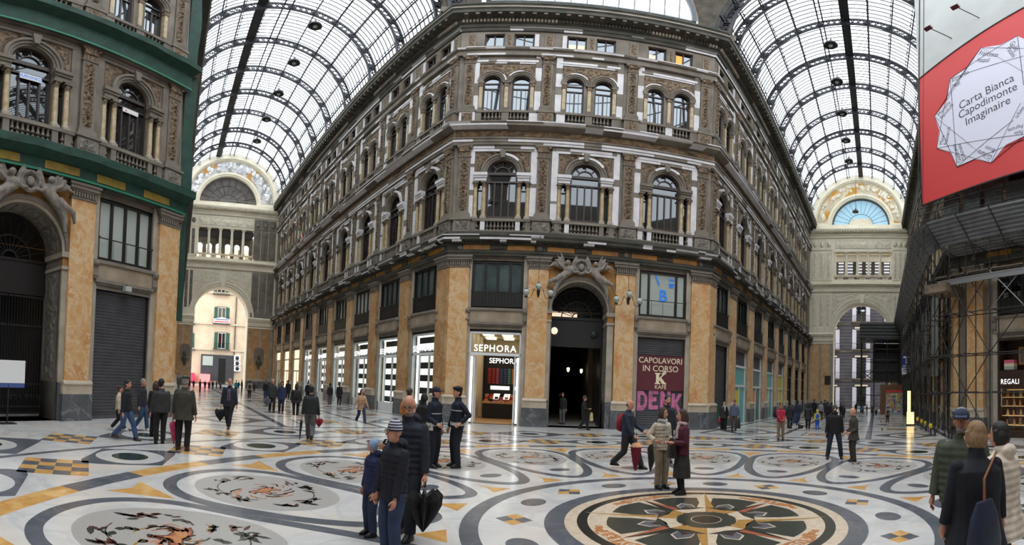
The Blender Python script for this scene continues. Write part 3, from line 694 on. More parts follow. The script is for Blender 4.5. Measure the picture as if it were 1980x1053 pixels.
def facade(name, F, ln, centers, pils, m0, m1, seed, near, white, lab, skip_ground=(), ground_mat='shaft', whole=True, upper=True, bays_f1=None):
    r = random.Random(seed)
    b = MB(); b.mat('stone')
    gh = []; h1 = []; h2 = []; h3 = []
    sh = lambda hs, c: [[(x+c, z) for x, z in h] for h in hs]
    for i, c in enumerate(centers):
        if i not in skip_ground: gh += sh([rectpts(-WG, WG, 0.0, 4.99), rectpts(-WG, WG, 6.12, 8.72)], c)
        h1 += sh(holes_f1(), c); h2 += sh(holes_f2(), c); h3 += sh(holes_at(), c)
    for (z0, z1), hs in (((0,8.95),gh),((8.95,10.3),[]),((10.3,16),h1),((16,17.3),[]),((17.3,22.7),h2),((22.7,25.1),h3),((25.1,27),[])):
        if hs is gh: outs = []
        if z0 == 0:   # shop openings reach the floor: build piers one by one
            ed = [0]+[v for c, i in sorted((c, i) for i, c in enumerate(centers)) for v in ((c-WG, c+WG) if i not in skip_ground else (c-1.62, c+1.62))]+[ln]
            for k in range(0, len(ed), 2):
                if ed[k+1]-ed[k] > .02: b.slab(rectpts(ed[k], ed[k+1], 0, 8.95), [], 0, .4)
            for i, c in enumerate(centers):
                if i in skip_ground: continue
                for za, zb in ((4.99,6.12),(8.72,8.95)): b.box(c-WG, c+WG, 0, .4, za, zb)
                for x in (c-WG, c+WG): b.quad((x,0,0),(x,.4,0),(x,.4,8.95),(x,0,8.95))
        else: b.slab(rectpts(0, ln, z0, z1), hs, 0, .45)
    wall = b.obj(name, None, F); struct(wall)
    # entablatures
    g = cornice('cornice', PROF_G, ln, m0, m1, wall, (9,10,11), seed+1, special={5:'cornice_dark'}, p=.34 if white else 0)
    b = MB(); x = .6; b.mat('gold_panel')
    for i, c in enumerate(centers):
        for xa, xb in ((c-2.0, c-.5), (c+.5, c+2.0)): b.mat('gold_panel').box(xa, xb, -.265, -.24, 9.27, 9.54)
        b.mat('stone_dark').box(c-.42, c+.42, -.29, -.24, 9.3, 9.52); b.ball((c,-.28,9.41), .16, 10, 6, (2.0,.4,.7))
    for p_ in pils: b.mat('carved_grey').ball((p_,-.25,9.4), .17, 10, 6, (1,.5,1))
    b.obj('frieze', wall)
    b = MB(); b.mat('cornice_dark'); n = int(ln/.17)
    for i in range(n): xx = (i+.5)*ln/n; b.box(xx-.05, xx+.05, -.44, -.3, 9.6, 9.71)
    n = int(ln/.9)
    for i in range(n):
        if white and r.random() < .45: xx = r.uniform(.2, ln-.2); w_ = r.uniform(.12,.4); b.mat('primer').box(xx-w_, xx+w_, -.66, -.36, 9.66, 9.745)
    b.obj('dentil_course', wall)
    if not upper: return wall
    cornice('string_course', PROF_1, ln, m0, m1, wall, (9,10,11,12,1,3), seed+2, base='stone', p=.55 if white else 0, seg=1.6)
    b = MB(); b.mat('frieze_carved')
    n = max(1, round(ln/5))
    for i in range(n): b.relief(i*ln/n, (i+1)*ln/n, 16.25, 16.7, -.2, .07, SCR, 60 if near else 30, 8)
    b.obj('frieze', wall)
    cornice('attic_course', PROF_2, ln, m0, m1, wall, (1,5,6,7), seed+3, base='stone', p=.4 if white else 0)
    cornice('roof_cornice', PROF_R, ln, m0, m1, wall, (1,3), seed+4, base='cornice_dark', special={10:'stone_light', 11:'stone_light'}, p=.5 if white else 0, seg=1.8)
    b = MB(); b.mat('cornice_dark'); n = int(ln/.2)
    st = False
    for i in range(n):
        if white and i % 9 == 0: st = r.random() < .5
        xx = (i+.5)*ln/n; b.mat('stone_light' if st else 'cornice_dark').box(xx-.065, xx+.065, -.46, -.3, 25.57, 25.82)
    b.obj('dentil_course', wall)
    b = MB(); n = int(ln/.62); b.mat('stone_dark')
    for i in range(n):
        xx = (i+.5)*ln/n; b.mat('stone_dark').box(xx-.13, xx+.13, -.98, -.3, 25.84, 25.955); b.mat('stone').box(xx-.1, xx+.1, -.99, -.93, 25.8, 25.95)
    b.obj('bracket_course', wall)
    gp = 'shaft'
    for i, p_ in enumerate(pils):
        o = link('pilaster', SH[ground_mat], wall); o.matrix_local = T(p_)
        link('plinth', SH['plinth'], o); link('capital', SH['cap'], o)
        for key, cp in (('up1','uc1'),('up2','uc2')):
            o = link('upper_pilaster', SH[key][i % 3], wall); o.matrix_local = T(p_); link('capital', SH[cp], o)
        o = link('attic_pier', SH['atp'], wall); o.matrix_local = T(p_)
        b = MB(); b.mat('stone').box(p_-.5, p_+.5, -.3, .02, 10.32, 11.1).box(p_-.58, p_+.58, -.36, .02, 10.98, 11.1); b.mat('carved_grey').relief(p_-.36, p_+.36, 10.42, 10.9, -.302, .06, OW, 12, 10)
        b.mat('primer' if white and r.random() < .3 else 'stone').box(p_-.45, p_+.45, -.26, .02, 17.3, 18.2); b.mat('stone').box(p_-.52, p_+.52, -.3, .02, 18.06, 18.2); b.mat('carved').relief(p_-.32, p_+.32, 17.42, 18.0, -.262, .05, OW, 10, 8); b.obj('pedestal', wall)
    # white or grey strips beside pilasters and round the windows
    for i, c in enumerate(centers):
        b = MB()
        for k, (x, w_) in enumerate(((c-1.78,.36),(c+1.78,.36))):
            for (z0, z1) in ((11.1,15.75),(18.2,22.65)):
                q = m_white(x-w_/2, x+w_/2, z0, z1, seed*50+i*9+k*3+int(z0), p=.75 if white else 0, m2='stone'); b2 = q
                for nm_i, nm in enumerate(q.mats): pass
                o = len(b.v); b.v += q.v
                for f, m_, s_ in zip(q.f, q.m, q.sm): b.mat(q.mats[m_]); b.f.append(tuple(i_+o for i_ in f)); b.m.append(b.cur); b.sm.append(s_)
        for (z, d, hh) in ((15.36,.085,.16),(15.53,.12,.18),(22.0,.06,.12),(22.13,.1,.16)):
            xa = c-1.75
            while xa < c+1.75:
                w_ = r.uniform(.4,1.4); b.mat('primer' if white and r.random() < .62 else 'stone').box(xa, min(xa+w_, c+1.75), -d, .02, z, z+hh); xa += w_
        if white:
            for (xw) in (c-1.7, c+1.45):
                if r.random() < .55: b.mat('primer').box(xw, xw+.25, -.065, .02, 23.55, 24.68)
        b.obj('trim_strip', wall)
        if i not in skip_ground:
            b = MB(); gl_lintel(b); o = b.obj('shop_surround', wall); o.matrix_local = T(c)
    w1 = m_f1_surround().mesh('window_surround'); w2 = m_f2_surround(near).mesh('window_surround')
    for i, c in enumerate(centers):
        if white:
            w1 = m_f1_surround((r.random() < .7, r.random() < .7)).mesh('window_surround')
        o = link('window_surround', w1, wall); o.matrix_local = T(c); o = link('window_surround', w2, wall); o.matrix_local = T(c)
        if white:
            b = MB(); b.mat('primer')
            a0 = r.uniform(0,1.2); b.arch(0, 13.98, 1.09, 1.235, -.18, .0, a0, a0+r.uniform(.8,1.6), 10)
            for cx in (-.84,.84):
                a0 = r.uniform(0,1.6); b.arch(cx, 20.5, .745, .835, -.18, .0, a0, a0+r.uniform(.6,1.4), 8)
            o = b.obj('primer_patch', wall); o.matrix_local = T(c)
        Mb = F @ T(c)
        if i not in skip_ground:
            st = r.choice((0,0,2)); pn = r.choice((0,0,2,1)) if not near else (0,1,1)[i % 3]
            if near: st = (0,1,1)[i % 3]
            thin = (name == 'wall_centre' and i == 2) or (name == 'wall_left_corner' and i == 0)
            if name == 'wall_left_corner': st, pn = 0, 1
            window(SH['mezz'][st], Mb, (('glass', SH['pane'][pn]), ('railing', SH['rail2' if thin else 'rail'])))
        o = window(SH['f1f'], Mb, (('glass', SH['f1g']),))
        for x in (-1.48,-.99,.99,1.48): cc = link('column', SH['col'], o); cc.matrix_local = T(x, -.02 if abs(x) > 1.2 else -.05, 11.1)
        for s in (-.84,.84): window(SH['f2f'], F @ T(c+s), (('glass', SH['f2g']),))
        for s in (-.85,.85):
            o = window(SH['atf'], F @ T(c+s), (('glass', SH['atg']),))
            if name == 'wall_centre' and (i, s) in ((2,.85),(1,-.85),(2,-.85)): b = MB(); b.mat('lit_blind' if (i, s) == (2,.85) else 'lit_blind_pale').box(-.46, -.06 if (i, s) != (1,-.85) else .46, .2, .21, 23.6, 24.5 if s > 0 else 24.1); b.obj('lit_blind', o)
        o = link('attic_pier', SH['atpw'], wall); o.matrix_local = T(c)
        if near or i < 3:
            pass
        pl = lab(i)
        balustrade(F @ T(c), 1.86, 10.32, 11.1, 18, ((-1.55,.3),(-.99,.26),(.99,.26),(1.55,.3)), 'first-floor balustrade '+pl, 'first-floor balustrades', .5 if white else 0, seed*7+i, near)
        balustrade(F @ T(c), 1.86, 17.3, 18.2, 18, ((-1.6,.5),(0,.42),(1.6,.5)), 'second-floor balustrade '+pl, 'second-floor balustrades', .2 if white else 0, seed*9+i, near)
    return wall
def fuse(mb, voxel, it=4, name='body'):
    me = mb.mesh(name); o = bpy.data.objects.new('fuse', me); COL.objects.link(o)
    m = o.modifiers.new('r', 'REMESH'); m.mode = 'VOXEL'; m.voxel_size = voxel; m.use_smooth_shade = True
    if it: q = o.modifiers.new('s', 'SMOOTH'); q.factor = .5; q.iterations = it
    bpy.context.view_layer.update(); dg = bpy.context.evaluated_depsgraph_get(); r = bpy.data.meshes.new_from_object(o.evaluated_get(dg))
    bpy.data.objects.remove(o); bpy.data.meshes.remove(me); r.name = name
    r.polygons.foreach_set('use_smooth', [True]*len(r.polygons)); r.polygons.foreach_set('material_index', [0]*len(r.polygons)); return r
# ---------------------------------------------------------------- the octagon faces and the arms
ORD = ['first','second','third','fourth','fifth','sixth','seventh','eighth','ninth']
AB_C, AB_P = [2.76, 7.5, 12.3], [.6, 5.05, 10.0, 14.6]
facade('wall_centre', FAB, LAB, AB_C, AB_P, .414, .414, 11, True, True, lambda i: ('over the perfumery entrance','over the tall arched passage','over the burgundy coffee banner')[i], skip_ground=(1,))
LC = [2.45+4.8*k for k in range(9)]; LPI = [.42]+[4.85+4.8*k for k in range(9)]
facade('wall_left', FL, LLEN, [LLEN-c for c in LC], [LLEN-p for p in LPI], -1, .414, 21, False, True, lambda i: 'above bay '+ORD[i]+' of the perfumery arm, counted from the octagon', ground_mat='shaftb')
RC = [2.2+4.63*k for k in range(8)]; RPI = [.4]+[4.515+4.63*k for k in range(8)]
facade('wall_right', FR, RLEN, RC, RPI, .414, -1, 31, False, True, lambda i: 'above bay '+ORD[i]+' of the teal-shopfront arm, counted from the octagon')
CDT = [2.9, 7.6, 12.4]
facade('wall_left_corner', FCD, LAB, [LAB-c for c in CDT], [LAB-p for p in (.6,5.2,10.05,14.6)], .414, .414, 41, True, False, lambda i: ('on the green-netted block, beside the netted corner','on the green-netted block, above the winged figures','on the green-netted block, past the winged figures')[i], skip_ground=(1,))
facade('wall_right_corner', FSE, LAB, [4.15, 8.6, 12.8], [1.3, 6.35, 10.7, 14.6], .414, .414, 51, False, False, lambda i: 'behind the red billboard, bay '+ORD[i]+' from the scaffold corner')
facade('wall_right_arm', FSA, RLEN, [RLEN-c for c in RC], [RLEN-p for p in RPI], -1, .414, 61, False, False, lambda i: 'behind the long arm scaffold, bay '+ORD[i]+' from its far end')
def passage(name, F, c, side, lab):
    b = MB(); hw, zs = 1.6, 6.15
    b.mat('stone').slab(rectpts(c-1.64, c+1.64, 0, 8.95), [archpts(c, hw, 0, zs, 24)], -.02, 1.3)
    b.mat('stone_light').arch(c, zs, hw, hw+.12, -.1, .1, n=24); b.mat('stone').arch(c, zs, hw+.12, hw+.3, -.16, .1, n=24)
    for s in (-1, 1):
        x0, x1 = sorted((c+s*hw, c+s*(hw+.36))); b.mat('stone_light').box(x0, x1, -.12, .1, 0, 5.5)
        for za, zb, e, m in ((5.5,5.62,.04,'stone_light'),(5.62,5.95,0,'gold_panel'),(5.95,6.15,.07,'stone_light')): b.mat(m).box(x0-e, x1+e, -.14-e, 1.2, za, zb)
        b.mat('marble_grey').box(x0, x1, -.16, 1.3, 0, 1.4)
        xr = c+s*hw-s*.01
        q = MB(); q.mat('carved_grey').relief(.15, 1.1, 1.5, 5.4, 0, .07, ORN[1], 14, 60)
        o = len(b.v); b.mat('carved_grey'); b.v += [(xr+s*p[1], p[0], p[2]) for p in q.v]; b.f += [tuple(i+o for i in f) for f in q.f]; b.m += [b.cur]*len(q.f); b.sm += [True]*len(q.f)
    b.mat('gold_panel'); b.slab([(c-2.1,6.15),(c+2.1,6.15),(c+2.1,8.93),(c-2.1,8.93)], [archpts(c, hw+.3, 6.1, zs, 24)], -.06, .05)
    # coffered soffit panels
    b.mat('carved_grey')
    for k in range(9):
        a = pi*(k+.5)/9; b.arch(c, zs, hw-.03, hw, .2, 1.1, a-.14, a+.14, 3)
    o = b.obj(name, None, F); struct(o)
    return o
passage('trim_1', FAB, 7.42, 1, ''); passage('trim_2', FCD, LAB-7.6, 1, '')
# dark passage behind the centre arch
b = MB(); mat('passage_wall', (96,84,62), .7, (66,58,44), 2); b.mat('passage_wall'); y1 = 24
b.quad((5.6,.4,0),(5.6,y1,0),(5.6,y1,8.6),(5.6,.4,8.6)); b.quad((9.2,.4,0),(9.2,.4,8.6),(9.2,y1,8.6),(9.2,y1,0)); b.quad((5.6,.4,8.6),(5.6,y1,8.6),(9.2,y1,8.6),(9.2,.4,8.6)); b.mat('dark_room').quad((5.6,y1,0),(9.2,y1,0),(9.2,y1,8.6),(5.6,y1,8.6))
b.mat('stone').box(5.6,5.9,6,6.6,0,8).box(8.9,9.2,6,6.6,0,8).box(5.6,9.2,6,6.6,5.2,5.6)
struct(b.obj('wall_passage', None, FAB))
t = empty('passage_gate', FAB @ T(7.42, 1.2, 0)); tag(t, 'dark iron fanlight and beam gate filling the centre arch', 'gate')
b = MB(); b.mat('iron_dark'); b.box(-1.6,1.6,0,.25,4.35,5.9); b.box(-1.6,1.6,-.06,.3,5.85,6.0); b.obj('beam', t)
b = MB(); b.mat('iron_dark')
for k in range(13): a = pi*k/12; b.bar((cos(a)*.25,.1,6.0+sin(a)*.25),(cos(a)*1.58,.1,6.0+sin(a)*1.58), .035)
for r in (.25,.9,1.58): b.arch(0, 6.0, r-.03, r+.03, .06, .14, n=20)
for zz in (6.25,6.5): b.bar((-1.55,.1,zz),(1.55,.1,zz),.03)
b.obj('fanlight', t)
b = MB(); b.mat('dark_room'); b.prism([(.1,6.0),(1.55,6.0),(1.5,6.5),(1.2,7.1),(.7,7.5),(.1,7.65)], .16, .2); b.prism([(-1.55,6.35),(.1,6.35),(.1,7.65),(-.7,7.5),(-1.2,7.1)], .16, .2); b.obj('back_panel', t)
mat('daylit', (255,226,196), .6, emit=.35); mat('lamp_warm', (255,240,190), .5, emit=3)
mat('fresco_gold', (222,208,178), .8, (190,178,152), 1.5, c3=(206,148,54), s3=.5, lo3=.5, hi3=.56)
b = MB(); b.mat('daylit').lathe([(0,0),(.2,0),(.2,.02),(0,.02)], (-1.3,-.02,5.2), 16, Matrix.Rotation(pi/2,3,'X')); b.obj('glow_disc', t); b = MB(); b.mat('daylit').box(-1.5,.05,.3,.32,6.02,6.32); b.obj('glow_strip', t)  # flat glowing plates stand in for daylight coming through openings
b = MB(); b.mat('iron').lathe([(0,0),(.22,0),(.22,.04),(0,.04)], (1.05,-.02,5.1), 16, Matrix.Rotation(pi/2,3,'X')); b.obj('boss', t)
for sx in (-1.6+.02,1.5): b = MB(); b.mat('iron_dark').box(sx, sx+.08, 0, 1.2, 0, 4.4); b.obj('gate_leaf', t)
for k, (x, y, z) in enumerate(((7.6,7.5,3.35),(8.75,9,3.35))):
    t = empty('passage_lantern', FAB @ T(x, y, z)); tag(t, ('glowing lantern hanging mid-passage beyond the centre arch','glowing wall lantern by the right wall inside the centre passage')[k], 'lantern', 'lanterns in the passage')
    b = MB(); b.mat('lamp_warm').lathe([(.03,-.16),(.09,-.06),(.1,.1),(.04,.15)], n=10); b.obj('glass', t); b = MB(); b.mat('iron_dark').tube([(0,0,.2),(0,0,5.0 if k == 0 else .5)], .015).lathe([(.12,.13),(.02,.24)], n=10); b.obj('rod', t)
# gated opening of the left block
t = empty('iron_gate', FCD @ T(LAB-7.6, 1.2, 0)); tag(t, 'tall black iron gate closing the arch beside the notice sheet', 'gate')
b = MB(); b.mat('frame_black'); b.box(-1.6,1.6,0,.15,4.6,5.9); b.box(-1.6,1.6,-.05,.2,5.85,5.95); b.obj('beam', t)
for s in (-1,1):
    b = MB(); b.mat('iron_dark')
    for k in range(13): x = s*(.06+k*.125); b.tube([(x,.05,.1),(x,.05,4.6)], .014, 5)
    for z in (.1,.35,1.2,3.4,4.5): b.box(min(s*.03,s*1.58), max(s*.03,s*1.58), .02, .08, z, z+.06)
    for k in range(6): b.lathe([(.07,-.02),(.1,0),(.07,.02)], (s*(.2+k*.25),.05,.75), 10, Matrix.Rotation(pi/2,3,'X'))
    b.obj('gate_leaf', t)
b = MB(); b.mat('iron_dark')
for k in range(13): a = pi*k/12; b.bar((cos(a)*.3,.1,5.95+sin(a)*.3),(cos(a)*1.58,.1,5.95+sin(a)*1.58), .03)
for r in (.3,.9,1.58): b.arch(0, 5.95, r-.03, r+.03, .06, .14, n=20)
b.obj('fanlight', t); b = MB(); b.mat('dark_room').box(-2.2,2.2,.9,.95,0,8.2).box(-2.2,-2.15,.1,.95,0,8.2).box(2.15,2.2,.1,.95,0,8.2).box(-2.2,2.2,.1,.95,8.2,8.25); b.obj('back_panel', t)  # black box added behind the gate to block the sky
# added unseen dark lining behind the opaque glazing, only there to keep light out
def blackout_lining(nm, F, ln, y=1.6):
    b = MB(); b.mat('dark_room').quad((0,y,9.0),(ln,y,9.0),(ln,y,27),(0,y,27)); b.quad((0,.46,27),(0,y,27),(ln,y,27),(ln,.46,27)); b.quad((0,.46,9.0),(ln,.46,9.0),(ln,y,9.0),(0,y,9.0)); struct(b.obj(nm, None, F))
for i, (F, ln) in enumerate(((FAB,LAB),(FL,LLEN),(FR,RLEN),(FCD,LAB),(FSE,LAB),(FSA,RLEN))): blackout_lining('wall_backing_%d' % i, F, ln)
# ---------------------------------------------------------------- end walls with the great arches
def endwall(name, F, cx, half, zs, colx, colz, lx, lh, grille, fres):
    b = MB(); w2 = 2*W_; R = 7.35
    outer = [(0,0),(w2,0),(w2,27.2)]+[(W_+cos(pi*i/32)*R, 27.2+sin(pi*i/32)*R) for i in range(1,32)]+[(0,27.2)]
    hs = [archpts(cx, half, 0.001, zs, 28), rectpts(colx[0], colx[1], colz[0], colz[1]), archpts(lx, lh, 26.55, 26.6, 24)]
    # ground piers, then the rest
    b.mat('cream').slab([(0,zs),(0,0),(cx-half,0),(cx-half,zs)], [], 0, 1.6); b.slab([(cx+half,zs),(cx+half,0),(w2,0),(w2,zs)], [], 0, 1.6)
    up = [(0,zs)]+[(cx+cos(pi-pi*i/28)*half, zs+sin(pi*i/28)*half) for i in range(29)]+[(w2,zs),(w2,17)]+[(0,17)]
    b.slab(up, [], 0, 1.6)
    b.slab(rectpts(0,w2,17,24.6), hs[1:2], 0, 1.6)
    b.slab([(0,24.6),(w2,24.6)]+outer[2:], [hs[2]], 0, 1.0)
    for x in (cx-half, cx+half): b.quad((x,0,0),(x,2.4,0),(x,2.4,zs),(x,0,zs))
    b.mat('cream_dark').arch(cx, zs, half-.01, half, 0, 2.4, n=28)
    for r0, r1, d in ((half,half+.2,.08),(half+.2,half+.55,.14),(half+.55,half+.8,.22)): b.mat('cream').arch(cx, zs, r0, r1, -d, .05, n=32)
    b.prism([(cx-.25,zs+half-.05),(cx+.25,zs+half-.05),(cx+.4,zs+half+1.0),(cx-.4,zs+half+1.0)], -.4, 0)
    b.arch(W_, 27.2, 6.55, 7.35, -.35, .1, n=40); b.arch(W_, 27.2, 6.35, 6.55, -.2, .1, n=40)
    for r0, r1, d in ((lh,lh+.25,.12),(lh+.25,lh+.6,.25)): b.arch(lx, 26.6, r0, r1, -d, .05, n=30)
    wall = b.obj(name, None, F); struct(wall)
    b = MB(); b.mat(fres); b.slab([(W_+cos(pi*i/30)*6.35, 27.0+sin(pi*i/30)*6.35) for i in range(31)], [[(lx+cos(pi*i/24)*(lh+.6), 27.02+sin(pi*i/24)*(lh+.2)) for i in range(25)]], -.04, .02)
    r = random.Random(len(name)); b.mat('cream_dark' if fres != 'fresco' else 'white')
    for i in range(70):
        a = r.uniform(.12, pi-.12); rr = r.uniform(5.2,6.1); b.ball((W_+cos(a)*rr, -.06, 27.0+sin(a)*rr), r.uniform(.12,.34), 8, 5, (1,.35,r.uniform(.7,1.6)))
    b.obj('fresco', wall)
    for nm, z0, pr in (('impost',zs-1.2,[(0,0),(-.2,0),(-.25,.25),(-.18,.28),(-.18,.62),(-.32,.7),(-.45,.95),(-.45,1.05),(-.2,1.2),(0,1.2)]),('string_course',16.6,[(0,0),(-.2,0),(-.22,.3),(-.14,.34),(-.14,.75),(-.4,.85),(-.55,1.0),(-.55,1.1),(-.2,1.2),(0,1.2)]),('roof_cornice',24.6,[(0,0),(-.15,0),(-.2,.3),(-.28,.35),(-.28,.7),(-.8,.85),(-.9,1.1),(-.9,1.25),(-.5,1.3),(-.5,1.9),(0,1.95)])):
        b = MB(); b.mat('cream')
        if nm == 'impost': b.extr([(y,z0+z) for y, z in pr], 0, cx-half+.05); b.extr([(y,z0+z) for y, z in pr], cx+half-.05, w2)
        else: b.extr([(y,z0+z) for y, z in pr], 0, w2)
        if nm == 'roof_cornice':
            for i in range(36): x = (i+.5)*w2/36; b.mat('cream_dark').box(x-.1, x+.1, -.72, -.25, 25.3, 25.46)
        if nm == 'string_course':
            b.mat('cream_dark').relief(0, w2, 17.0, 17.35, -.15, .05, SCR, 60, 6)
        b.obj(nm, wall)
    sides = ((0, cx-half), (cx+half, w2))
    for k, (xa, xb) in enumerate(sides):   # yellow marble piers below, carved strips above
        b = MB(); n = 2; wp = (xb-xa-.5)/2
        b.mat('marble_brown' if name == 'wall_left_end' else 'marble_yellow').box(xa+.15, xb-.35, -.1, .1, 1.3, zs-1.5); b.mat('stone_light').box((xa+xb)/2-.25, (xa+xb)/2+.05, -.14, .1, 1.3, zs-1.3); b.box(xb-.5, xb, -.12, .1, 1.3, zs-1.2); b.box(xa, xa+.2, -.12, .1, 1.3, zs-1.2)
        b.mat('marble_grey').box(xa, xb, -.22, .1, 0, 1.0); b.mat('stone_light').box(xa, xb, -.25, .1, 1.0, 1.35); b.mat('cream').box(xa, xb, -.16, .1, zs-1.5, zs-1.3)
        b.obj('pier', wall)
        cm = 'carved_grey' if (name == 'wall_left_end') else 'cream_dark'
        b = MB(); m = 3; wp = (xb-xa-.5)/m
        dark = name == 'wall_left_end' and k == 1
        for i in range(m):
            x = xa+.25+(i+.5)*wp
            for z0, z1 in ((zs+.7, 16.4), (18.3, 22.6)):
                if z0 < 18 and abs(x-cx) < half+.9 and False: continue
                b.mat('stone' if dark else 'cream').box(x-wp*.46, x+wp*.46, -.1, .05, z0, z1); b.mat('stone' if dark else cm).relief(x-wp*.32, x+wp*.32, z0+.25, z1-.25, -.105, .08, ORN[i % 3], 8, 40)
            b.mat('stone' if dark else 'cream').box(x-wp*.46, x+wp*.46, -.14, .05, 22.75, 24.4); b.mat('carved_grey' if dark else cm).ball((x,-.16,23.6), .3, 10, 6, (1,.5,1.4))
            b.mat('stone' if dark else 'cream').box(x-wp*.48, x+wp*.48, -.18, .05, zs, zs+.7)
        b.obj('carved_strip', wall)
    b = MB(); b.mat('cream_dark'); b.relief(colx[0]+.2, colx[1]-.2, 23.0, 24.3, -.05, .14, lambda u, v: max(0, 1-abs(((u*5) % 1)-.5)*2.2)*max(0, 1-abs(v-.35-.5*abs(((u*5) % 1)-.5))*3), 60, 10); b.obj('swag_relief', wall)
    # spandrels
    b = MB(); b.mat('cream_dark')
    for s in (-1, 1):
        vs = []; nu, nv = 12, 12
        for j in range(nv+1):
            for i in range(nu+1):
                x = .5+i/nu*(half-.1); rr = half+.85; zb = zs+sqrt(max(0, rr*rr-x*x)); zt = 16.4; zb = min(zb, zt); z = zb+(zt-zb)*j/nv; vs.append((cx+s*x, -.03-.09*(OW(i/nu, j/nv) if 0 < i < nu and 0 < j < nv else 0), z))
        b.add(vs, [(j*(nu+1)+i, j*(nu+1)+i+1, (j+1)*(nu+1)+i+1, (j+1)*(nu+1)+i) for j in range(nv) for i in range(nu)], True)
    b.obj('spandrel_relief', wall)
    # loggia
    n = 6
    cm = MB(); cm.mat('cream').box(-.25,.25,-.25,.25,0,.25).lathe([(.2,.25),(.21,1.2),(.17,3.3)], n=10).lathe([(.17,3.3),(.28,3.55)], n=10).box(-.28,.28,-.28,.28,3.55,3.7)
    ch = colz[1]-colz[0]; cme = cm.mesh('column')
    for i in range(n):
        x = colx[0]+(i+.08+.0)*(colx[1]-colx[0])/(n-.85)
        c = link('column', cme, wall); c.matrix_local = T(x, .35, colz[0]+.75) @ Matrix.Diagonal((1,1,(ch-.75)/3.7,1))
    b = MB(); b.mat('cream').box(colx[0], colx[1], .1, .7, colz[0], colz[0]+.12).box(colx[0], colx[1], .1, .7, colz[0]+.62, colz[0]+.75)
    for i in range(n-1):
        x = colx[0]+(i+.55)*(colx[1]-colx[0])/(n-.85)
        for k in range(-2,3): b.lathe([(.05,0),(.08,.15),(.04,.4),(.06,.5)], (x+k*.18,.4,colz[0]+.12), 6)
    b.obj('balustrade', wall)
    b = MB(); b.mat('dark_room' if grille else 'cream_dark').quad((colx[0],.5,colz[1]-.3),(colx[0],4.5,colz[1]-.3),(colx[1],4.5,colz[1]-.3),(colx[1],.5,colz[1]-.3))
    m = 6
    for i in range(m+1): x = colx[0]+i*(colx[1]-colx[0])/m; b.mat('stone_dark').box(x-.3, x+.3, 4.2, 4.8, colz[0]-1, colz[1])
    if grille:
        for i in range(m): x = colx[0]+(i+.5)*(colx[1]-colx[0])/m; b.mat('stone_dark').slab(rectpts(x-.75,x+.75,colz[0]-1,colz[1]), [archpts(x,.45,colz[0]-.6,colz[1]-1.6,8)], 4.3, .4)
    else: b.box(colx[0], colx[1], 4.3, 4.6, colz[0], colz[0]+1.0)
    b.obj('rear_arcade', wall)
    # lunette
    t = link('window_lunette_%s' % ('left' if grille else 'right'), None, None, F @ T(lx, .5, 26.6)); struct(t)
    if grille:
        mat('lunette_grey', (112,106,102), .8, (84,78,76), 1.2); b = MB(); b.mat('lunette_grey').prism([(cos(pi*i/24)*lh, sin(pi*i/24)*lh) for i in range(25)], .0, .05); b.obj('panel', t)
        b = MB(); b.mat('stone_dark')
        for k in range(1,10): a = pi*k/10; b.bar((cos(a)*1.5,-.02,sin(a)*1.5),(cos(a)*lh,-.02,sin(a)*lh), .05)
        for rr in (1.5, 2.9): b.arch(0,0,rr-.03,rr+.03,-.05,.02)
        b.obj('tracery', t)
    else:
        mat('sky_glass', (150,186,204), .1, emit=.28)  # brightness of the sky put into the pane as emission
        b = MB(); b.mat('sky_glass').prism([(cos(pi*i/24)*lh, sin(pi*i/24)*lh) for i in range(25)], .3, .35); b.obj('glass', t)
        b = MB(); b.mat('iron_blue'); b.arch(0,0,lh-.25,lh,-.1,.1,n=30)
        for k in range(1,14): a = pi*k/14; b.bar((cos(a)*1.9,0,sin(a)*1.9),(cos(a)*lh,0,sin(a)*lh), .05)
        b.arch(0,0,1.85,1.92,-.03,.03,n=24); b.obj('tracery', t)
        b = MB(); b.mat('cream_dark').prism([(-1.85,0),(1.85,0),(1.6,.85),(1.1,1.25),(-1.1,1.2),(-1.6,.85)], .1, .2); b.obj('building_beyond', t)
    return wall
endwall('wall_left_end', FEL, 6.65, 4.08, 9.9, (2.43,11.35), (18.1,22.7), 6.95, 4.3, True, 'fresco')
endwall('wall_right_end', FER, 7.85, 4.2, 10.75, (3.6,12.3), (18.3,22.5), 7.55, 4.35, False, 'fresco_gold')
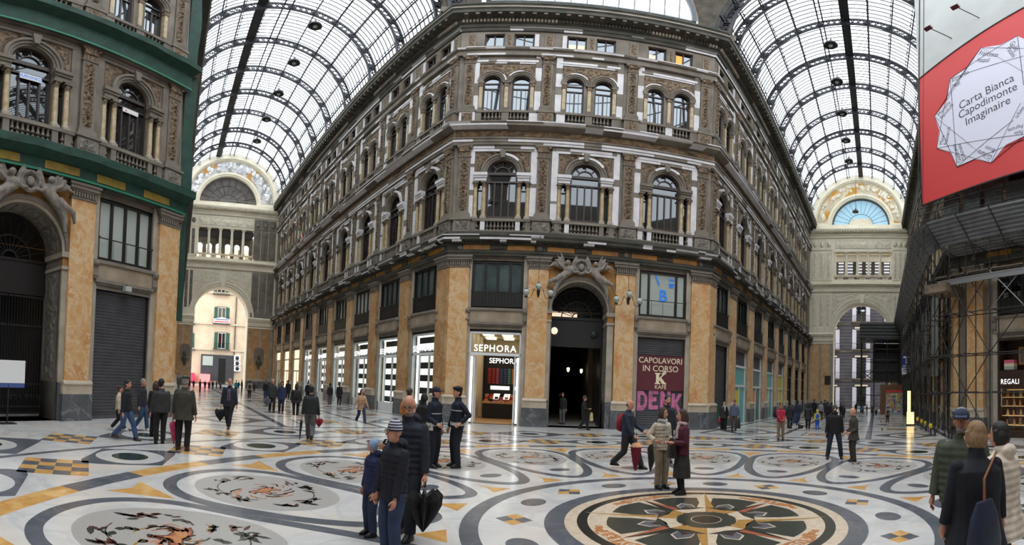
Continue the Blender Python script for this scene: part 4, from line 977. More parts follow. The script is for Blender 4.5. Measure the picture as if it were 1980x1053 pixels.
# ---------------------------------------------------------------- glazed barrel vaults over the arms
mat('vault_iron', (44,45,52), .5)
def vault(name, F, length, ribs, ridge_off, lamps, lampx, lab):  # F: x across, y along the arm
    R = 7.3; zc = 27.2
    root = empty(name, F); struct(root)
    P = lambda a, r, y: (cos(a)*r, y, zc+sin(a)*r)
    b = MB(); b.mat('roof_glass'); n = 36
    vs = [P(pi*i/n, R+.1, y) for y in (0, length) for i in range(n+1)]; b.add(vs, [(i, i+1, n+2+i, n+1+i) for i in range(n)]); b.obj('glass', root)
    # purlins (trussed longitudinals)
    for k in range(1, 12):
        a = pi*k/12; b = MB(); b.mat('vault_iron'); b.bar(P(a,R-.03,0), P(a,R-.03,length), .1, .1); b.bar(P(a,R-.28,0), P(a,R-.28,length), .05)
        m = int(length/1.25)
        for i in range(m+1): y = i*length/m; b.bar(P(a,R-.28,y), P(a,R-.03,y), .03)
        for i in range(m): b.ball(P(a,R-.28,(i+.5)*length/m), .085, 6, 4)
        b.obj('purlin', root)
    b = MB(); b.mat('vault_iron'); g = .49; m = int(length/g)
    for j in range(m+1):
        y = j*length/m; seg = 30
        for i in range(seg): b.bar(P(pi*i/seg,R+.05,y), P(pi*(i+1)/seg,R+.05,y), .07, .06)
    b.obj('glazing_bars', root)
    for y in ribs:
        b = MB(); b.mat('vault_iron'); seg = 48
        for r_, w in ((R-.02,.2),(R-.62,.2)):
            for i in range(seg): b.bar(P(pi*i/seg,r_,y), P(pi*(i+1)/seg,r_,y), .13, w)
        for i in range(seg):
            a0, a1 = pi*i/seg, pi*(i+1)/seg; b.bar(P(a0,R-.6,y), P(a1,R-.04,y), .06, .08); b.bar(P(a0,R-.04,y), P(a1,R-.6,y), .06, .08)
        for k in range(1, 12): a = pi*k/12; b.cbox(P(a,R-.32,y), .42, .24, .5, Matrix.Rotation(-(a-pi/2),3,'Y'))
        b.obj('rib', root)
    b = MB(); b.mat('iron_dark'); x = ridge_off; zr = zc+sqrt(R*R-x*x); b.box(x-.34, x+.34, .0, length, zr-.25, zr-.12); b.obj('ridge_walkway', root)
    mat('ridge_panel_'+name, (206,214,214), .5) ; b = MB(); b.mat('vault_iron'); x2 = x+1.7*(1 if ridge_off < 0 else -1); b.bar((x2,0,zc+sqrt(R*R-x2*x2)-.1),(x2,length,zc+sqrt(R*R-x2*x2)-.1),.1,.12); b.obj('ridge_rail', root)
    # springing gallery railing
    for s in (-1,1):
        b = MB(); b.mat('vault_iron')
        b.bar((s*7.0,0,27.25),(s*7.0,length,27.25),.08); b.bar((s*7.0,0,27.9),(s*7.0,length,27.9),.06); m = int(length/.5)
        for i in range(m): y = i*length/m; b.bar((s*7.0,y,27.25),(s*7.0,y+.25,27.9),.03); b.bar((s*7.0,y+.25,27.9),(s*7.0,y+.5,27.25),.03)
        b.obj('springing_rail', root)
    for i, y in enumerate(lamps):
        t = empty('pendant_lamp', F @ T(lampx, y, 27.0)); tag(t, '%s pendant lamp from the octagon under the glass vault of the %s arm' % (ORD[i], lab), 'lamp', 'pendant lamps under the %s vault' % lab)
        b = MB(); b.mat('iron_dark').tube([(0,0,.7),(0,0,34.58-27.0)], .02, 5); b.obj('cable', t)
        b = MB(); b.mat('iron').lathe([(.03,.75),(.08,.6),(.14,.42),(.42,.2),(.46,0),(.4,.02),(.1,.12)], n=14); b.obj('lamp_shade', t)
        b = MB(); b.mat('blind').ball((0,0,.02), .16, 8, 6); b.obj('bulb', t)
FVL = Matrix.Translation((0, S_-.3, 0)); VL = L1-S_+.3
vault('ceiling_left', FVL, VL, [y-(S_-.3) for y in (18.6,20.1,25.0,29.6,34.9,40.0,44.8,49.5,54.5,59.0)], -2.3, [y-(S_-.3) for y in (24,29,34,39,44)], .35, 'perfumery')
FVR = frame((S_-.3, 0), (0,-1)); VR = L2-S_+.3
vault('ceiling_right', FVR, VR, [x-(S_-.3) for x in (18.6,20.6,25.1,30.2,35.2,40.2,44.9,49.5,54.0)], .15, [x-(S_-.3) for x in (20.5,25.2,30.1,35.1,39.6,54.5)], -.4, 'scaffold')
# ---------------------------------------------------------------- drum over the octagon: pendentives, iron lunettes, glazed dome
dr = empty('ceiling_dome'); struct(dr)
corners = []
for sx, sy in ((1,1),(-1,1),(-1,-1),(1,-1)):
    pr = [(sx*W_, sy*S_), (sx*S_, sy*W_)] if sx*sy > 0 else [(sx*S_, sy*W_), (sx*W_, sy*S_)]
    corners += pr
for (cx, cy) in corners:
    b = MB(); b.mat('stone_dark'); d = Vector((cx,cy,0)).normalized(); t = Vector((-d.y,d.x,0)); vs = []
    prof = [(0,27.0,1.05),(.05,29.5,1.15),(-.35,32.0,1.7),(-1.3,34.5,2.6),(-2.8,36.5,3.6)]
    n = len(prof)
    for off, z, hw in prof:
        for s_, k_ in ((-1,0),(1,0),(1,1.0),(-1,1.0)): vs.append(Vector((cx,cy,0))+d*(off+.35+k_)+t*s_*hw+Vector((0,0,z)))
    b.add(vs, [(i*4+k, i*4+(k+1) % 4, i*4+4+(k+1) % 4, i*4+4+k) for i in range(n-1) for k in range(4)]); 
    b.mat('stone').add([Vector((cx,cy,0))+d*(.3+e)+t*q_+Vector((0,0,z)) for z in (26.95,27.5) for e, q_ in ((-.1,-1.3),(-.1,1.3),(1.2,1.3),(1.2,-1.3))], [(0,1,5,4),(1,2,6,5),(2,3,7,6),(3,0,4,7),(4,5,6,7)])
    b.obj('pendentive', dr)
for F in (FAB, FCD, FSE):
    b = MB(); b.mat('iron_blue'); c = LAB/2
    for z in (27.1, 28.5): b.bar((1.2,.4,z),(LAB-1.2,.4,z),.12)
    n = 11
    for i in range(n):
        x = 1.4+(i+.5)*(LAB-2.8)/n; b.arch(x, 27.8, .36, .43, .36, .44, 0, 2*pi, 14); b.arch(x, 27.8, .58, .64, .36, .44, 0, 2*pi, 14)
        for k in range(6): a = k*pi/3; b.bar((x+cos(a)*.4,.4,27.8+sin(a)*.4),(x+cos(a)*.62,.4,27.8+sin(a)*.62),.05)
        b.bar((x+.55,.4,27.1),(x+.55,.4,28.5),.08)
    for i in range(14): x = 1.4+i*(LAB-2.8)/13; b.bar((x,.4,28.5),(x,.4,28.5+sqrt(max(0,6.2**2-(x-c)**2))),.07)
    b.arch(c, 28.5, 6.1, 6.4, .3, .5, n=40)
    b.obj('iron_lunette', dr, F)
b = MB(); b.mat('vault_iron'); R0 = 17.6
for k in range(24):
    a = 2*pi*k/24; pts = [(cos(a)*R0*cos(q), sin(a)*R0*cos(q), 37+sin(q)*19) for q in [i*pi/2/10 for i in range(10)]]
    for i in range(9): b.bar(pts[i], pts[i+1], .22, .35)
for z_ in range(0, 9): 
    q = z_*pi/2/10; pts = [(cos(2*pi*k/48)*R0*cos(q), sin(2*pi*k/48)*R0*cos(q), 37+sin(q)*19) for k in range(49)]
    for i in range(48): b.bar(pts[i], pts[i+1], .12, .12)
b.obj('dome_ribs', dr)
b = MB(); b.mat('roof_glass'); vs = [(cos(2*pi*k/32)*(R0+.2)*cos(q), sin(2*pi*k/32)*(R0+.2)*cos(q), 37+sin(q)*19) for q in [i*pi/2/10 for i in range(11)] for k in range(32)]
b.add(vs, [(i*32+k, i*32+(k+1) % 32, (i+1)*32+(k+1) % 32, (i+1)*32+k) for i in range(10) for k in range(32)]); b.obj('glass', dr)
# walls closing the unseen half of the octagon behind the camera, and the near side of the left arm
b = MB(); b.mat('stone'); b.slab(rectpts(0, LLEN, 0, 27.2), [], 0, .4); o = b.obj('wall_left_arm', None, FLA); struct(o)
cornice('cornice', PROF_G, LLEN, .414, -1, o); cornice('string_course', PROF_1, LLEN, .414, -1, o, base='stone'); cornice('roof_cornice', PROF_R, LLEN, .414, -1, o)
for p in LPI: q = link('pilaster', SH['shaft'], o); q.matrix_local = T(p); link('plinth', SH['plinth'], q); link('capital', SH['cap'], q)
b = MB(); b.mat('stone')
for A, B in (((-S_,W_),(-25.5,W_)),((-25.5,W_),(-25.5,-W_)),((-25.5,-W_),(-S_,-W_)),((-S_,-W_),(-W_,-S_)),((-W_,-S_),(-W_,-25.5)),((-W_,-25.5),(W_,-25.5)),((W_,-25.5),(W_,-S_))):
    b.quad((A[0],A[1],0),(B[0],B[1],0),(B[0],B[1],27),(A[0],A[1],27))
struct(b.obj('wall_back'))
# ---------------------------------------------------------------- shopfronts
mat('light_white', (255,252,244), .5, emit=.58); mat('sign_white', (255,255,255), .5, emit=.7); mat('light_soft', (255,232,196), .5, emit=.42); mat('shop_lamp', (255,244,224), .5, emit=1.0); mat('shop_cream', (226,212,180), .6); mat('wood_floor', (206,164,116), .35, (186,140,94), 6)
mat('maroon', (92,36,44), .7); mat('letter_cream', (238,226,190), .6); mat('graffiti_pink', (206,120,160), .6, (176,92,136), 5); mat('graffiti_green', (40,104,80), .6); mat('teal_glass', (104,176,172), .2); mat('teal_dark', (70,110,108), .15); mat('yellow_sign', (216,206,50), .5)
mat('red_lip', (196,50,50), .5); mat('pink_p', (206,92,120), .5); mat('blue_p', (70,90,150), .5); mat('orange_p', (220,140,60), .5)
mat('shop_wood', (62,40,30), .4, (44,28,22), 5); mat('regali_glow', (255,206,140), .5, emit=.16)
def sephora_front(M, label, entrance=False, sign='SEPHORA', kind=0):
    t = empty('shopfront', M); tag(t, label, 'shopfront', None if entrance else None)
    b = MB(); b.mat('white_paint')
    for x in (-WG, WG-.1): b.box(x, x+.1, .02, .22, 0, 4.86)
    b.box(-WG, WG, .02, .22, 3.62, 3.76).box(-WG, WG, .02, .22, 4.76, 4.86); b.mat('black').box(-WG, WG, .02, .3, 4.86, 5.0)
    if not entrance:
        b.mat('white_paint').box(-WG, WG, .02, .2, 0, .62); 
        for x in (-.62, .5): b.box(x-.03, x+.03, .06, .18, .6, 3.65)
        for x in (-1.0, .0, .95): b.box(x-.22, x+.22, 0, .04, .14, .5)
    b.obj('frame', t)
    b = MB(); b.mat('sign_white'); addtext(b, sign, .5, 0 if entrance else -.05, 3.98, -.02, .002, sx=1.0, sp=1.16); b.obj('sign', t)
    b = MB(); b.mat('clear_glass').box(-WG+.1, WG-.1, .1, .11, 3.76, 4.76)
    if not entrance: b.box(-WG+.1, WG-.1, .1, .11, .62, 3.62)
    b.obj('glass', t)
    if not entrance:
        # black and white striped light boxes behind the glass
        b = MB(); n = 11
        for i in range(n):
            z0 = .62+i*4.1/n; b.mat('light_white' if i % 2 else 'black').box(-WG+.12, .62, .5, .55, z0, z0+4.1/n)
        b.obj('striped_panel', t)
        b = MB(); b.mat('shop_cream').box(.62, WG+.3, 1.2, 1.25, 0, 4.8)
        for i in range(7): b.mat('black').box(.75, WG, 1.1, 1.2, .7+i*.42, .9+i*.42)
        b.mat('light_soft').box(.62, .7, .45, .6, .62, 4.7); b.obj('display_wall', t)
    else:
        for s in (-1, 1):
            d = empty('door'); d.parent = t
            b = MB(); x = s*(WG-.32); b.mat('white_paint').box(x-.04, x+.04, .05, .95, 0, .12).box(x-.04, x+.04, .05, .95, 3.5, 3.62).box(x-.04, x+.04, .05, .12, 0, 3.6).box(x-.04, x+.04, .88, .95, 0, 3.6); b.obj('door_frame', d)
            b = MB(); b.mat('clear_glass').box(x-.01, x+.01, .1, .9, .1, 3.5); b.obj('glass', d)
            b = MB(); b.mat('light_white').box(s*(WG-.16)-.06, s*(WG-.16)+.06, .1, .16, .1, 3.55); b.obj('light_strip', t)
    return t
M0 = FAB @ T(2.76)
sephora_front(M0, 'bright open perfumery entrance with white SEPHORA letters beside the tall arch', True)
# the perfumery interior
b = MB(); b.mat('wood_floor').quad((-1.4,.3,.03),(2.6,.3,.03),(2.6,9,.03),(-1.4,9,.03)); b.mat('shop_cream').quad((-1.4,.3,0),(-1.4,9,0),(-1.4,9,5.2),(-1.4,.3,5.2)); b.quad((2.6,.3,0),(2.6,.3,5.2),(2.6,9,5.2),(2.6,9,0)); b.quad((-1.4,.3,5.2),(-1.4,9,5.2),(2.6,9,5.2),(2.6,.3,5.2)); b.mat('black').quad((-1.4,8.2,0),(2.6,8.2,0),(2.6,8.2,4.3),(-1.4,8.2,4.3)); b.mat('shop_cream').quad((-1.4,8.2,4.3),(2.6,8.2,4.3),(2.6,8.2,5.2),(-1.4,8.2,5.2))
b.mat('shop_lamp')
for i in range(3):
    for j in range(3): b.box(-1.1+i*1.25, -.4+i*1.25, 1.2+j*2.3, 2.2+j*2.3, 5.1, 5.15)
struct(b.obj('wall_shop', None, M0))
t = empty('product_wall', M0 @ T(1.2, 8.0, 0)); tag(t, 'black wall of coloured make-up swatches under second SEPHORA sign', 'display')
b = MB(); b.mat('black').box(-2.4, 1.35, -.1, .05, 2.1, 4.2); b.obj('panel', t); b = MB(); b.mat('sign_white'); addtext(b, 'SEPHORA', .5, -1.1, 3.75, -.12, .002); b.obj('sign', t)
b = MB(); rp = random.Random(3); cols = ['red_lip','pink_p','blue_p','teal_glass','orange_p','red_lip','pink_p','red_lip']
for i in range(12):
    for j in range(9): b.mat(cols[(i*8)//12]).box(-2.2+i*.29, -1.99+i*.29, -.13, -.1, 2.2+j*.12, 2.27+j*.12)
b.obj('swatches', t)['kind'] = 'stuff'
for xa, xb in ((-2.0,-.6),(-.2,1.2)): b = MB(); b.mat('light_white').box(xa,xb,-.12,-.1,1.78,2.03); b.obj('light_panel', t)
t = empty('shop_counter', M0 @ T(.9, 4.6, 0)); tag(t, 'dark make-up counter with lit wooden trays inside the perfumery', 'counter')
b = MB(); b.mat('black').box(-1.9, 1.55, -.4, .8, .03, .95); b.obj('base', t); b = MB(); b.mat('wood_floor').prism([(-1.9,.95),(1.55,.95),(1.55,1.08),(-1.9,1.08)], -.45, .8); b.obj('tray', t)
b = MB()
for i in range(10):
    for j in range(3): b.mat(('orange_p','pink_p','red_lip','black','wood_floor')[(i*3+j*2) % 5]).box(-1.8+i*.33, -1.56+i*.33, -.3+j*.3, -.1+j*.3, 1.08+j*.14, 1.2+j*.16)
b.obj('product', t)['kind'] = 'stuff'
for x in (-1.3,-.6,.9): b = MB(); b.mat('light_white'); b.prism([(x,1.2),(x+.4,1.2),(x+.5,1.55),(x+.1,1.55)], .3, .32); b.obj('mirror_lamp', t)
for k in range(6):
    c = LLEN-LC[k]; M = FL @ T(c)
    sephora_front(M, 'striped black-and-white perfumery window, %s of six counted from the corner pier' % ORD[k], sign='SEPHORA')
def shutter(M, label, z1=4.99, dark=True, extra=None):
    t = empty('roller_shutter', M); tag(t, label, 'shutter'); b = MB(); b.mat('shutter_dark' if dark else 'shutter_grey'); n = 40
    prof = []
    for i in range(n): z = .1+i*(z1-.1)/n; prof += [(.12,z),(.1,z+.04),(.1,z+(z1-.1)/n-.03)]
    prof.append((.12,z1)); b.extr(prof, -WG, WG); b.obj('slats', t)
    b = MB(); b.mat('shutter_grey').box(-WG, WG, .06, .16, 0, .14); b.obj('bottom_bar', t)
    for xg in (-WG, WG-.08): b = MB(); b.mat('iron_dark').box(xg, xg+.08, .04, .2, 0, z1); b.obj('guide_rail', t)
    return t
t = shutter(FAB @ T(12.3), 'dark roller shutter behind the burgundy coffee banner with pink graffiti')
b = MB(); b.mat('graffiti_pink')
G = {'D':[(0,0),(0,1),(.5,1),(.85,.7),(.85,.3),(.5,0)],'E':[(0,0),(0,1),(.8,1),(.8,.78),(.3,.78),(.3,.62),(.65,.62),(.65,.4),(.3,.4),(.3,.22),(.8,.22),(.8,0)],'N':[(0,0),(0,1),(.28,1),(.6,.5),(.6,1),(.88,1),(.88,0),(.6,0),(.28,.5),(.28,0)],'K':[(0,0),(0,1),(.28,1),(.28,.62),(.6,1),(.95,1),(.5,.52),(.95,0),(.6,0),(.28,.4),(.28,0)]}
x = -WG+.1
for ch, dz in (('D',0),('E',.08),('N',.03),('K',-.1)):
    pts = [(x+px*.72, 1.0+dz+pz*1.08) for px, pz in G[ch]]
    if ch == 'D': b.slab(pts, [[(x+.2,1.3),(x+.2,1.85),(x+.36,1.85),(x+.45,1.7),(x+.45,1.45),(x+.36,1.3)]], .085, .01)
    else: b.slab(pts, [], .085, .01)
    x += .7
b.obj('graffiti', t)
t = empty('banner', FAB @ T(12.3)); tag(t, 'burgundy banner reading CAPOLAVORI IN CORSO K KAFÈ over a shutter', 'banner')
b = MB(); b.mat('maroon').box(-WG+.0, WG-.02, .03, .05, 2.12, 4.02); b.obj('sheet', t)
b = MB(); b.mat('letter_cream'); addtext(b, 'CAPOLAVORI', .43, .0, 3.74, .02, .003, sx=1.02); addtext(b, 'IN CORSO', .46, .0, 3.3, .02, .003, sx=1.02); addtext(b, 'KAFÈ', .3, .02, 2.3, .02, .002, sx=1.05)
K = [(-.34,2.47),(-.34,2.52),(-.27,2.55),(-.27,3.0),(-.34,3.03),(-.34,3.08),(-.0,3.08),(-.0,3.03),(-.08,3.0),(-.08,2.8),(.13,3.0),(.07,3.03),(.07,3.08),(.33,3.08),(.33,3.03),(.24,3.0),(.05,2.83),(.3,2.55),(.37,2.52),(.37,2.47),(.12,2.47),(.0,2.62),(-.08,2.72),(-.08,2.55),(-.0,2.52),(-.0,2.47)]
b.slab(K, [], .02, .005)
b.slab([(.16,3.1),(.1,3.22),(.2,3.16),(.25,3.26),(.3,3.16),(.4,3.22),(.36,3.1)], [], .02, .005); b.obj('lettering', t)
t = shutter(FCD @ T(LAB-2.9), 'dark grey roller shutter on the green-netted block')
t = empty('wall_lamp', FCD @ T(LAB-2.9, -.2, 5.1)); tag(t, 'small grey floodlight above the netted block\'s roller shutter', 'lamp'); b = MB(); b.mat('blind').box(-.16,.16,-.16,.05,-.06,.14); b.obj('housing', t); b = MB(); b.mat('iron_dark').box(-.03,.03,-.05,.22,.1,.2); b.obj('bracket', t)
# right arm: shutter, teal glass fronts, dark doors
t = shutter(FR @ T(RC[0]), 'dark roller shutter with green scrawl, first bay of the arm facing the scaffold'); b = MB(); b.mat('graffiti_green')
rg = random.Random(9)
for i in range(9): x = -.7+i*.17; pts = [(x+.06*sin(j*1.4+i), .085, .5+j*.16) for j in range(int(4+rg.random()*5))]; b.tube(pts, .03, 5)
b.obj('graffiti', t)
def shopfront(M, label, top, mid, frame_='white_paint', ztop=3.9, back=None, low=None):
    t = empty('shopfront', M); tag(t, label, 'shopfront'); b = MB(); b.mat(frame_)
    for x in (-WG, WG-.08): b.box(x, x+.08, .02, .2, 0, 4.99)
    for z in (2.55, ztop): b.box(-WG, WG, .0, .2, z, z+.14)
    b.box(-.05,.05,.04,.2,0,2.55); b.obj('frame', t)
    b = MB(); b.mat(top).box(-WG, WG, .1, .13, ztop+.14, 4.99); b.obj('upper_panel', t); b = MB(); b.mat(mid).box(-WG+.08, WG-.08, .1, .12, 0, ztop); b.obj('glass', t)
    if low: b = MB(); b.mat(low).box(-.9,-.2,.04,.08,1.2,2.3); b.obj('poster', t)
    return t
shopfront(FR @ T(RC[1]), 'teal-glazed shopfront with grey shutter above, second bay of the arm facing the scaffold', 'shutter_grey', 'teal_glass', low='yellow_sign')
shopfront(FR @ T(RC[2]), 'shopfront with pale frame and poster, third bay of the arm facing the scaffold', 'shutter_grey', 'teal_dark', low='orange_p')
shopfront(FR @ T(RC[3]), 'shopfront with teal glass and white mullions, fourth bay of the arm facing the scaffold', 'shutter_grey', 'teal_glass')
shopfront(FR @ T(RC[4]), 'shopfront with yellow sheet, fifth bay of the arm facing the scaffold', 'shutter_grey', 'yellow_sign')
for k in (5,6,7): shopfront(FR @ T(RC[k]), 'dark glazed shopfront, %s bay of the arm facing the scaffold' % ORD[k], 'glass_window', 'glass_window', 'iron_dark')
for k in (6,7,8): shopfront(FL @ T(LLEN-LC[k]), 'lit cream shop window, %s bay beyond the perfumery windows' % ORD[k], 'light_soft', 'light_soft' if k < 8 else 'shop_cream', 'stone_light')
for k in range(8): shutter(FSA @ T(RLEN-RC[k]), 'dark shutter behind the scaffold tubes, %s bay' % ORD[k])
shutter(FSE @ T(8.6), 'dark shutter beyond the gift shop, hidden by the frame'); shutter(FSE @ T(12.8), 'second dark shutter beyond the gift shop, outside the frame'); shutter(FCD @ T(LAB-12.4), 'dark shutter past the left gate, outside the frame')
# gift shop on the right
t = empty('gift_shop', FSE @ T(4.15)); tag(t, 'dark wooden gift shop window with white REGALI letters and lit shelves', 'shop')
b = MB(); b.mat('shop_wood').box(-WG,-WG+.12,-.05,.9,0,4.99).box(WG-.12,WG,-.05,.9,0,4.99).box(-WG,WG,-.05,.2,0,.35).box(-WG,WG,-.06,.3,2.45,3.35).box(-WG,WG,.85,.9,0,4.99).box(-WG,WG,-.05,.9,4.85,4.99); b.obj('frame', t)
b = MB(); b.mat('sign_white'); addtext(b, 'REGALI', .36, -.7, 2.78, -.08, .0, sx=.86, sp=1.14); b.obj('sign', t)
for k, z in enumerate((.62,1.1,1.58,2.02)):
    s = empty('shelf'); s.parent = t; b = MB(); b.mat('regali_glow').box(-WG+.15, WG-.15, .15, .7, z-.03, z); b.obj('board', s)
b = MB(); b.mat('clear_glass').box(-WG+.12, WG-.12, .0, .01, .35, 2.45); b.obj('glass', t)
b = MB(); b.mat('regali_glow').box(-WG+.2, WG-.2, .6, .64, 2.36, 2.42); b.obj('lamp', t)
figc = ['wood_floor','shop_cream','marble_brown','orange_p','stone_light','marble_trim']
nf = 0
for k, z in enumerate((.62,1.1,1.58,2.02)):
    for i in range(7):
        x = -WG+.35+i*.4; s = .8+.4*((i*7+k*3) % 5)/5
        f = empty('figurine', FSE @ T(4.15+x, .35+.08*((i+k) % 2), z)); tag(f, 'small ceramic figurine, %s from the left on the %s gift shelf' % (ORD[i], ('bottom','second','third','top')[k]), 'figurine', 'figurines on the gift shop shelves')
        b = MB(); b.mat(figc[(i*2+k) % 6]).lathe([(.09*s,0),(.1*s,.05),(.06*s,.14*s),(.075*s,.2*s),(.03*s,.25*s)], n=8); b.obj('body', f); b = MB(); b.mat(figc[(i+k*3+1) % 6]).ball((0,0,.28*s), .05*s, 8, 6); b.obj('head', f)
t = empty('picture', FSE @ T(4.15+.15, .5, 4.1)); tag(t, 'gilt-framed picture in the upper window of the gift shop', 'picture'); b = MB(); b.mat('gold_panel').box(-.6,.6,0,.05,-.45,.45); b.obj('frame', t); b = MB(); b.mat('shutter_grey').box(-.5,.5,-.01,.01,-.35,.35); b.obj('canvas', t)
for i in range(3): o = MB().mat(('blind','shop_cream','pink_p')[i]).box(-.3,.3,-.2,.2,0,.16).obj('gift_box', None, FSE @ T(3.25, .4, 3.4+i*.165)); tag(o, '%s gift box of a small stack in the upper gift shop window' % ('bottom','middle','top')[i], 'box', 'gift boxes in the upper window')
# ---------------------------------------------------------------- globes on chains in front of the piers, sculptures, plaques, nets
def globe_lamp(F, x, z, label):
    t = empty('globe_chandelier', F @ T(x, -.95, z)); tag(t, label, 'chandelier')
    b = MB(); b.mat('iron_dark').tube([(0,0,.1),(0,0,9.9-z)], .012, 5).lathe([(0,-.35),(.05,-.3),(.09,-.1),(.05,.1),(.02,.2)], n=10); b.tube([(0,0,9.9-z),(0,.4,9.9-z)], .02, 5); b.obj('stem', t)
    for s in (-1, 1, 0):
        b = MB(); b.mat('iron_dark'); X = s*.66; Yy = -.3 if s == 0 else 0; z0 = .18 if s == 0 else -.08
        b.tube([(0,0,-.1),(X*.35+.0,Yy*.5,.1),(X*.6,Yy*.6,-.35),(X*.9,Yy,-.38),(X,Yy,z0-.2)], .016, 6); b.tube([(X*.2,0,.0),(X*.35,0,.16),(X*.45,0,.02),(X*.35,0,-.06)], .012, 5); b.obj('arm', t)
        b = MB(); b.mat('blind').ball((X,Yy,z0), .17, 14, 9); b.mat('iron_dark').lathe([(.1,-.2),(.06,-.28),(.02,-.3)], (X,Yy,z0), 10).lathe([(.1,.14),(.06,.2),(.0,.22)], (X,Yy,z0), 10); b.obj('globe', t)
globe_lamp(FAB, 5.05, 6.95, 'three-globe chandelier hanging between perfumery entrance and passage arch')
globe_lamp(FAB, 10.0, 6.85, 'three-globe chandelier hanging between passage arch and burgundy banner')
mat('sculpture', (150,142,132), .8, (110,104,97), 5, bump=.4, bscale=14)
def victory(b, cx, cz, s, y=-.35):   # winged figure reclining on the arch, head towards the medallion
    P = lambda x, z, dy=0: (cx+s*x, y+dy, cz+z)
    b.tube([P(.62,.2), P(.95,-.05), P(1.25,-.35), P(1.45,-.8), P(1.5,-1.25)], [.17,.22,.2,.13,.07], 10); b.tube([P(1.1,-.1,-.1), P(1.35,-.3,-.15), P(1.75,-.45,-.1), P(1.9,-.85)], [.17,.15,.11,.05], 9)
    b.ball(P(.72,.22), .26, 12, 8, (1.2,.8,1)); b.ball(P(.78,.62,-.1), .15, 12, 8); b.tube([P(.75,.4), P(.77,.55,-.05)], .09, 8)
    b.tube([P(.6,.3,-.1), P(.4,.1,-.15), P(.15,.15,-.1)], [.09,.075,.05], 8); b.tube([P(.9,.3), P(1.2,.45,-.1), P(1.4,.8)], [.09,.075,.05], 8)
    for k in range(5): b.tube([P(.85+.06*k,.35,.1), P(1.05+.12*k,.75-.05*k,.1), P(1.2+.16*k,1.25-.22*k,.05)], [.1,.12,.04], 7)
    for k in range(3): b.tube([P(.55-.02*k,.3,.08), P(.42-.03*k,.7,.05), P(.3-.06*k,1.05-.1*k,.0)], [.1,.11,.05], 7)
def arch_sculpture(F, c, label):
    t = empty('sculpture_group', F @ T(c, -.05, 7.95)); tag(t, label, 'sculpture')
    for s in (-1, 1): b = MB(); b.mat('sculpture'); victory(b, 0, .1, s); link('winged_figure', fuse(b, .03, 2, 'winged_figure'), t)
    b = MB(); b.mat('sculpture').lathe([(0,.0),(.3,.0),(.3,.1),(.36,.16),(.44,.1),(.44,0)], (0,-.25,.55), 20, Matrix.Rotation(pi/2,3,'X')); b.ball((0,-.3,.55), .2, 10, 7, (.8,.6,1)); b.obj('medallion', t)
arch_sculpture(FAB, 7.42, 'pair of winged stone figures with medallion above centre arch'); arch_sculpture(FCD, LAB-7.6, 'pair of winged stone figures above the iron-gated arch')
for F, x, lb in ((FEL, 1.55, 'memorial bust plaque on the archway pier nearest the green net'), (FEL, 12.6, 'memorial bust plaque on the archway pier nearest the shop windows')):
    t = empty('memorial_plaque', F @ T(x, -.12, 4.6)); tag(t, lb, 'plaque'); b = MB(); b.mat('stone').prism([(-.75,-1.3),(.75,-1.3),(.75,.7),(.5,1.0),(0,1.15),(-.5,1.0),(-.75,.7)], -.12, 0); b.obj('slab', t); b = MB(); b.mat('stone_dark').ball((0,-.25,-.3), .28, 12, 8, (1,.8,1.2)).lathe([(.1,-1.9),(.2,-1.5),(.45,-1.0),(.4,-.75),(.2,-.6)], (0,-.2,0), 12); b.obj('bust', t)
b = MB(); b.mat('iron_dark').box(-.45,.45,-.06,0,-.6,.6); o = b.obj('notice_board', None, FER @ T(2.9, -.15, 4.2)); tag(o, 'small dark notice board on a yellow marble archway pier', 'panel')
# dust nets over the cornices of the left block
def net(M_, prof, x0, x1, label, m='net_green', band=None):
    t = empty('safety_net', M_); tag(t, label, 'net', None); b = MB(); b.mat(m); n = 24
    vs = []
    for i in range(n+1):
        x = x0+(x1-x0)*i/n
        for (y, z) in prof: vs.append((x+(-y*.414 if i == n else 0), y+.02*sin(i*2.1+z*3), z+.02*sin(i*1.7)))
    k = len(prof); b.add(vs, [(i*k+j, (i+1)*k+j, (i+1)*k+j+1, i*k+j+1) for i in range(n) for j in range(k-1)]); b.obj('sheet', t)
    b = MB(); b.mat('net_edge'); y, z = prof[0]; b.box(x0, x1-y*.4, y-.02, y+.01, z, z+.09); y, z = prof[-1]; b.box(x0, x1-y*.4, y-.02, y+.01, z-.03, z+.02); b.obj('edge_band', t)
    return t
t = net(FCD, [(-.42,8.98),(-.42,9.5),(-.85,9.72),(-.86,10.05),(-.4,10.25)], 0, LAB, 'green dust net wrapped round the lower cornice of the left block')
b = MB(); b.mat('ochre_net')
for c in CDT:
    for xa, xb in ((c-2.0,c-.5),(c+.5,c+1.9)): b = MB(); b.mat('ochre_net').box(LAB-xb, LAB-xa, -.445, -.425, 9.12, 9.46); b.obj('ochre_panel', t)
net(FCD, [(-.4,15.72),(-.38,16.6),(-.78,16.85),(-.8,17.15),(-.34,17.35)], 0, LAB, 'green dust net round the upper cornice of the left block')
t = empty('safety_net', FLA); tag(t, 'tall dark green net hanging down the corner of the left block', 'net'); b = MB(); b.mat('net_green'); vs = []
for j in range(30):
    z = 4.2+j*.8
    w_ = .35+.5*(z > 9)+.15*sin(z*1.3); vs += [(-.05,-.1,z), (.25,-.35-w_*.3,z), (w_+.25,-.5,z)]
b.add(vs, [(j*3+k, j*3+k+1, j*3+4+k, j*3+3+k) for j in range(29) for k in range(2)]); b.obj('sheet', t)
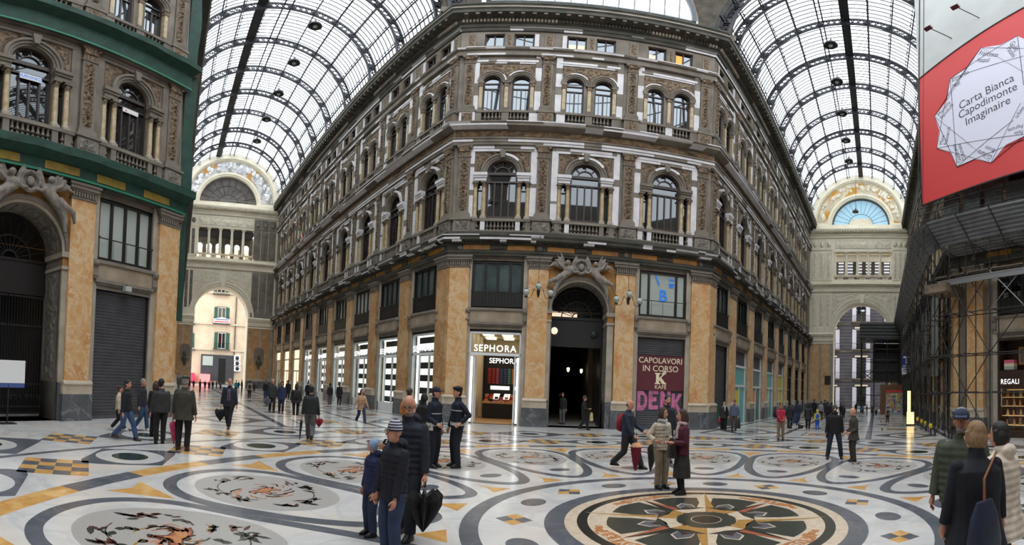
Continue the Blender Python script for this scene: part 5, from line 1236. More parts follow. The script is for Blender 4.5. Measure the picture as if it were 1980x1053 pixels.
# notice board by the left gate and window lettering
t = empty('notice_board', FCD @ T(LAB-8.25, -.6, 0)); tag(t, 'white notice sheet on a blue-edged stand before the gate', 'notice'); b = MB(); b.mat('white').box(-.5,.62,-.02,.02,1.35,2.1); b.obj('sheet', t); b = MB(); b.mat('blue_p').box(-.5,.62,-.015,.03,1.2,1.35); b.obj('lower_edge', t); b = MB(); b.mat('iron_dark').tube([(0,0,0),(0,0,1.3)], .025, 6).box(-.3,.3,-.2,.2,0,.03); b.obj('stand', t)
mat('office_glow', (196,210,226), .4, emit=.7); mat('blue_letter', (30,110,200), .5, emit=.2)
t = empty('office_sign', FCD @ T(LAB-7.6, .1, 0)); tag(t, 'small lit EURONICS sign in the arched window above the gate', 'sign'); b = MB(); b.mat('white').box(-.45,.45,-.02,.0,13.15,13.42); b.obj('plate', t); b = MB(); b.mat('blue_letter'); addtext(b, 'EURONICS', .2, 0, 13.28, -.03, .001); b.obj('lettering', t); b = MB(); b.mat('office_glow').box(-.85,.85,.27,.3,11.3,13.1); b.obj('lit_room', t)  # flat glowing panel stands in for room light behind the sign
b = MB(); b.mat('white').box(-.42,.42,0,.02,13.2,13.42); b.mat('red_lip').prism([(-.3,13.25),(-.2,13.25),(-.25,13.36)], -.005, 0); o = b.obj('window_sticker', None, FCD @ T(LAB-2.9, .12, 0)); tag(o, 'white strip sign with red triangle in the arched window by the netted corner', 'sign')
t = empty('window_poster', FAB @ T(12.3, .1, 0)); tag(t, 'blue capital B poster with small lines inside the pale mezzanine window', 'poster'); b = MB(); b.mat('blue_letter'); addtext(b, 'B', .95, .05, 7.35, 0, .012); 
for x, z, w_ in ((.55,8.35,.34),(.55,8.1,.34),(.55,7.95,.3)): b.box(x-w_/2, x+w_/2, -.002, 0, z-.05, z+.05)
b.bar((-.45,0,8.5),(-.2,0,8.0),.07); b.obj('lettering', t)
t = empty('flag', FL @ T(LLEN-28.6, -.4, 17.6)); tag(t, 'small green, white and red flag on the perfumery-side facade', 'flag'); b = MB(); b.mat('iron_dark').tube([(0,.3,-.6),(0,-.9,.9)], .03, 6); b.obj('pole', t)
mat('flag_green', (40,120,80), .7); mat('flag_red', (190,50,60), .7)
b = MB()
for k, m_ in enumerate(('flag_green','white','flag_red')): b.mat(m_).quad((.02*k,-.9+.2*k,.85-.25*k),(.25,-.75+.2*k,.2-.5*k),(.3,-.55+.2*k,-.0-.5*k),(.05,-.7+.2*k,.6-.25*k))
b.obj('cloth', t)
# ---------------------------------------------------------------- streets seen through the two great arches
def onY(u, v, Y): d = ray(u, v); k = (Y-CAM.y)/d.y; p = CAM+d*k; return p.x, p.z
def onX(u, v, X): d = ray(u, v); k = (X-CAM.x)/d.x; p = CAM+d*k; return p.y, p.z
mat('street_cream', (216,196,170), .8, (200,178,152), .6); mat('shutter_green', (36,84,66), .6); mat('street_grey', (72,68,72), .85, (58,55,58), .7); mat('street_trim', (200,184,162), .8); mat('white_shutter', (176,172,180), .6); mat('awning_red', (224,60,90), .6, emit=.1); mat('awning_pink', (255,130,130), .5, emit=.35)
YS = 80.0; FS = frame((-20, YS), (1,0))
t = empty('apartment_building', FS); tag(t, 'cream apartment building with green shutters seen through the archway', 'building')
b = MB(); b.mat('street_cream').box(0, 46, 0, 1, 0, 24); b.obj('wall', t)
b = MB(); b.mat('street_trim')
for v in (562, 622, 672, 507): z = onY(420, v+4, YS)[1]; b.box(0, 46, -.25, .05, z-.15, z+.15)
b.obj('string_course', t)
def house_window(t, x, z0, z1, hw, sm, fm='white_paint', balc=True, banner=False):
    b = MB(); b.mat(fm).box(x-hw, x+hw, -.06, .02, z0, z1); b.obj('window_frame', t)
    b = MB(); b.mat('glass_window').box(x-hw+.12, x-.06, -.09, -.05, z0+.15, z1-.12).box(x+.06, x+hw-.12, -.09, -.05, z0+.15, z1-.12); b.obj('pane', t)
    for s in (-1,1): b = MB(); b.mat(sm).box(x+s*(hw+hw*.45)-hw*.42, x+s*(hw+hw*.45)+hw*.42, -.14, -.02, z0, z1); b.obj('shutter', t)
    b = MB(); b.mat('street_trim').box(x-hw-.3, x+hw+.3, -.3, .02, z1+.15, z1+.4); b.obj('lintel', t)
    if balc:
        b = MB(); b.mat('stone_dark').box(x-hw*2.1, x+hw*2.1, -.7, .02, z0-.22, z0-.02); b.obj('balcony_slab', t); b = MB(); b.mat('iron_dark')
        for i in range(13): xx = x-hw*2+i*hw*4/12; b.bar((xx,-.66,z0),(xx,-.66,z0+.95),.03)
        b.bar((x-hw*2,-.66,z0+.95),(x+hw*2,-.66,z0+.95),.05); b.obj('balcony_rail', t)
    if banner: b = MB(); b.mat('white').prism([(x-hw*2,z0+.0),(x+hw*2,z0+.0),(x+hw*2,z0+.7),(x,z0+1.05),(x-hw*2,z0+.7)], -.74, -.7); b.mat('blue_p').box(x-hw*1.7,x+hw*1.7,-.76,-.74,z0+.55,z0+.7); b.mat('red_lip').box(x-hw*1.8,x+hw*1.8,-.76,-.74,z0+.15,z0+.32); b.obj('balcony_banner', t)
for (v0, v1, bn) in ((625,594,True),(674,643,False),(568,545,False)):
    for u in (428, 360, 496):
        x, z0 = onY(u, v0, YS); z1 = onY(u, v1, YS)[1]; house_window(t, x+20, z0, z1, .75, 'shutter_green', balc=True, banner=bn and u == 428)
x0, z0 = onY(389, 684, YS); x1, z1 = onY(452, 712, YS)
b = MB(); b.mat('shutter_dark').box(x0+20, x1+20, -.3, .02, z1-2.2, z0); b.obj('shop_band', t)
b = MB(); b.mat('blind').box(x0+20.3, x0+22.2, -.36, -.3, z1+.3, z0-.3); b.obj('shop_poster', t)
b = MB(); b.mat('dark_room').box(x0+20+3.3, x1+20-1.6, -.34, -.28, 0, z0-.6); b.obj('shop_opening', t)  # near-black slab stands in for the shaded shop interior
xa, za = onY(385, 722, YS); xb, zb = onY(405, 738, YS)
b = MB(); b.mat('awning_pink').box(xa+20, xb+20, -.9, -.3, zb, za); b.obj('lit_shop_window', t); xa, za = onY(366, 720, YS)
b = MB(); b.mat('awning_red').prism([(xa+19,za-1.4),(xa+21.2,za-1.4),(xa+20.9,za),(xa+19,za)], -1.6, -.2); b.obj('awning', t)
for k in range(3):
    xx, zz = onY(457, 692+k*10, YS); b = MB(); b.mat('white').box(xx+19.5, xx+20.7, -.5, .0, zz-.5, zz+.5); b.mat('iron_dark').lathe([(0,0),(.36,0),(.36,.02),(0,.02)], (xx+20.1,-.5,zz), 14, Matrix.Rotation(pi/2,3,'X')); b.obj('air_conditioner', t)
b = MB(); b.mat('stone_dark').tube([(onY(458,565,YS)[0]+20,-.15,0),(onY(458,565,YS)[0]+20,-.15,23.9)], .1, 8); b.obj('drainpipe', t)
XS = 72.0; FS2 = frame((XS, 30), (0,-1))
t = empty('apartment_building', FS2); tag(t, 'dark grey apartment building with white shutters seen through the archway', 'building')
b = MB(); b.mat('street_grey').box(0, 60, 0, 1, 0, 22.6); b.obj('wall', t); b = MB(); b.mat('street_grey')
for i in range(60): z = .5+i*.55; b.box(0, 60, -.06, .02, z, z+.45)
b.obj('rustication', t)
for (v0, v1) in ((622,585),(675,637),(731,692),(790,748)):
    for u in (1606, 1665, 1727, 1785):
        y, z0 = onX(u, v0, XS); z1 = onX(u, v1, XS)[1]; house_window(t, 30-y, max(.2, z0), z1, .85, 'white_shutter')
    zz = onX(1640, v0+2, XS)[1]; b = MB(); b.mat('stone_dark').box(0, 60, -.18, .02, zz-.35, zz-.05); b.obj('string_course', t)
# ---------------------------------------------------------------- scaffold along the right: tubes, planks, protective canopy
mat('tube_dark', (52,50,50), .45, metal=.4); mat('tube_steel', (150,150,152), .35, metal=.7); mat('sheet_grey', (112,114,116), .4, (92,94,96), 1.5, metal=.2); mat('plank', (126,110,92), .8, (98,84,68), 4); mat('boot_yellow', (226,200,40), .6); mat('mesh_grey', (96,98,98), .7, (70,72,72), 3)
t = empty('scaffold', FSE); tag(t, 'dark tube scaffold in front of the gift shop corner under the billboard', 'scaffold')
zs = (2.25, 4.15, 6.25, 8.2)
xs = [-.55, .45, 1.55, 3.0, 5.0, 7.2, 9.4, 11.6]
for yo in (-.45, -1.4):
    for x in xs:
        b = MB(); b.mat('tube_dark').tube([(x,yo,.02),(x,yo,12.0)], .03, 7); b.cbox((x,yo,.01), .16, .16, .02); b.obj('upright', t)
    for z in zs:
        b = MB(); b.mat('tube_dark').tube([(xs[0]-.4,yo,z),(xs[-1]+.3,yo,z)], .028, 7); b.obj('ledger', t)
for z in zs:
    for x in xs: b = MB(); b.mat('tube_dark').tube([(x+.05,-.2,z+.04),(x+.05,-1.65,z+.04)], .026, 6); b.mat('tube_steel').ball((x+.05,-1.4,z+.02), .05, 6, 5); b.obj('transom', t)
for i in range(len(xs)-1):
    for j, (za, zb) in enumerate(((0.05,2.25),(2.25,4.15),(4.15,6.25),(6.25,8.2))):
        b = MB(); b.mat('tube_steel' if (i == 3 and j == 3) else 'tube_dark'); sgn = (i+j) % 2
        if xs[i] > 2.5 and j < 2: continue
        b.tube([(xs[i],-1.44,za if sgn else zb),(xs[i+1],-1.44,zb if sgn else za)], .026, 6)
        if i == 0 or j == 3: b.tube([(xs[i],-1.36,zb if sgn else za),(xs[i+1],-1.36,za if sgn else zb)], .026, 6)
        b.obj('brace', t)
b = MB(); b.mat('tube_steel').box(-.3, 12.2, -1.5, -1.42, 7.75, 7.82).box(-.3, 12.2, -1.5, -1.42, 8.0, 8.07).box(-.3,12.2,-1.48,-1.44,7.8,8.0); b.obj('beam', t)
b = MB(); b.mat('plank').box(-.9, .6, -1.9, -.3, 7.4, 7.85); b.obj('plank_end', t)
for k in range(5): b = MB(); b.mat('plank').box(-.6, 12.0, -1.4+k*.2, -1.22+k*.2, 8.28, 8.33); b.obj('plank', t)
def corrugated(b, A, B, C, D, n):    # ribbed sheet between two edges A-B (low) and D-C (high); ribs run along the edge
    A, B, C, D = map(Vector, (A, B, C, D)); nr = (B-A).cross(D-A).normalized(); vs = []; 
    for i in range(n*4+1):
        f = i/(n*4); h = (0, .05, .05, 0)[i % 4]; vs += [A.lerp(D,f)+nr*h, B.lerp(C,f)+nr*h]
    b.add(vs, [(2*i, 2*i+1, 2*i+3, 2*i+2) for i in range(n*4)])
lo, hi = (-1.4, 9.95), (-2.25, 11.25); cx = [-.1, 1.85, 3.8, 5.75, 7.7, 9.65, 11.6]; hx = [-.55, 1.45, 3.45, 5.45, 7.45, 9.45, 11.4]
for i in range(len(cx)-1):
    b = MB(); b.mat('sheet_grey'); corrugated(b, (cx[i],lo[0],lo[1]), (cx[i+1]-.06,lo[0],lo[1]), (hx[i+1]-.06,hi[0],hi[1]), (hx[i],hi[0],hi[1]), 7); b.obj('canopy_sheet', t)
    b = MB(); b.mat('sheet_grey'); corrugated(b, (cx[i],-.5,9.55), (cx[i+1]-.06,-.5,9.55), (cx[i+1]-.06,lo[0],lo[1]-.08), (cx[i],lo[0],lo[1]-.08), 4); b.obj('soffit_sheet', t)
    b = MB(); b.mat('tube_dark').tube([(cx[i]-.02,-.45,8.6),(cx[i]-.02,lo[0]-.06,lo[1]-.05),(hx[i]-.02,hi[0]-.06,hi[1]+.05)], .035, 6); b.tube([(cx[i],-1.4,9.9),(cx[i]+.5,-.5,9.45)], .025, 6); b.obj('canopy_strut', t)
b = MB(); b.mat('mesh_grey')
for i in range(5): x = .3+i*1.3; b.box(x, x+1.0, -1.7, -1.6, 11.5, 12.6)
b.obj('wrapping', t)
for z in (11.5, 11.9, 12.3): b = MB(); b.mat('tube_dark').tube([(-1.4,-1.9,z),(12,-1.9,z)], .03, 6); b.obj('ledger', t)
for x in (-1.35,-1.0): b = MB(); b.mat('tube_dark').tube([(x,-1.9,9.5),(x,-1.9,30.5)], .035, 6); b.obj('upright', t)
ca = [FSE @ Vector(q) for q in ((-.1,-1.4,9.95),(-.55,-2.25,11.25))]; cb_ = [Vector((S_+.6,-W_+1.55,9.9)),Vector((S_+.6,-W_+2.65,11.2))]; IS = FSE.inverted()
b = MB(); b.mat('sheet_grey'); corrugated(b, IS @ cb_[0], IS @ ca[0], IS @ ca[1], IS @ cb_[1], 6); b.obj('canopy_sheet', t)
mat('blind_grey', (142,142,138), .6, (118,118,114), 2)
# along the arm
FSB = frame((S_, -W_), (1,0))        # local x along the arm, y = -(distance towards the hall)... mirrored below
t = empty('scaffold', Matrix.Translation((S_, -W_, 0))); tag(t, 'long dark scaffold with grey canopy lining one arm', 'scaffold')
N = 17
for i in range(N+1):
    x = .6+i*2.0
    for yo in (.4, 1.45):
        b = MB(); b.mat('tube_dark').tube([(x,yo,.02),(x,yo,10.2)], .03, 6); b.obj('upright', t)
    for z in (2.2, 4.2, 6.2, 8.2): b = MB(); b.mat('tube_dark'); b.tube([(x,.15,z),(x,1.7,z)], .026, 5); b.obj('transom', t)
    b = MB(); b.mat('tube_dark'); b.tube([(x,.4,8.2),(x,1.55,9.9-.018*i),(x,2.65-.016*i,11.2)], .035, 5); b.obj('canopy_strut', t)
    if i < N:
        for j in range(5): b = MB(); b.mat('tube_dark'); z0 = .1+j*2; b.tube([(x,1.48,z0 if (i+j) % 2 else z0+2),(x+2,1.48,z0+2 if (i+j) % 2 else z0)], .026, 5); b.obj('brace', t)
        b = MB(); b.mat('tube_dark'); b.tube([(x+1,1.46,.02),(x+1,1.46,10.1)], .022, 5); b.obj('upright', t)
        b = MB(); b.mat('sheet_grey'); o0, o1 = 2.65-.016*i, 2.65-.016*(i+1); corrugated(b, (x+2,1.55,9.9-.018*(i+1)), (x,1.55,9.9-.018*i), (x,o0,11.2), (x+2,o1,11.2), 6); b.obj('canopy_sheet', t)
        if i % 3 != 2: b = MB(); b.mat('blind_grey').quad((x+.05,1.0,3.2+.1*(i % 4)),(x+1.95,1.0,3.2+.1*(i % 4)),(x+1.95,1.0,8.1),(x+.05,1.0,8.1)); b.obj('dust_sheet', t)
for z in (2.2, 4.2, 5.2, 6.2, 7.2, 8.2, 9.2):
    for yo in (.4, 1.45): b = MB(); b.mat('tube_dark').tube([(.2,yo,z),(.8+N*2,yo,z)], .028, 6); b.obj('ledger', t)
for k in range(5): b = MB(); b.mat('plank').box(.4, .6+N*2, .42+k*.2, .6+k*.2, 4.22, 4.27); b.obj('plank', t)
# yellow foot covers on the uprights
for i, x in enumerate((1.2, 3.7, 6.2, 9.2, 13.2, 19.2)):
    p = Vector((S_+x-.6, -W_+1.45, 0)); f = empty('foot_cover', Matrix.Translation(p)); tag(f, '%s yellow safety cover at a scaffold foot, counted from the octagon' % ORD[i], 'cover', 'yellow covers on the scaffold feet')
    b = MB(); b.mat('boot_yellow').lathe([(.05,.32),(.1,.36),(.115,.46),(.1,.56),(.05,.6)], n=12).box(-.2,.2,-.04,.04,.4,.5); b.obj('pad', f); b = MB(); b.mat('iron_dark').box(-.04,.04,-.04,.04,0,.34).box(-.15,.15,-.15,.15,0,.02); b.obj('foot', f)
# bridge over the far part of the arm
t = empty('scaffold_bridge', Matrix.Translation((51, 0, 0))); tag(t, 'dark scaffold bridge box spanning half the arm', 'scaffold')
mat('sheet_dark', (58,58,58), .6, (48,48,48), 2); b = MB(); b.mat('sheet_dark'); corrugated(b, (0,-.5,9.1), (0,-6.1,9.1), (0,-6.1,11.1), (0,-.5,11.1), 5); b.box(0.1,4,-6.1,-.5,9.0,9.1).box(.1,4,-.6,-.5,9.1,11.1); b.obj('side_panel', t)
for y in (-.7,-2.4,-4.1,-5.8):
    for x in (0.1, 3.8): b = MB(); b.mat('tube_dark').tube([(x,y,0),(x,y,11)], .06, 6); b.obj('upright', t)
for z in (2.2,3.9,5.2,6.5,7.8): b = MB(); [MB().mat('tube_dark').tube([(xx,-.6,z),(xx,-6.2,z)], .05, 6).obj('ledger', t) for xx in (.05, 3.8)]
for i in range(3):
    for za, zb in ((3.9,5.2),): y0, y1 = -.7-i*1.7, -2.4-i*1.7; b = MB(); b.mat('tube_dark').tube([(0,y0,za),(0,y1,zb)], .05, 5).tube([(0,y0,zb),(0,y1,za)], .05, 5); b.obj('brace', t)
for k in range(4): b = MB(); b.mat('plank').box(.2+k*.9, 1.0+k*.9, -6.2, -.5, 3.82, 3.88); b.obj('plank', t)
b = MB(); b.mat('sheet_dark').box(3.9, 3.95, -6.2, -2.2, 3.9, 8.9); b.obj('back_panel', t)
# hoarding, card racks, glowing totem, T sign
y, z = onX(1716, 780, 46.0)
t = empty('hoarding', Matrix.Translation((47.5, -4.4, 0))); tag(t, 'brown plywood hoarding below the scaffold bridge', 'hoarding'); mat('ply', (124,88,58), .7, (104,72,46), 2)
b = MB(); b.mat('ply').box(0, .1, -1.7, 1.2, 0, 3.4); b.obj('panel', t); [MB().mat('plank').box(.1,.2,yy,yy+.1,0,3.4).obj('post', t) for yy in (-1.7, 1.1)]
t = empty('card_rack', Matrix.Translation((46.2, -4.9, 0))); tag(t, 'rack of colourful postcards and souvenirs under the scaffold', 'rack'); b = MB(); b.mat('blind').box(0,.15,-1.0,1.0,0,.2).box(.1,.15,-1.0,1.0,.2,2.5); b.obj('frame', t)
b = MB(); rc = random.Random(2)
for i in range(9):
    for j in range(10): b.mat(rc.choice(['teal_glass','blue_p','yellow_sign','white','orange_p','pink_p','blind'])).box(.02,.1,-.95+i*.21,-.78+i*.21,.3+j*.21,.46+j*.21)
b.obj('cards', t)['kind'] = 'stuff'; b = MB(); b.mat('red_lip').box(-.05,.15,-1.0,1.0,2.5,2.75); b.obj('header', t)
mat('totem_glow', (255,222,150), .4, emit=.55)
g = gnd(1762, 822); t = empty('light_totem', Matrix.Translation(g)); tag(t, 'glowing yellow advertising totem by the scaffold feet', 'totem'); b = MB(); b.mat('totem_glow').box(-.1,.1,-.2,.34,.1,.95).box(-.1,.1,.06,.3,.95,2.45); b.obj('light_box', t); b = MB(); b.mat('iron_dark').box(-.14,.14,-.3,.4,0,.1); b.obj('base', t)
mat('sign_blue', (34,56,128), .5); px, pz = onX(1753, 704, 40.0)
t = empty('tobacco_sign', Matrix.Translation((40, px, pz))); tag(t, 'blue sign with large white T hanging on the scaffold', 'sign')
b = MB(); b.mat('sign_blue').box(0,.08,-.5,.5,-.3,.95); b.mat('white').box(0,.08,-.5,.5,-1.0,-.32); b.obj('panel', t)
b = MB(); b.mat('white').box(-.02,0,-.36,.36,.62,.8).box(-.02,0,-.1,.1,.05,.7).box(-.02,0,-.4,.4,-.2,-.1); b.mat('sign_blue').box(-.02,0,-.36,.36,-.55,-.45).box(-.02,0,-.36,.36,-.75,-.68); b.obj('lettering', t); b = MB(); b.mat('iron_dark').box(.02,.06,-.6,-.2,.95,1.02).tube([(.04,-.3,.95),(.04,-.3,3.0)], .03, 5); b.obj('bracket', t)
# ---------------------------------------------------------------- billboard on the scaffold face
ZB = 12.45; PL = gnd(1783, 398, ZB); PR = gnd(1980, 330, ZB); bx = (PR-PL); bx.z = 0; bx.normalize(); FBB = frame((PL.x, PL.y), (bx.x, bx.y)); IB = FBB.inverted(); nb = Vector((-bx.y, bx.x, 0))
def bb(u, v): d = ray(u, v); k = (PL-CAM).dot(nb)/d.dot(nb); q = IB @ (CAM+d*k); return (q.x, q.z)
mat('banner_red', (206,62,62), .6); mat('banner_grey', (196,198,196), .8, (186,188,186), .5); mat('banner_lilac', (222,222,238), .6); mat('ink', (52,50,60), .6)
t = empty('billboard', FBB); tag(t, 'huge red billboard reading Carta Bianca Capodimonte Imaginaire on grey sheeting', 'billboard')
l0, l1, l2 = bb(1769, -40), bb(1775, 155), bb(1783, 398); r1, r2 = bb(1980, 15), bb(1980, 330)
ex = lambda a, c, X: (X, a[1]+(c[1]-a[1])*(X-a[0])/(c[0]-a[0]))
XR = r1[0]+6
b = MB(); b.mat('banner_grey').prism([l1, ex(l1, r1, XR), (XR, 30.0), (l0[0]-.05, 30.0)], .0, .08); b.obj('grey_sheet', t)
b = MB(); b.mat('banner_red').prism([l2, ex(l2, r2, XR), ex(l1, r1, XR), l1], -.01, .08); b.obj('red_sheet', t)
b = MB(); b.mat('iron_dark'); 
for a, c in ((l2, ex(l2, r2, XR)), (l1, ex(l1, r1, XR)), (l2, l1)): b.bar((a[0],-.02,a[1]), (c[0],-.02,c[1]), .07)
b.obj('edge_rope', t)
st = [(1808,226),(1832,194),(1838,153),(1870,132),(1898,93),(1936,87),(1968,70)]
en = [(1980,264),(1946,280),(1917.5,315),(1885,307.6),(1851,323),(1838,295),(1812,287),(1817,252)]
A = [bb(*p) for p in st]; B = [bb(*p) for p in en]
cxm = bb(1975, 195)[0]; mir = [(2*cxm-x, z) for x, z in reversed(A)]; mirb = [(2*cxm-x, z) for x, z in reversed(B)][:-1]
star = A+[(cxm+.6, A[-1][1]-.9)]+[(cxm+3.4, A[-1][1]-1.5), (cxm+4.4, A[-2][1]-4.5), (cxm+4.0, B[0][1]+2.0)]+B
b = MB(); b.mat('banner_lilac').slab(star, [], -.03, .02, True); b.obj('star_panel', t)
b = MB(); b.mat('ink')
for p, q in (((1838,153),(1980,109)),((1898,93),(1980,94)),((1898,93),(1980,140)),((1968,70),(1980,165)),((1838,153),(1851,323)),((1808,226),(1917,315)),((1812,287),(1980,260)),((1851,323),(1960,233)),((1917,315),(1974,200)),((1898,93),(1832,194)),((1838,153),(1968,70)),((1808,226),(1898,93)),((1812,287),(1838,153)),((1917,315),(1980,264)),((1851,323),(1980,270)),((1808,226),(1851,323)),((1812,287),(1917,315)),((1808,226),(1870,132))):
    a, c = bb(*p), bb(*q); b.bar((a[0],-.034,a[1]), (c[0],-.034,c[1]), .035, .004)
def bt(txt, p, q, hpx, flip=False, bold=.0):
    a, c = Vector(bb(*p)), Vector(bb(*q)); d = c-a; L = d.length; an = atan2(d.y, d.x); me = textmesh(txt, 1.0, bold, 0, 'LEFT'); w = max(v.co.x for v in me.vertices); s = L/w
    h = Vector(bb((p[0]+q[0])/2, (p[1]+q[1])/2)); h2 = Vector(bb((p[0]+q[0])/2, (p[1]+q[1])/2-hpx)); sh = (h2-h).length/.72
    b.add([(a.x+v.co.x*s*cos(an)-v.co.y*sh*sin(an), -.036, a.y+v.co.x*s*sin(an)+v.co.y*sh*cos(an)) for v in me.vertices], [tuple(q_.vertices) for q_ in me.polygons]); bpy.data.meshes.remove(me)
bt('Carta Bianca', (1855,207), (1961,150), 16, bold=.0); bt('Capodimonte', (1854,225), (1967,167), 16); bt('Imaginaire', (1867,238), (1954,193), 16)
for tx, p, q in (('Francesco',(1894,103),(1931,107)),('Vezzoli',(1890,117),(1914,117)),('Riccardo',(1841,158),(1874,139)),('Muti',(1842,168),(1857,160)),('Mariella',(1815,224),(1837,197)),('Pandolfi',(1820,230),(1843,202)),('Giulio',(1956,82),(1968,98)),('Paolini',(1950,92),(1962,110)),('Marc',(1820,280),(1825,262)),('Fumaroli',(1829,280),(1836,246)),('Gianfranco',(1857,314),(1845,280)),("D'Amato",(1866,309),(1855,280)),('Giuliana',(1919,305),(1892,293)),('Bruno',(1924,292),(1906,285)),('Paolo',(1979,255),(1962,259)),('Pejrone',(1979,243),(1950,253)),('Lia Rumma',(1965,228),(1980,207))):
    bt(tx, p, q, 8)
b.obj('lettering', t)
for i, (u, v) in enumerate(((1826,71),(1878,32),(1958,-4))):
    x, z = bb(u, v); f = empty('floodlight', FBB @ T(x, 0, z)); tag(f, '%s of the small floodlights on arms above the red billboard' % ('lowest','middle','topmost')[i], 'floodlight', 'floodlights over the billboard')
    b = MB(); b.mat('iron_dark').tube([(.55,.0,-.5),(.0,-1.1,.0)], .03, 6).ball((0,-1.15,.16), .09, 8, 5); b.obj('arm', f); b = MB(); b.mat('blind').cbox((-.05,-1.2,.0), .5, .3, .1, Matrix.Rotation(-.5,3,'X')); b.mat('maroon').cbox((-.05,-1.23,-.06), .46, .26, .03, Matrix.Rotation(-.5,3,'X')); b.obj('lamp_head', f)
# ---------------------------------------------------------------- people: skeleton posed by targets, garments fused into smooth skins
def loft(b, rings, n=16, pw=2.4):      # rings: centre, rx, ry (flattened ellipse), joined along z
    vs = []
    for c, rx, ry in rings:
        for k in range(n):
            a = 2*pi*k/n; ca, sa = cos(a), sin(a); vs.append(Vector(c)+Vector((abs(ca)**(2/pw)*(1 if ca > 0 else -1)*rx, abs(sa)**(2/pw)*(1 if sa > 0 else -1)*ry, 0)))
    m = len(rings); b.add(vs, [(i*n+k, i*n+(k+1) % n, (i+1)*n+(k+1) % n, (i+1)*n+k) for i in range(m-1) for k in range(n)], True)
    b.add(vs[:n], [tuple(reversed(range(n)))]); b.add(vs[-n:], [tuple(range(n))])
def limb(b, p, q, r0, r1, n=10, mid=None):
    p, q = Vector(p), Vector(q); rm = mid or (r0+r1)/2; b.tube([p, p.lerp(q,.35), p.lerp(q,.7), q], [r0, rm*1.04, (rm+r1)/2, r1], n); b.ball(p, r0, 10, 6); b.ball(q, r1, 10, 6)
def ik(a, t, l1, l2, hint):
    a, t = Vector(a), Vector(t); d = t-a; L = min(d.length, (l1+l2)*.999); d = d.normalized(); x = (l1*l1-l2*l2+L*L)/(2*L); h = sqrt(max(0, l1*l1-x*x)); hv = Vector(hint); hv = (hv-d*hv.dot(d)).normalized()
    return a+d*x+hv*h, a+d*L
SKN = {}
def cloth(c, rough=.85, bump=.25, bscale=14):
    k = 'cloth_%d_%d_%d' % tuple(c)
    if k not in MATS: mat(k, c, rough, tuple(max(0, int(v*.8)) for v in c), 6, bump=bump, bscale=bscale)
    return k
mat('skin', (206,152,124), .55, (190,132,106), 9); mat('skin_tan', (178,124,98), .55, (160,108,84), 9); mat('eye_dark', (30,26,24), .3); mat('lip', (160,92,82), .5)
mat('hair_brown', (74,50,36), .7, (50,34,26), 14, bump=.25, bscale=14, stretch=(6,6,1)); mat('hair_dark', (30,25,23), .6, (20,17,16), 14, bump=.25, bscale=14, stretch=(6,6,1)); mat('hair_blond', (156,124,88), .65, (112,86,60), 14, bump=.25, bscale=14, stretch=(6,6,1)); mat('hair_grey', (150,146,142), .7, (116,112,108), 40)
mat('steel', (190,190,192), .25, metal=1.0)
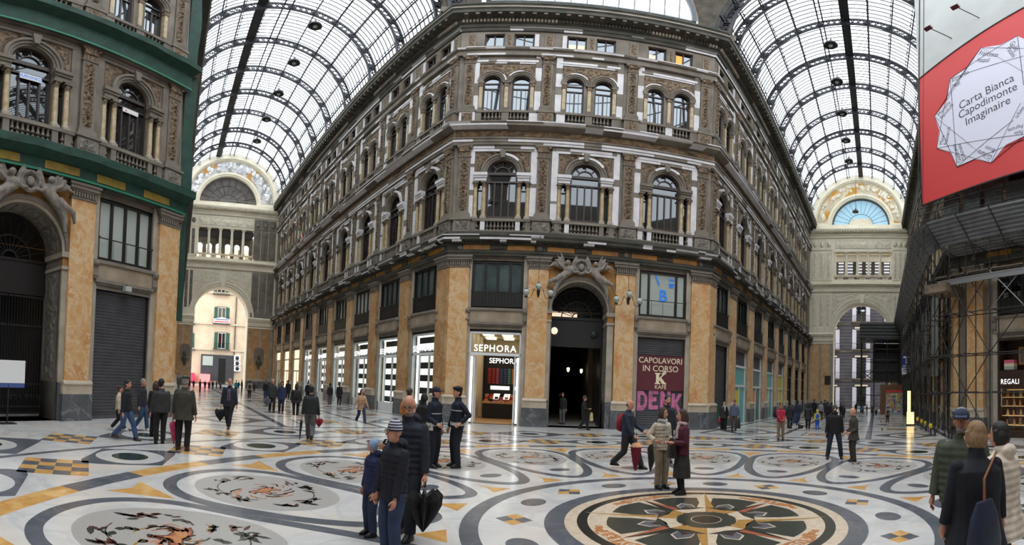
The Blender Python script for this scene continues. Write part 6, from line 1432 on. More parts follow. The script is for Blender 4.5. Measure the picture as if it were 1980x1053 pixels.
def person(px, py, H, face, label, coat=(30,32,40), length=.84, legs=(30,30,36), shoe=(22,22,24), hair='hair_dark', style='short', hat=None, hatc=(40,44,60), lod=1, Rh=None, Lh=None, stride=.0, wide=.1, girth=1.0,
           skin='skin', quilt=0, skirt=False, hood=False, scarf=None, beard=None, glasses=False, lean=(0,0), head=(0,0), pack=None, belt=None, stripes=None, collar=None, world=None, group=None, trim=None, zoff=0, cuff=None):
    """face: heading in degrees relative to 'towards the camera' (0 faces the lens, 90 faces the photo's right, 180 away)."""
    girth *= 1.1; k = H/1.75; g = world if world is not None else gnd(px, py); g = Vector((g[0], g[1], .006+zoff))
    tocam = atan2(CAM.y-g.y, CAM.x-g.x); ang = tocam+radians(face)      # forward direction in world
    M = Matrix.Translation(g) @ Matrix.Rotation(ang-pi/2, 4, 'Z')
    vox = (.009, .017, .03)[lod]*max(.75, k)
    S = lambda x, y, z: Vector((x*k, y*k, z*k))
    lx, ly = lean; dz = max(0, .93-(.085+sqrt(max(.3, .846**2-stride**2-max(0, wide-.095)**2)))); M = Matrix.Translation((0,0,-dz*k)) @ M
    hipc = S(0,0,.93); chest = S(lx*.7, ly*.7, 1.3); neck = S(lx, ly, 1.49); hc = S(lx*1.1, ly*1.15+.035, 1.645)
    hips = [hipc+S(s*.095*girth,0,0) for s in (-1,1)]
    feet = [S(-wide, stride, .085+dz), S(wide, -stride, (.085 if stride < .2 else .14)+dz)]
    knees = []; ank = []
    for h, f in zip(hips, feet):
        kn, an = ik(h, f, .432*k, .419*k, (0,1,0.05)); knees.append(kn); ank.append(an)
    sh = [neck+S(s*.166*girth, -.005, -.1) for s in (-1,1)]
    # hand targets: right hand is on the person's right (local +x is the person's right when facing +y)
    df = [S(-.2*girth-.06, .05, .80), S(.2*girth+.06, .05, .80)]
    tg = [S(*Lh) if Lh else df[0], S(*Rh) if Rh else df[1]]
    el = []; wr = []
    for i in (0,1):
        e, w = ik(sh[i], tg[i], .29*k, .26*k, (((-1,1)[i])*.28, -1, -.3)); el.append(e); wr.append(w)
    # ---- body (one continuous skin)
    b = MB(); b.mat(skin)
    Rz = Matrix.Rotation(radians(head[0]), 3, 'Z') @ Matrix.Rotation(radians(head[1]), 3, 'X')
    hp = lambda x, y, z: hc+Rz @ S(x,y,z)
    b.ball(hp(0,-.008,.025), .1*k, 14, 10, (.8,1.0,1.1), Rz); b.ball(hp(0,.022,-.045), .072*k, 12, 8, (.86,.98,1.12), Rz); b.ball(hp(0,.05,-.085), .035*k, 8, 6, (1.1,.9,.8), Rz)
    if lod < 2:
        b.tube([hp(0,.088,.015), hp(0,.112,-.022)], [.011*k,.019*k], 8); b.ball(hp(0,.105,-.026), .018*k, 8, 5)
        for s in (-1,1): b.ball(hp(s*.083,-.01,-.008), .026*k, 8, 6, (.4,.8,1.2), Rz)
    b.tube([neck-S(0,0,.06), neck+S(0,.005,.04), hc-S(0,.005,.06)], [.062*k,.052*k,.054*k], 12)
    loft(b, [(hipc-S(0,0,.05), .13*k, .09*k), (hipc+S(0,0,.1), .13*k, .09*k), (chest, .14*k, .095*k), (neck-S(0,.01,.06), .12*k, .07*k)])
    for i in (0,1):
        limb(b, hips[i]-S(0,0,.02), knees[i], .07*k, .045*k); limb(b, knees[i], ank[i], .045*k, .034*k); b.tube([ank[i], ank[i]+S(0,.1,-.045)], [.036*k,.03*k], 8)
        limb(b, sh[i], el[i], .045*k, .034*k); limb(b, el[i], wr[i], .034*k, .024*k)
        d = (wr[i]-el[i]).normalized(); sd = (-1,1)[i]; up_ = Vector((sd*-1.0,0,0)); fw_ = Vector((0,1,0)); ac = (fw_-d*fw_.dot(d)); ac = ac.normalized() if ac.length > .2 else Vector((0,0,1)); pn = d.cross(ac).normalized()*sd
        if lod == 0:
            pc = wr[i]+d*.045*k; b.tube([wr[i], pc, wr[i]+d*.085*k], [.023*k,.034*k,.033*k], 8)
            for f_ in range(4):
                o_ = ac*(.027-.018*f_)*k; ln_ = (.07,.078,.072,.055)[f_]*k; p0 = wr[i]+d*.082*k+o_; p1 = p0+d*ln_*.55-pn*.008*k; p2 = p1+d*ln_*.3-pn*(.03*k); b.tube([p0, p1, p2], [.0105*k,.0098*k,.0088*k], 7); b.ball(p2, .0088*k, 6, 4)
            t0 = wr[i]+d*.03*k+ac*.028*k; t1 = t0+d*.03*k+ac*.026*k-pn*.01*k; t2 = t1+d*.03*k+ac*.006*k-pn*.008*k; b.tube([t0,t1,t2], [.012*k,.0112*k,.0095*k], 7); b.ball(t2, .0095*k, 6, 4)
        else: b.tube([wr[i], wr[i]+d*.06*k, wr[i]+d*.15*k-pn*.02*k], [.025*k,.036*k,.02*k], 7); b.tube([wr[i]+d*.03*k+ac*.02*k, wr[i]+d*.09*k+ac*.05*k], [.014*k,.01*k], 6)
    root = link('person', fuse(b, vox*(.78 if lod == 0 else 1), 3, 'person'), None, M); tag(root, label, 'person', group)
    # ---- coat: torso and sleeves
    cm = cloth(coat); b = MB(); b.mat(cm); gx = .205*girth; rings = []; n = 40 if quilt else 9; zt = 1.455; zb = length
    for j in range(n):
        f = j/(n-1); z = zb+(zt-zb)*f
        prof = [(0,.19,.135),(.25,.185,.13),(.5,.185,.13),(.84,.203,.132),(.92,.186,.116),(.965,.138,.095),(1,.082,.073)]
        for (fa,ra,ya),(fb_,rb,yb) in zip(prof, prof[1:]):
            if fa <= f <= fb_: w_ = (f-fa)/(fb_-fa); rx = ra+(rb-ra)*w_; ry = ya+(yb-ya)*w_
        if length < .75 and z < .95: e_ = (.95-z)*.16; rx += e_; ry += e_
        q_ = 1+(.075*abs(sin((z)*pi/.075))-.04 if quilt else 0); h_ = max(0, (z-.93)/.56)
        rings.append((S(lx*h_, ly*h_-.0, z), rx*girth*k*q_, ry*(.5+.5*girth)*k*q_))
    rings.append((neck+S(0,0,.03), .075*k, .072*k)); loft(b, rings)
    for i in (0,1):
        w2 = wr[i]+(el[i]-wr[i])*.06; pts = [sh[i]+Vector((0,0,0)), sh[i].lerp(el[i],.5), el[i], el[i].lerp(w2,.5), w2]; rr = [.064,.069,.063,.056,.052]
        if quilt:
            pp = []; r2 = []
            for a_ in range(len(pts)-1):
                for t_ in range(4): pp.append(pts[a_].lerp(pts[a_+1], t_/4)); r2.append((rr[a_]+(rr[a_+1]-rr[a_])*t_/4)*k*(1.03+.05*(t_ % 2)))
            pp.append(pts[-1]); r2.append(rr[-1]*k); b.tube(pp, r2, 12)
        else: b.tube(pts, [v*k for v in rr], 12)
        b.ball(sh[i], .066*k, 12, 8); b.ball(el[i], .062*k, 10, 6)
    if hood: b.ball(neck+S(0,-.095,-.0), .1*k, 12, 8, (1.15,.75,.75)); b.tube([neck+S(-.09,.02,0), neck+S(0,-.08,.04), neck+S(.09,.02,0)], .045*k, 8)
    if collar: b.tube([neck+S(0,0,-.03), neck+S(0,0,.06)], [.085*k,.078*k], 12)
    co = link('coat' if length < .78 else 'jacket', fuse(b, vox, 1 if quilt else 3, 'coat'), root)
    if stripes:      # lighter horizontal bands (knit, reflective strips)
        b = MB(); b.mat(cloth(stripes[0], .6))
        for z in stripes[1]:
            b2 = [r_ for r_ in rings if True]; c_, rx, ry = min(rings, key=lambda r_: abs(r_[0].z-z*k)); loft(b, [(Vector((c_.x,c_.y,z*k-.012*k)), rx*1.04, ry*1.06), (Vector((c_.x,c_.y,z*k+.012*k)), rx*1.04, ry*1.06)], 20)
        b.obj('stripe', root)
    if belt:
        b = MB(); b.mat(cloth(belt, .5)); loft(b, [(S(0,0,.935), .205*girth*k, .15*k), (S(0,0,1.0), .205*girth*k, .15*k)], 20); b.cbox(S(.19,.02,.9), .07*k, .12*k, .13*k); b.mat('steel').cbox(S(0,.148,.978), .06*k, .012*k, .05*k); b.obj('belt', root)
    # ---- legs
    b = MB(); b.mat(cloth(legs))
    if skirt:
        loft(b, [(S(0,0,.36), .215*k, .19*k), (S(0,0,.6), .205*k, .175*k), (hipc, .175*k, .13*k), (hipc+S(0,0,.1), .15*k, .11*k)])
        for i in (0,1): pass
        link('skirt', fuse(b, vox, 2, 'skirt'), root); b = MB(); b.mat(cloth(shoe))
    else: loft(b, [(hipc-S(0,0,.1), .165*girth*k, .115*k), (hipc, .17*girth*k, .125*k), (hipc+S(0,0,.1), .16*girth*k, .12*k)])
    for i in (0,1):
        if not skirt: b.tube([hips[i]-S(0,0,.02), hips[i].lerp(knees[i],.5), knees[i], knees[i].lerp(ank[i],.5), ank[i]+S(0,0,.0)], [.112*k,.105*k,.086*k,.08*k,.075*k], 12); b.ball(knees[i], .068*k, 10, 6)
        else: b.tube([knees[i]-S(0,0,.05), knees[i].lerp(ank[i],.4), ank[i]], [.06*k,.062*k,.045*k], 10)
    if cuff:
        pass
    link('boots' if skirt else 'trousers', fuse(b, vox, 2, 'trousers'), root)
    for i in (0,1):
        b = MB(); b.mat(cloth(shoe, .5)); a_ = ank[i]; lift = a_.z-.085*k
        loft(b, [(Vector((a_.x,a_.y+.05*k,lift+.001)), .047*k, .135*k), (Vector((a_.x,a_.y+.05*k,lift+.03*k)), .05*k, .138*k), (Vector((a_.x,a_.y+.03*k,lift+.065*k)), .045*k, .1*k), (Vector((a_.x,a_.y-.01*k,lift+.11*k)), .046*k, .055*k)], 14); b.obj('shoe', root)
    # ---- hair, hats, face
    b = MB(); b.mat(hair); done = False
    if style in ('short','bald','long','bob','bun') and hat not in ('beanie',):
        if style == 'bald': b.tube([hp(-.08,.0,-.01), hp(-.075,-.06,.0), hp(0,-.098,.0), hp(.075,-.06,.0), hp(.08,.0,-.01)], .022*k, 8)
        else:
            b.ball(hp(0,-.022,.045), .107*k, 14, 9, (.84,.98,.98), Rz)
            b.ball(hp(0,-.045,-.01), .09*k, 12, 8, (.93,.75,1.0), Rz)
        if style == 'long': b.tube([hp(0,-.06,.05), hp(0,-.08,-.08), hp(0,-.085,-.24)], [.09*k,.1*k,.055*k], 10); [b.tube([hp(s*.07,.01,.04), hp(s*.085,.0,-.08), hp(s*.075,-.01,-.2)], [.03*k,.035*k,.02*k], 8) for s in (-1,1)]
        if style == 'bob': b.ball(hp(0,-.035,-.02), .112*k, 12, 9, (.98,.86,1.05), Rz); [b.tube([hp(s*.075,.02,.05), hp(s*.09,.01,-.06)], [.03*k,.032*k], 8) for s in (-1,1)]
        if style == 'bun': b.ball(hp(0,-.12,.06), .05*k, 8, 6)
        done = True
    if beard: b.mat(beard); b.ball(hp(0,.045,-.075), .06*k, 10, 7, (1.0,.75,.75), Rz); done = True
    if done: link('hair', fuse(b, vox*.9, 2, 'hair') if lod < 2 else b.mesh('hair'), root)
    if hat:
        b = MB(); b.mat(cloth(hatc))
        if hat == 'beanie':
            if trim:
                for j in range(9):
                    b.mat(cloth(trim if j % 2 else hatc)); z0 = -.0+j*.0165; z1 = z0+.0165; rr = lambda z: .099*sqrt(max(.0, 1-(max(0,z-.03)/.118)**2)); b.lathe([(max(.002,rr(z0))*k, 0), (max(.002,rr(z1))*k, (z1-z0)*k)], hp(0,-.012,z0+.02), 20, Rz)
            else: b.ball(hp(0,-.012,.035), .108*k, 14, 9, (.87,.98,1.06), Rz); b.lathe([(.092*k,-.03*k),(.098*k,-.02*k),(.098*k,.03*k),(.092*k,.035*k)], hp(0,-.008,.03), 18, Rz)
        elif hat == 'cap': b.ball(hp(0,-.012,.055), .108*k, 14, 9, (.87,1.0,.8), Rz); b.cbox(hp(0,.12,.05), .13*k, .09*k, .014*k, Rz @ Matrix.Rotation(-.2,3,'X'))
        elif hat == 'beret': b.ball(hp(0,-.01,.095), .115*k, 14, 8, (.92,1.08,.42), Rz); b.lathe([(.088*k,0),(.092*k,.03*k)], hp(0,-.005,.055), 16, Rz)
        elif hat == 'hat': b.lathe([(.0,.14*k),(.08*k,.13*k),(.092*k,.04*k),(.15*k,.03*k),(.15*k,.02*k),(.09*k,.02*k)], hp(0,-.01,.02), 18, Rz)
        b.obj('hat', root)
    if lod < 2:
        for s in (-1,1): b = MB(); b.mat('eye_dark'); b.ball(hp(s*.033,.083,.018), .011*k, 6, 4, (1.2,.6,.7), Rz); b.obj('eye', root); b = MB(); b.mat(hair); b.cbox(hp(s*.034,.089,.038), .034*k, .006*k, .007*k, Rz); b.obj('eyebrow', root)
        b = MB(); b.mat('lip').cbox(hp(0,.09,-.062), .045*k, .01*k, .011*k, Rz); b.obj('mouth', root)
    if glasses:
        b = MB(); b.mat('frame_black')
        for s in (-1,1): b.lathe([(.026*k,-.003*k),(.03*k,-.003*k),(.03*k,.003*k),(.026*k,.003*k)], hp(s*.036,.104,.014), 12, Rz @ Matrix.Rotation(pi/2,3,'X')); b.bar(hp(s*.066,.1,.018), hp(s*.086,-.0,.02), .005*k)
        b.bar(hp(-.01,.107,.018), hp(.01,.107,.018), .005*k); b.obj('glasses', root)
    if scarf:
        b = MB(); b.mat(cloth(scarf)); pts = [neck+S(cos(a)*.085, sin(a)*.08+.01, .0+.012*sin(3*a)) for a in [2*pi*j/14 for j in range(15)]]; b.tube(pts, .042*k, 8); b.tube([neck+S(-.03,.08,0), neck+S(-.04,.13,-.12), neck+S(-.05,.14,-.32)], [.04*k,.045*k,.035*k], 8); link('scarf', fuse(b, vox, 2, 'scarf'), root)
    if pack:
        b = MB(); b.mat(cloth(pack[0])); b.ball(S(lx*.5,ly*.5-.21,1.2), .2*k, 12, 9, (.85,.55,1.15)); b.ball(S(0,-.27,1.1), .12*k, 10, 7, (1,.5,.9)); o = link('backpack', fuse(b, vox, 2, 'backpack'), None, M); tag(o, pack[1], 'backpack')
    root['_r'] = 0; del root['_r']
    W = lambda v: M @ Vector(v)
    dirs = [(wr[i]-el[i]).normalized() for i in (0,1)]
    return dict(root=root, M=M, k=k, L=W(wr[0]+dirs[0]*.09*k), R=W(wr[1]+dirs[1]*.09*k), shL=W(sh[0]), shR=W(sh[1]), neck=W(neck), hip=W(hipc), head=W(hc))
def umbrella(top, tip, col, label, r=.06, band=None, hook=True, pleat=8):      # furled umbrella hanging or carried, handle at top
    top = Vector(top); tip = Vector(tip); d = tip-top; L = d.length; q = d.to_track_quat('Z','Y').to_matrix(); t = empty('umbrella', Matrix.Translation(top)); tag(t, label, 'umbrella')
    qi = q; P = lambda x, y, z: qi @ Vector((x,y,z))
    b = MB(); b.mat('steel').tube([P(0,0,0), P(0,0,L)], .006, 6); b.obj('shaft', t)
    b = MB(); b.mat('black' if not band else 'wood_dark').tube([P(0,0,-.1), P(0,0,.1)], .014, 8); b.obj('handle', t)
    n = 32; rows = [(.16,.3),(.2,.75),(.28,1.0),(.5,.78),(.75,.5),(.97,.12)]
    def seg(m, rows):
        b = MB(); b.mat(m); vs = []
        for f, w in rows:
            for j in range(n): a = 2*pi*j/n; rr = r*w*(1+.28*cos(pleat*a)); vs.append(P(cos(a)*rr, sin(a)*rr, L*f))
        b.add(vs, [(i*n+j, i*n+(j+1) % n, (i+1)*n+(j+1) % n, (i+1)*n+j) for i in range(len(rows)-1) for j in range(n)], True); return b
    if band: seg(cloth(band), rows[:3]).obj('canopy_border', t); seg(cloth(col), rows[2:]).obj('canopy', t)
    else: seg(cloth(col, .6), rows).obj('canopy', t)
    return t
def droopy_umbrella(p, s, col, label, rot=0):     # half-closed folding umbrella held by its handle
    t = empty('umbrella', Matrix.Translation(p) @ Matrix.Rotation(rot, 4, 'Z')); tag(t, label, 'umbrella'); n = 48; b = MB(); b.mat(cloth(col, .55)); vs = []
    for z, r, q_ in ((-.2,.06,.0),(-.13,.17,.09),(-.2,.26,.08),(-.3,.25,.03),(-.42,.17,0),(-.55,.07,0),(-.62,.012,0)):
        for j in range(n):
            a = 2*pi*j/n; c = abs(((a*8/(2*pi)) % 1)-.5)*2; rr = r*(.62+.5*c**1.3); zz = z+q_*(c-.5)*(1+.4*sin(3*a)); vs.append(Vector((cos(a)*rr*s, sin(a)*rr*s*.8, zz*s)))
    b.add(vs, [(i*n+j, i*n+(j+1) % n, (i+1)*n+(j+1) % n, (i+1)*n+j) for i in range(6) for j in range(n)]); b.obj('canopy', t)
    b = MB(); b.mat('steel').tube([(0,0,.02*s),(0,0,-.6*s)], .007*s, 6); b.obj('shaft', t); b = MB(); b.mat('black').tube([(0,0,.05*s),(0,0,-.06*s)], .018*s, 8); b.obj('handle', t)
    b = MB(); b.mat('black').tube([(.22*s,0,-.34*s),(.27*s,0,-.42*s),(.24*s,0,-.5*s)], .008*s, 5); b.obj('strap', t); return t
def handbag(p, sx, sy, sz, col, label, rot=0, strap=None, strapc=(110,70,40), name='handbag'):
    t = empty(name, Matrix.Translation(p) @ Matrix.Rotation(rot, 4, 'Z')); tag(t, label, 'bag'); b = MB(); b.mat(cloth(col, .5))
    loft(b, [(Vector((0,0,-sz*.5)), sx*.46, sy*.5), (Vector((0,0,-sz*.3)), sx*.5, sy*.5), (Vector((0,0,sz*.2)), sx*.42, sy*.36), (Vector((0,0,sz*.5)), sx*.28, sy*.14)], 16); b.obj('bag_body', t)
    if strap: b = MB(); b.mat(cloth(strapc, .5)).tube([Matrix.Rotation(-rot,3,'Z') @ (Vector(q)-Vector(p)) for q in strap], .013, 6); b.obj('strap', t)
    return t
# ---------------------------------------------------------------- the crowd
def Htop(g, u, v):
    d = ray(u, v); dist = hypot(g[0]-CAM.x, g[1]-CAM.y); return CAM.z+dist*d.z/hypot(d.x, d.y)
def P(px, py, hv, face, label, **kw):
    g = gnd(px, py); H = Htop(g, px, hv); H = max(1.0, min(1.95, H)); return person(px, py, H, face, label, **kw)
def PH(px, hv, H, face, label, **kw): return person(0, 0, H, face, label, world=gnd(px, hv, H), **kw)
NAVY, BLK, CHAR, JEANS = (28,32,46), (22,22,25), (48,48,50), (44,62,92)
# --- family in the middle
fa = P(783, 1037, 768, -28, 'bald bearded father in navy hooded puffer jacket checking his phone', coat=NAVY, length=.82, legs=(32,36,46), style='bald', hair='hair_grey', beard='hair_grey', glasses=True, hood=True, quilt=1, lod=0, girth=1.08, Rh=(.16,.34,1.16), Lh=(-.30,.10,.78), head=(10,-20), wide=.12, stride=.1)
droopy_umbrella(fa['L']+Vector((0,0,.0)), 1.05, (16,16,17), 'half-closed black folding umbrella hanging from the father\'s hand', rot=1.0)
t = empty('phone', Matrix.Translation(fa['R']+Vector((0,0,.05))) @ Matrix.Rotation(.6,4,'Z') @ Matrix.Rotation(.6,4,'X')); tag(t, 'phone in a pale case held up by the bald father', 'phone')
b = MB(); b.mat('white_paint').cbox((0,0,0), .075, .011, .15); b.obj('case', t); b = MB(); b.mat('black').cbox((0,-.007,0), .066, .004, .138); b.obj('screen', t)
P(716, 1035, 850, -62, 'small boy in light blue beanie and navy jacket looking up', coat=(30,38,78), length=.8, legs=(38,50,78), shoe=(24,24,28), hair='hair_brown', hat='beanie', hatc=(150,172,206), lod=0, skin='skin', head=(-60,28), girth=1.05, quilt=1, Lh=(-.2,.1,.74), wide=.1, hood=True)
PH(767, 819, 1.56, 52, 'older boy in striped navy beanie and dark jacket before the father', coat=(24,26,38), length=.8, legs=(48,66,96), hair='hair_brown', hat='beanie', hatc=(34,38,66), trim=(206,206,214), lod=0, head=(-80,0), quilt=1, glasses=True, Lh=(-.2,.16,.72), Rh=(.2,.16,.72), hood=True) if False else PH(767, 819, 1.58, -52, 'older boy in striped navy beanie and dark jacket before the father', coat=(24,26,38), length=.8, legs=(48,66,96), hair='hair_brown', hat='beanie', hatc=(34,38,66), trim=(206,206,214), lod=0, head=(-14,0), quilt=1, glasses=True, Lh=(-.2,.16,.72), Rh=(.24,.12,.72), hood=True)
# --- the two municipal policemen
P(836, 903, 750, 62, 'policeman in peaked cap and white belt seen from the side', coat=(20,26,44), length=.9, legs=(20,24,38), hat='cap', hatc=(30,38,66), belt=(226,226,222), lod=0, girth=1.1, collar=True, stripes=((176,180,186),(1.2,)), Rh=(.22,.2,.98))
P(881, 903, 745, -70, 'policeman in beret with hand on his white belt', coat=(20,26,44), length=.9, legs=(20,24,38), shoe=(16,16,18), hat='beret', hatc=(24,26,34), belt=(226,226,222), lod=0, girth=1.08, collar=True, stripes=((176,180,186),(1.26,)), Lh=(-.26,.02,1.0), Rh=(.3,.1,.86), wide=.13)
P(815, 880, 762, 150, 'dark-haired person in black half hidden behind the capped policeman', coat=BLK, legs=BLK, style='bob', lod=1)
P(787, 868, 752, 140, 'person in white and orange jacket behind the bald father', coat=(196,190,184), legs=JEANS, hair='hair_brown', style='bun', pack=((190,120,50),'orange daypack on the back of the person behind the father'), lod=1)
# --- right centre
m7 = P(1212, 905, 768, 66, 'balding man striding with red backpack and navy jacket', coat=(36,46,62), length=.88, legs=(44,44,48), style='bald', hair='hair_dark', stride=.36, lod=0, pack=((150,28,46),'red backpack on the striding man\'s shoulders'), Rh=(.18,.26,.92), Lh=(-.2,.36,1.0), girth=1.06)
umbrella(m7['R']+Vector((0,0,.05)), m7['R']*.96+gnd(1219,908)*.04+Vector((0,0,-.86)), (122,22,44), 'furled maroon umbrella with peach border held by striding man', r=.125, band=(236,170,128))
w8 = P(1277, 943, 790, 38, 'woman in beige puffer jacket with pale grey scarf', coat=(196,184,164), length=.86, legs=(150,134,114), shoe=(26,24,26), hair='hair_brown', style='bob', quilt=1, scarf=(202,200,200), lod=0, Rh=(.3,.16,1.08), Lh=(-.14,.26,1.1), head=(20,0))
w9 = P(1317, 955, 794, -72, 'woman in burgundy jacket, dark skirt and tall boots', coat=(84,30,48), length=.84, legs=(52,50,48), skirt=True, shoe=(24,22,24), hair='hair_brown', style='long', scarf=(206,178,176), lod=0, Rh=(.16,.26,1.08), Lh=(-.16,.26,1.1))
umbrella(gnd(1261,930)+Vector((0,0,.98)), gnd(1257,926)+Vector((0,0,.16)), (24,24,26), 'furled black umbrella carried beside the beige puffer woman', r=.1)
handbag(w9['hip']+(w9['M'].to_3x3() @ Vector((.0,.22,.05))), .4, .22, .38, (20,20,22), 'large black shoulder bag on the burgundy-jacketed woman', rot=w9['M'].to_euler().z, strap=[w9['shR'], w9['hip']+(w9['M'].to_3x3() @ Vector((.08,.22,.22)))], strapc=(24,22,22))
P(1287, 893, 766, 30, 'dark-bearded man standing behind the two talking women', coat=(30,36,40), legs=BLK, beard='hair_dark', lod=1)
P(1613, 887, 783, 8, 'young bearded man in black coat and grey beanie', coat=(22,22,26), length=.84, legs=(36,44,62), hat='beanie', hatc=(84,80,82), beard='hair_dark', lod=0, wide=.24, girth=1.12, hood=True)
P(1650, 892, 790, -70, 'balding older man in long olive overcoat', coat=(66,62,52), length=.72, legs=(58,56,52), style='bald', hair='hair_grey', lod=0, girth=1.12, Rh=(.2,.2,.98), Lh=(-.2,.2,.98))
handbag(gnd(1598,888)+Vector((0,0,.82)), .12, .06, .22, (30,28,28), 'small dark carrier held by the man in beanie', name='handbag')
# --- right foreground trio
PH(1860, 795, 1.885, -12, 'moustached man in blue cap and olive quilted vest', coat=(74,80,64), length=.8, legs=(30,32,38), hat='cap', hatc=(54,64,92), beard='hair_grey', skin='skin_tan', quilt=1, lod=0, girth=1.22, style='short', hair='hair_grey', head=(10,0))
wn = PH(1888, 822, 1.79, -150, 'short-haired blond woman in navy coat seen from behind', coat=(24,26,36), length=.6, legs=(28,30,38), hair='hair_blond', style='bob', lod=0, girth=1.15, head=(25,0), collar=True, Lh=(-.3,.1,.82))
PH(1936, 822, 1.755, -120, 'dark-haired woman in cream hooded puffer coat', coat=(226,210,192), length=.58, legs=(30,30,34), hair='hair_dark', style='bob', quilt=1, hood=True, lod=0, girth=1.3, head=(20,0), Lh=(-.1,.34,1.15))
bp = wn['hip']+(wn['M'].to_3x3() @ Vector((-.1,-.31,-.02)))
handbag(bp, .48, .2, .46, (30,38,62), 'navy bucket bag with tan strap on the blond woman\'s shoulder', rot=wn['M'].to_euler().z+.5, strap=[wn['shR']+Vector((0,0,.1)), bp+Vector((0,0,.42)), bp+Vector((0,0,.2))], strapc=(142,86,44))
P(1843, 850, 796, 160, 'person in brown coat standing behind the capped man', coat=(74,60,46), legs=(40,36,34), hair='hair_brown', lod=1)
# --- group by the shutter
P(241, 850, 731, 62, 'man in black jacket and blue jeans walking, group by the shutter', coat=(26,27,32), length=.88, legs=(62,88,128), shoe=(60,44,40), stride=.33, lod=1)
P(228, 832, 745, 80, 'woman with cream bag-like coat walking behind the jeans man', coat=(206,192,168), legs=BLK, shoe=(220,220,220), hair='hair_brown', style='bun', stride=.25, lod=1)
P(272, 832, 732, 60, 'grey-haired person in dark jacket and white trainers', coat=(40,40,48), legs=(56,78,112), shoe=(226,226,226), hair='hair_grey', stride=.2, lod=1)
P(297, 842, 738, 150, 'long-haired woman in black coat in the group by the shutter', coat=(24,23,25), length=.7, legs=BLK, hair='hair_brown', style='long', lod=1)
P(308, 857, 734, 190, 'person in charcoal jacket seen from behind, group by the shutter', coat=(56,55,55), length=.86, legs=(28,26,25), hair='hair_dark', lod=1, girth=1.08, head=(-50,0), Rh=(.26,.12,.82))
o15 = P(352, 870, 729, 160, 'old man in olive overcoat and flat cap seen from behind', coat=(64,62,52), length=.74, legs=(28,27,26), shoe=(76,36,32), hat='beret', hatc=(46,58,50), hair='hair_grey', lod=0, girth=1.14, wide=.12)
umbrella(o15['L']+Vector((0,0,.02)), o15['L']+Vector((.06,-.02,-.72)), (206,66,112), 'furled pink umbrella held by the old man in olive', r=.085)
s19 = P(441, 828, 731, -10, 'balding man in navy blazer, blue shirt and tie', coat=(32,36,50), length=.78, legs=(26,26,30), shoe=(70,44,40), style='bald', hair='hair_grey', lod=1, stride=.2, girth=1.1, wide=.05)
b = MB(); b.mat(cloth((128,146,182))); b.cbox((0,.15,1.25), .1, .03, .4); b.mat(cloth((84,30,44))).cbox((.0,.172,1.22), .05, .02, .4); b.obj('shirt', s19['root'])
droopy_umbrella(s19['R'], .85, (22,22,26), 'black folding umbrella dangling from the blazer man\'s hand', rot=.4)
P(482, 770, 736, 180, 'person with beige top and small backpack by the far pier', coat=(176,150,130), legs=(40,36,36), hair='hair_dark', lod=2, pack=((70,60,56),'dark daypack on the person in beige by the far pier'))
P(513, 773, 736, 10, 'person in black walking beside the bald man on the perfumery side', coat=BLK, legs=JEANS, lod=2)
b22 = P(525, 797, 733, 8, 'bald man in long dark jacket with grey umbrella', coat=(48,50,50), length=.76, legs=(30,30,34), style='bald', lod=2, stride=.12)
droopy_umbrella(b22['R']+Vector((0,0,.06)), .85, (96,98,104), 'grey folding umbrella swinging from the bald man on the perfumery side', rot=.2)
P(543, 798, 737, 0, 'woman in navy coat with auburn hair on the perfumery side', coat=(38,42,76), length=.74, legs=(34,38,60), hair='hair_brown', style='bob', lod=2, stride=.1)
P(556, 772, 735, 175, 'person in black behind the woman in navy coat', coat=BLK, legs=BLK, lod=2)
P(571, 806, 742, 182, 'woman in black with backpack seen from behind', coat=(24,24,26), length=.74, legs=BLK, shoe=(220,214,210), style='long', lod=1, girth=1.16, pack=((34,34,36),'black backpack on the woman in black on the perfumery side'))
m26 = P(598, 851, 744, 172, 'man in dark cap and grey trousers walking away', coat=(38,40,42), length=.9, legs=(92,90,94), shoe=(40,40,42), hat='cap', hatc=(30,32,42), lod=1, stride=.3, girth=1.05)
umbrella(m26['L']+Vector((0,0,.05)), m26['L']+Vector((-.05,0,-.78)), (28,28,30), 'slim black umbrella used by the man in grey trousers', r=.04)
droopy_umbrella(m26['R']+Vector((0,0,.05)), .55, (150,24,54), 'small crimson folding umbrella in the capped man\'s hand', rot=.2)
P(594, 775, 738, 180, 'dark figure walking away beyond the man in cap', coat=BLK, legs=BLK, lod=2)
P(637, 782, 741, 200, 'woman in dark coat with grey skirt by the shop windows', coat=(34,32,38), length=.76, legs=(96,92,92), style='bob', lod=2)
P(655, 783, 740, 160, 'man in long black coat beside the shop windows', coat=(24,26,28), length=.62, legs=BLK, lod=2)
P(697, 817, 750, 24, 'dark-haired girl in striped beige coat striding', coat=(196,158,124), length=.72, legs=(38,56,84), shoe=(36,34,36), style='long', lod=1, stride=.34, stripes=((128,86,64),(.8,.88,.96,1.04,1.12,1.2)), Rh=(.34,-.12,.86), Lh=(-.3,.22,.9))
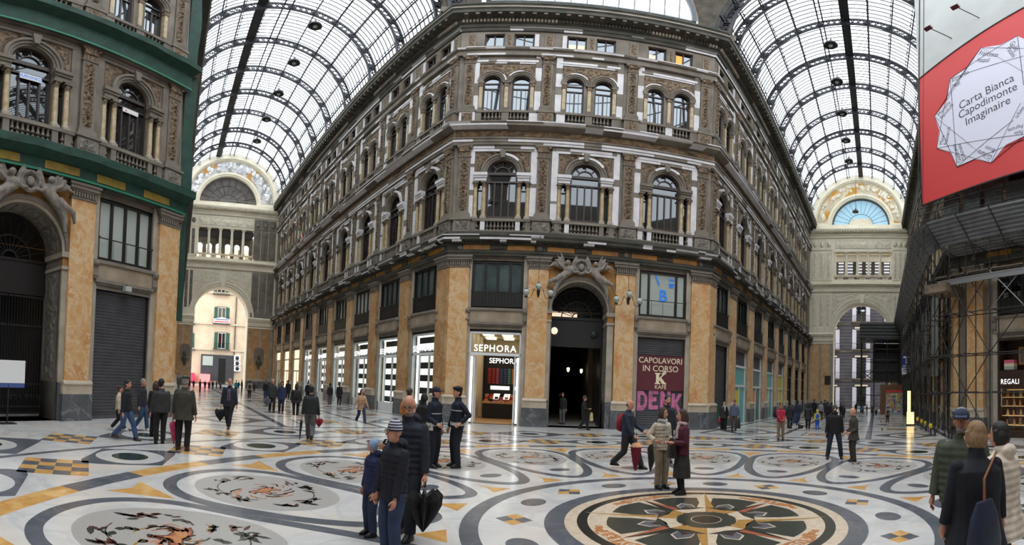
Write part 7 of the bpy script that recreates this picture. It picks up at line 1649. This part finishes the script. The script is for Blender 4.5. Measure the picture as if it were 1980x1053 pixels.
# --- passage and right arm
P(1087, 820, 759, -30, 'man in grey trousers talking on phone inside the arch', coat=(46,44,46), legs=(112,110,110), shoe=(40,38,38), lod=1, Rh=(.14,.12,1.62))
w30 = P(1128, 831, 765, 70, 'woman in black hat with cream tote by the arch', coat=(26,26,28), length=.82, legs=BLK, hat='hat', hatc=(50,50,54), hair='hair_grey', lod=1, stride=.2, Rh=(.16,.34,1.12))
handbag(w30['R']+Vector((.1,0,-.38)), .26, .12, .42, (216,198,150), 'cream tote bag held by the woman in hat', name='tote_bag')
w32 = P(1399, 831, 776, 10, 'woman in long black coat with white scarf near the bin', coat=(24,24,26), length=.72, legs=BLK, hair='hair_dark', style='bun', scarf=(200,190,190), lod=1, stride=.1)
handbag(w32['R']+Vector((0,0,-.12)), .28, .1, .26, (206,36,86), 'bright pink handbag of the woman in black coat')
m33 = P(1419, 833, 774, -15, 'man in blue-grey jacket holding a dark yellow-banded bag', coat=(84,90,112), length=.86, legs=(74,62,60), style='short', skin='skin_tan', lod=1, girth=1.1)
handbag(m33['L']+Vector((0,0,-.28)), .3, .2, .6, (36,36,40), 'dark bag with yellow top carried by blue-grey jacket man')
P(1509, 850, 780, 12, 'man in red jacket and tan trousers', coat=(176,36,58), length=.86, legs=(134,116,98), shoe=(40,38,38), lod=1, Rh=(.08,.3,1.0), Lh=(-.08,.3,1.0), skin='skin_tan', wide=.12)
P(1527, 828, 779, 170, 'person in black pushing a stroller away', coat=(28,30,32), length=.7, legs=BLK, lod=1, girth=1.1)
P(1542, 822, 775, 176, 'man in navy top and light jeans walking away', coat=(30,36,60), legs=(110,134,168), lod=2, stride=.12)
P(1562, 830, 780, 178, 'woman in long black coat walking away facing the scaffold', coat=(24,24,26), length=.66, legs=BLK, style='long', lod=2, stride=.12)
P(1580, 831, 792, 182, 'child in blue trousers and yellow hood facing the scaffold', coat=(206,196,70), legs=(40,90,180), hat='beanie', hatc=(226,210,60), lod=2, length=.9, pack=((30,84,190),'blue school bag on the child in yellow'))
P(1587, 812, 776, 175, 'person in grey hoodie beyond the child facing the scaffold', coat=(150,144,152), legs=(40,42,50), lod=2)
b40 = [(1574,806,772),(1600,818,777),(1608,815,778),(1595,806,773),(1626,806,780),(1631,809,783)]
for i, (x, y, h) in enumerate(b40):
    P(x, y, h, 175, 'person in dark coat in the crowd, '+('leftmost beyond the black coat','behind the grey hoodie','just left of the beanie man','tallest at the back','thin figure right of the beanie man','second figure right of the beanie man')[i], coat=random.choice((BLK,NAVY,CHAR)), legs=BLK, lod=2, group='crowd by the scaffold')
P(1716, 817, 786, 180, 'man in pale jacket with dark rucksack walking off', coat=(150,140,120), legs=BLK, lod=2, pack=((40,38,38),'dark rucksack of the man in pale jacket'))
for i, (x, y, h) in enumerate(((1655,797,779),(1668,800,783),(1676,803,782),(1686,800,784),(1694,803,783),(1702,800,785))):
    P(x, y, h, (10,170,90)[i % 3], 'distant figure under the scaffold bridge, '+('leftmost of six','in bright blue','second to the right of the blue one','middle of the right trio','in pale jacket','rightmost of six')[i], coat=((40,40,44),(50,110,190),(60,48,50),(110,60,60),(150,150,150),(60,60,64))[i], legs=BLK, lod=2, group='crowd below the scaffold bridge')
for i, (x, y, h) in enumerate(((366,747,733),(374,750,735),(386,757,733),(396,752,736),(404,753,736),(411,752,737),(418,751,736),(426,752,736),(456,760,735),(461,752,737),(467,756,734),(491,757,740))):
    P(x, y, h, (0,180,60,170)[i % 4], 'distant figure in the far archway, '+('leftmost','second from the left','third, tall and dark','left of the glowing window','under the glowing window','right of the glowing window','sixth from the pier','in pale grey','in turquoise beside the blazer man','dark figure right of the blazer man','in a black hood','nearest the right pier')[i], coat=((40,38,42),(60,58,60),(26,26,28),(44,40,44),(80,40,44),(34,34,40),(30,30,34),(120,116,116),(36,150,176),(30,30,34),(24,24,26),(40,40,50))[i], legs=BLK, lod=2, group='crowd in the far archway')
P(966, 802, 762, 20, 'shop assistant in red top inside the perfumery', coat=(196,30,36), length=.92, legs=BLK, style='short', lod=1)
# stroller, bin, bundle of bags by the wall
t = empty('stroller', Matrix.Translation(gnd(1538,828)) @ Matrix.Rotation(.4,4,'Z')); tag(t, 'dark blue folding stroller pushed by the person in black', 'stroller')
b = MB(); b.mat('iron_dark'); [b.tube(q, .015, 6) for q in ([(-.25,-.4,1.0),(-.25,.0,.5),(-.25,.4,.12)],[(.25,-.4,1.0),(.25,.0,.5),(.25,.4,.12)],[(-.25,-.4,1.0),(.25,-.4,1.0)],[(-.25,.1,.45),(-.25,-.35,.12)],[(.25,.1,.45),(.25,-.35,.12)])]; b.obj('frame', t)
b = MB(); b.mat(cloth((34,54,84))); loft(b, [(Vector((0,.1,.35)),.22,.26),(Vector((0,.0,.6)),.24,.28),(Vector((0,-.1,.9)),.22,.22)]); b.obj('seat', t)
for sx in (-.25,.25):
    for sy in (.4,-.35): b = MB(); b.mat('black').lathe([(.03,-.02),(.11,-.025),(.12,0),(.11,.025),(.03,.02)], (sx,sy,.12), 14, Matrix.Rotation(pi/2,3,'Y')); b.obj('wheel', t)
g = gnd(1383,829)+Vector((.1,-.5,0)); t = empty('litter_bin', Matrix.Translation(g)); tag(t, 'dark litter bin with pale lid at foot of the corner pier', 'bin')
b = MB(); b.mat('iron_dark').lathe([(.0,0),(.2,0),(.24,.85),(.22,.87)], n=18); b.obj('bucket', t); b = MB(); b.mat('steel').lathe([(.25,.85),(.25,.9),(.16,.98),(.02,1.0)], n=18); b.obj('lid', t)
g = gnd(1482,806)+Vector((0,-.95,0)); t = empty('bag_heap', Matrix.Translation(g)); tag(t, 'dark bundled bags lying against the teal-shopfront piers', 'bags'); b = MB(); b.mat(cloth((34,40,58))); b.ball((0,0,.3), .4, 12, 8, (1,.7,.75)); b.ball((.3,.1,.2), .28, 10, 7, (1,.8,.7)); link('bundle', fuse(b, .03, 3, 'bundle'), t)
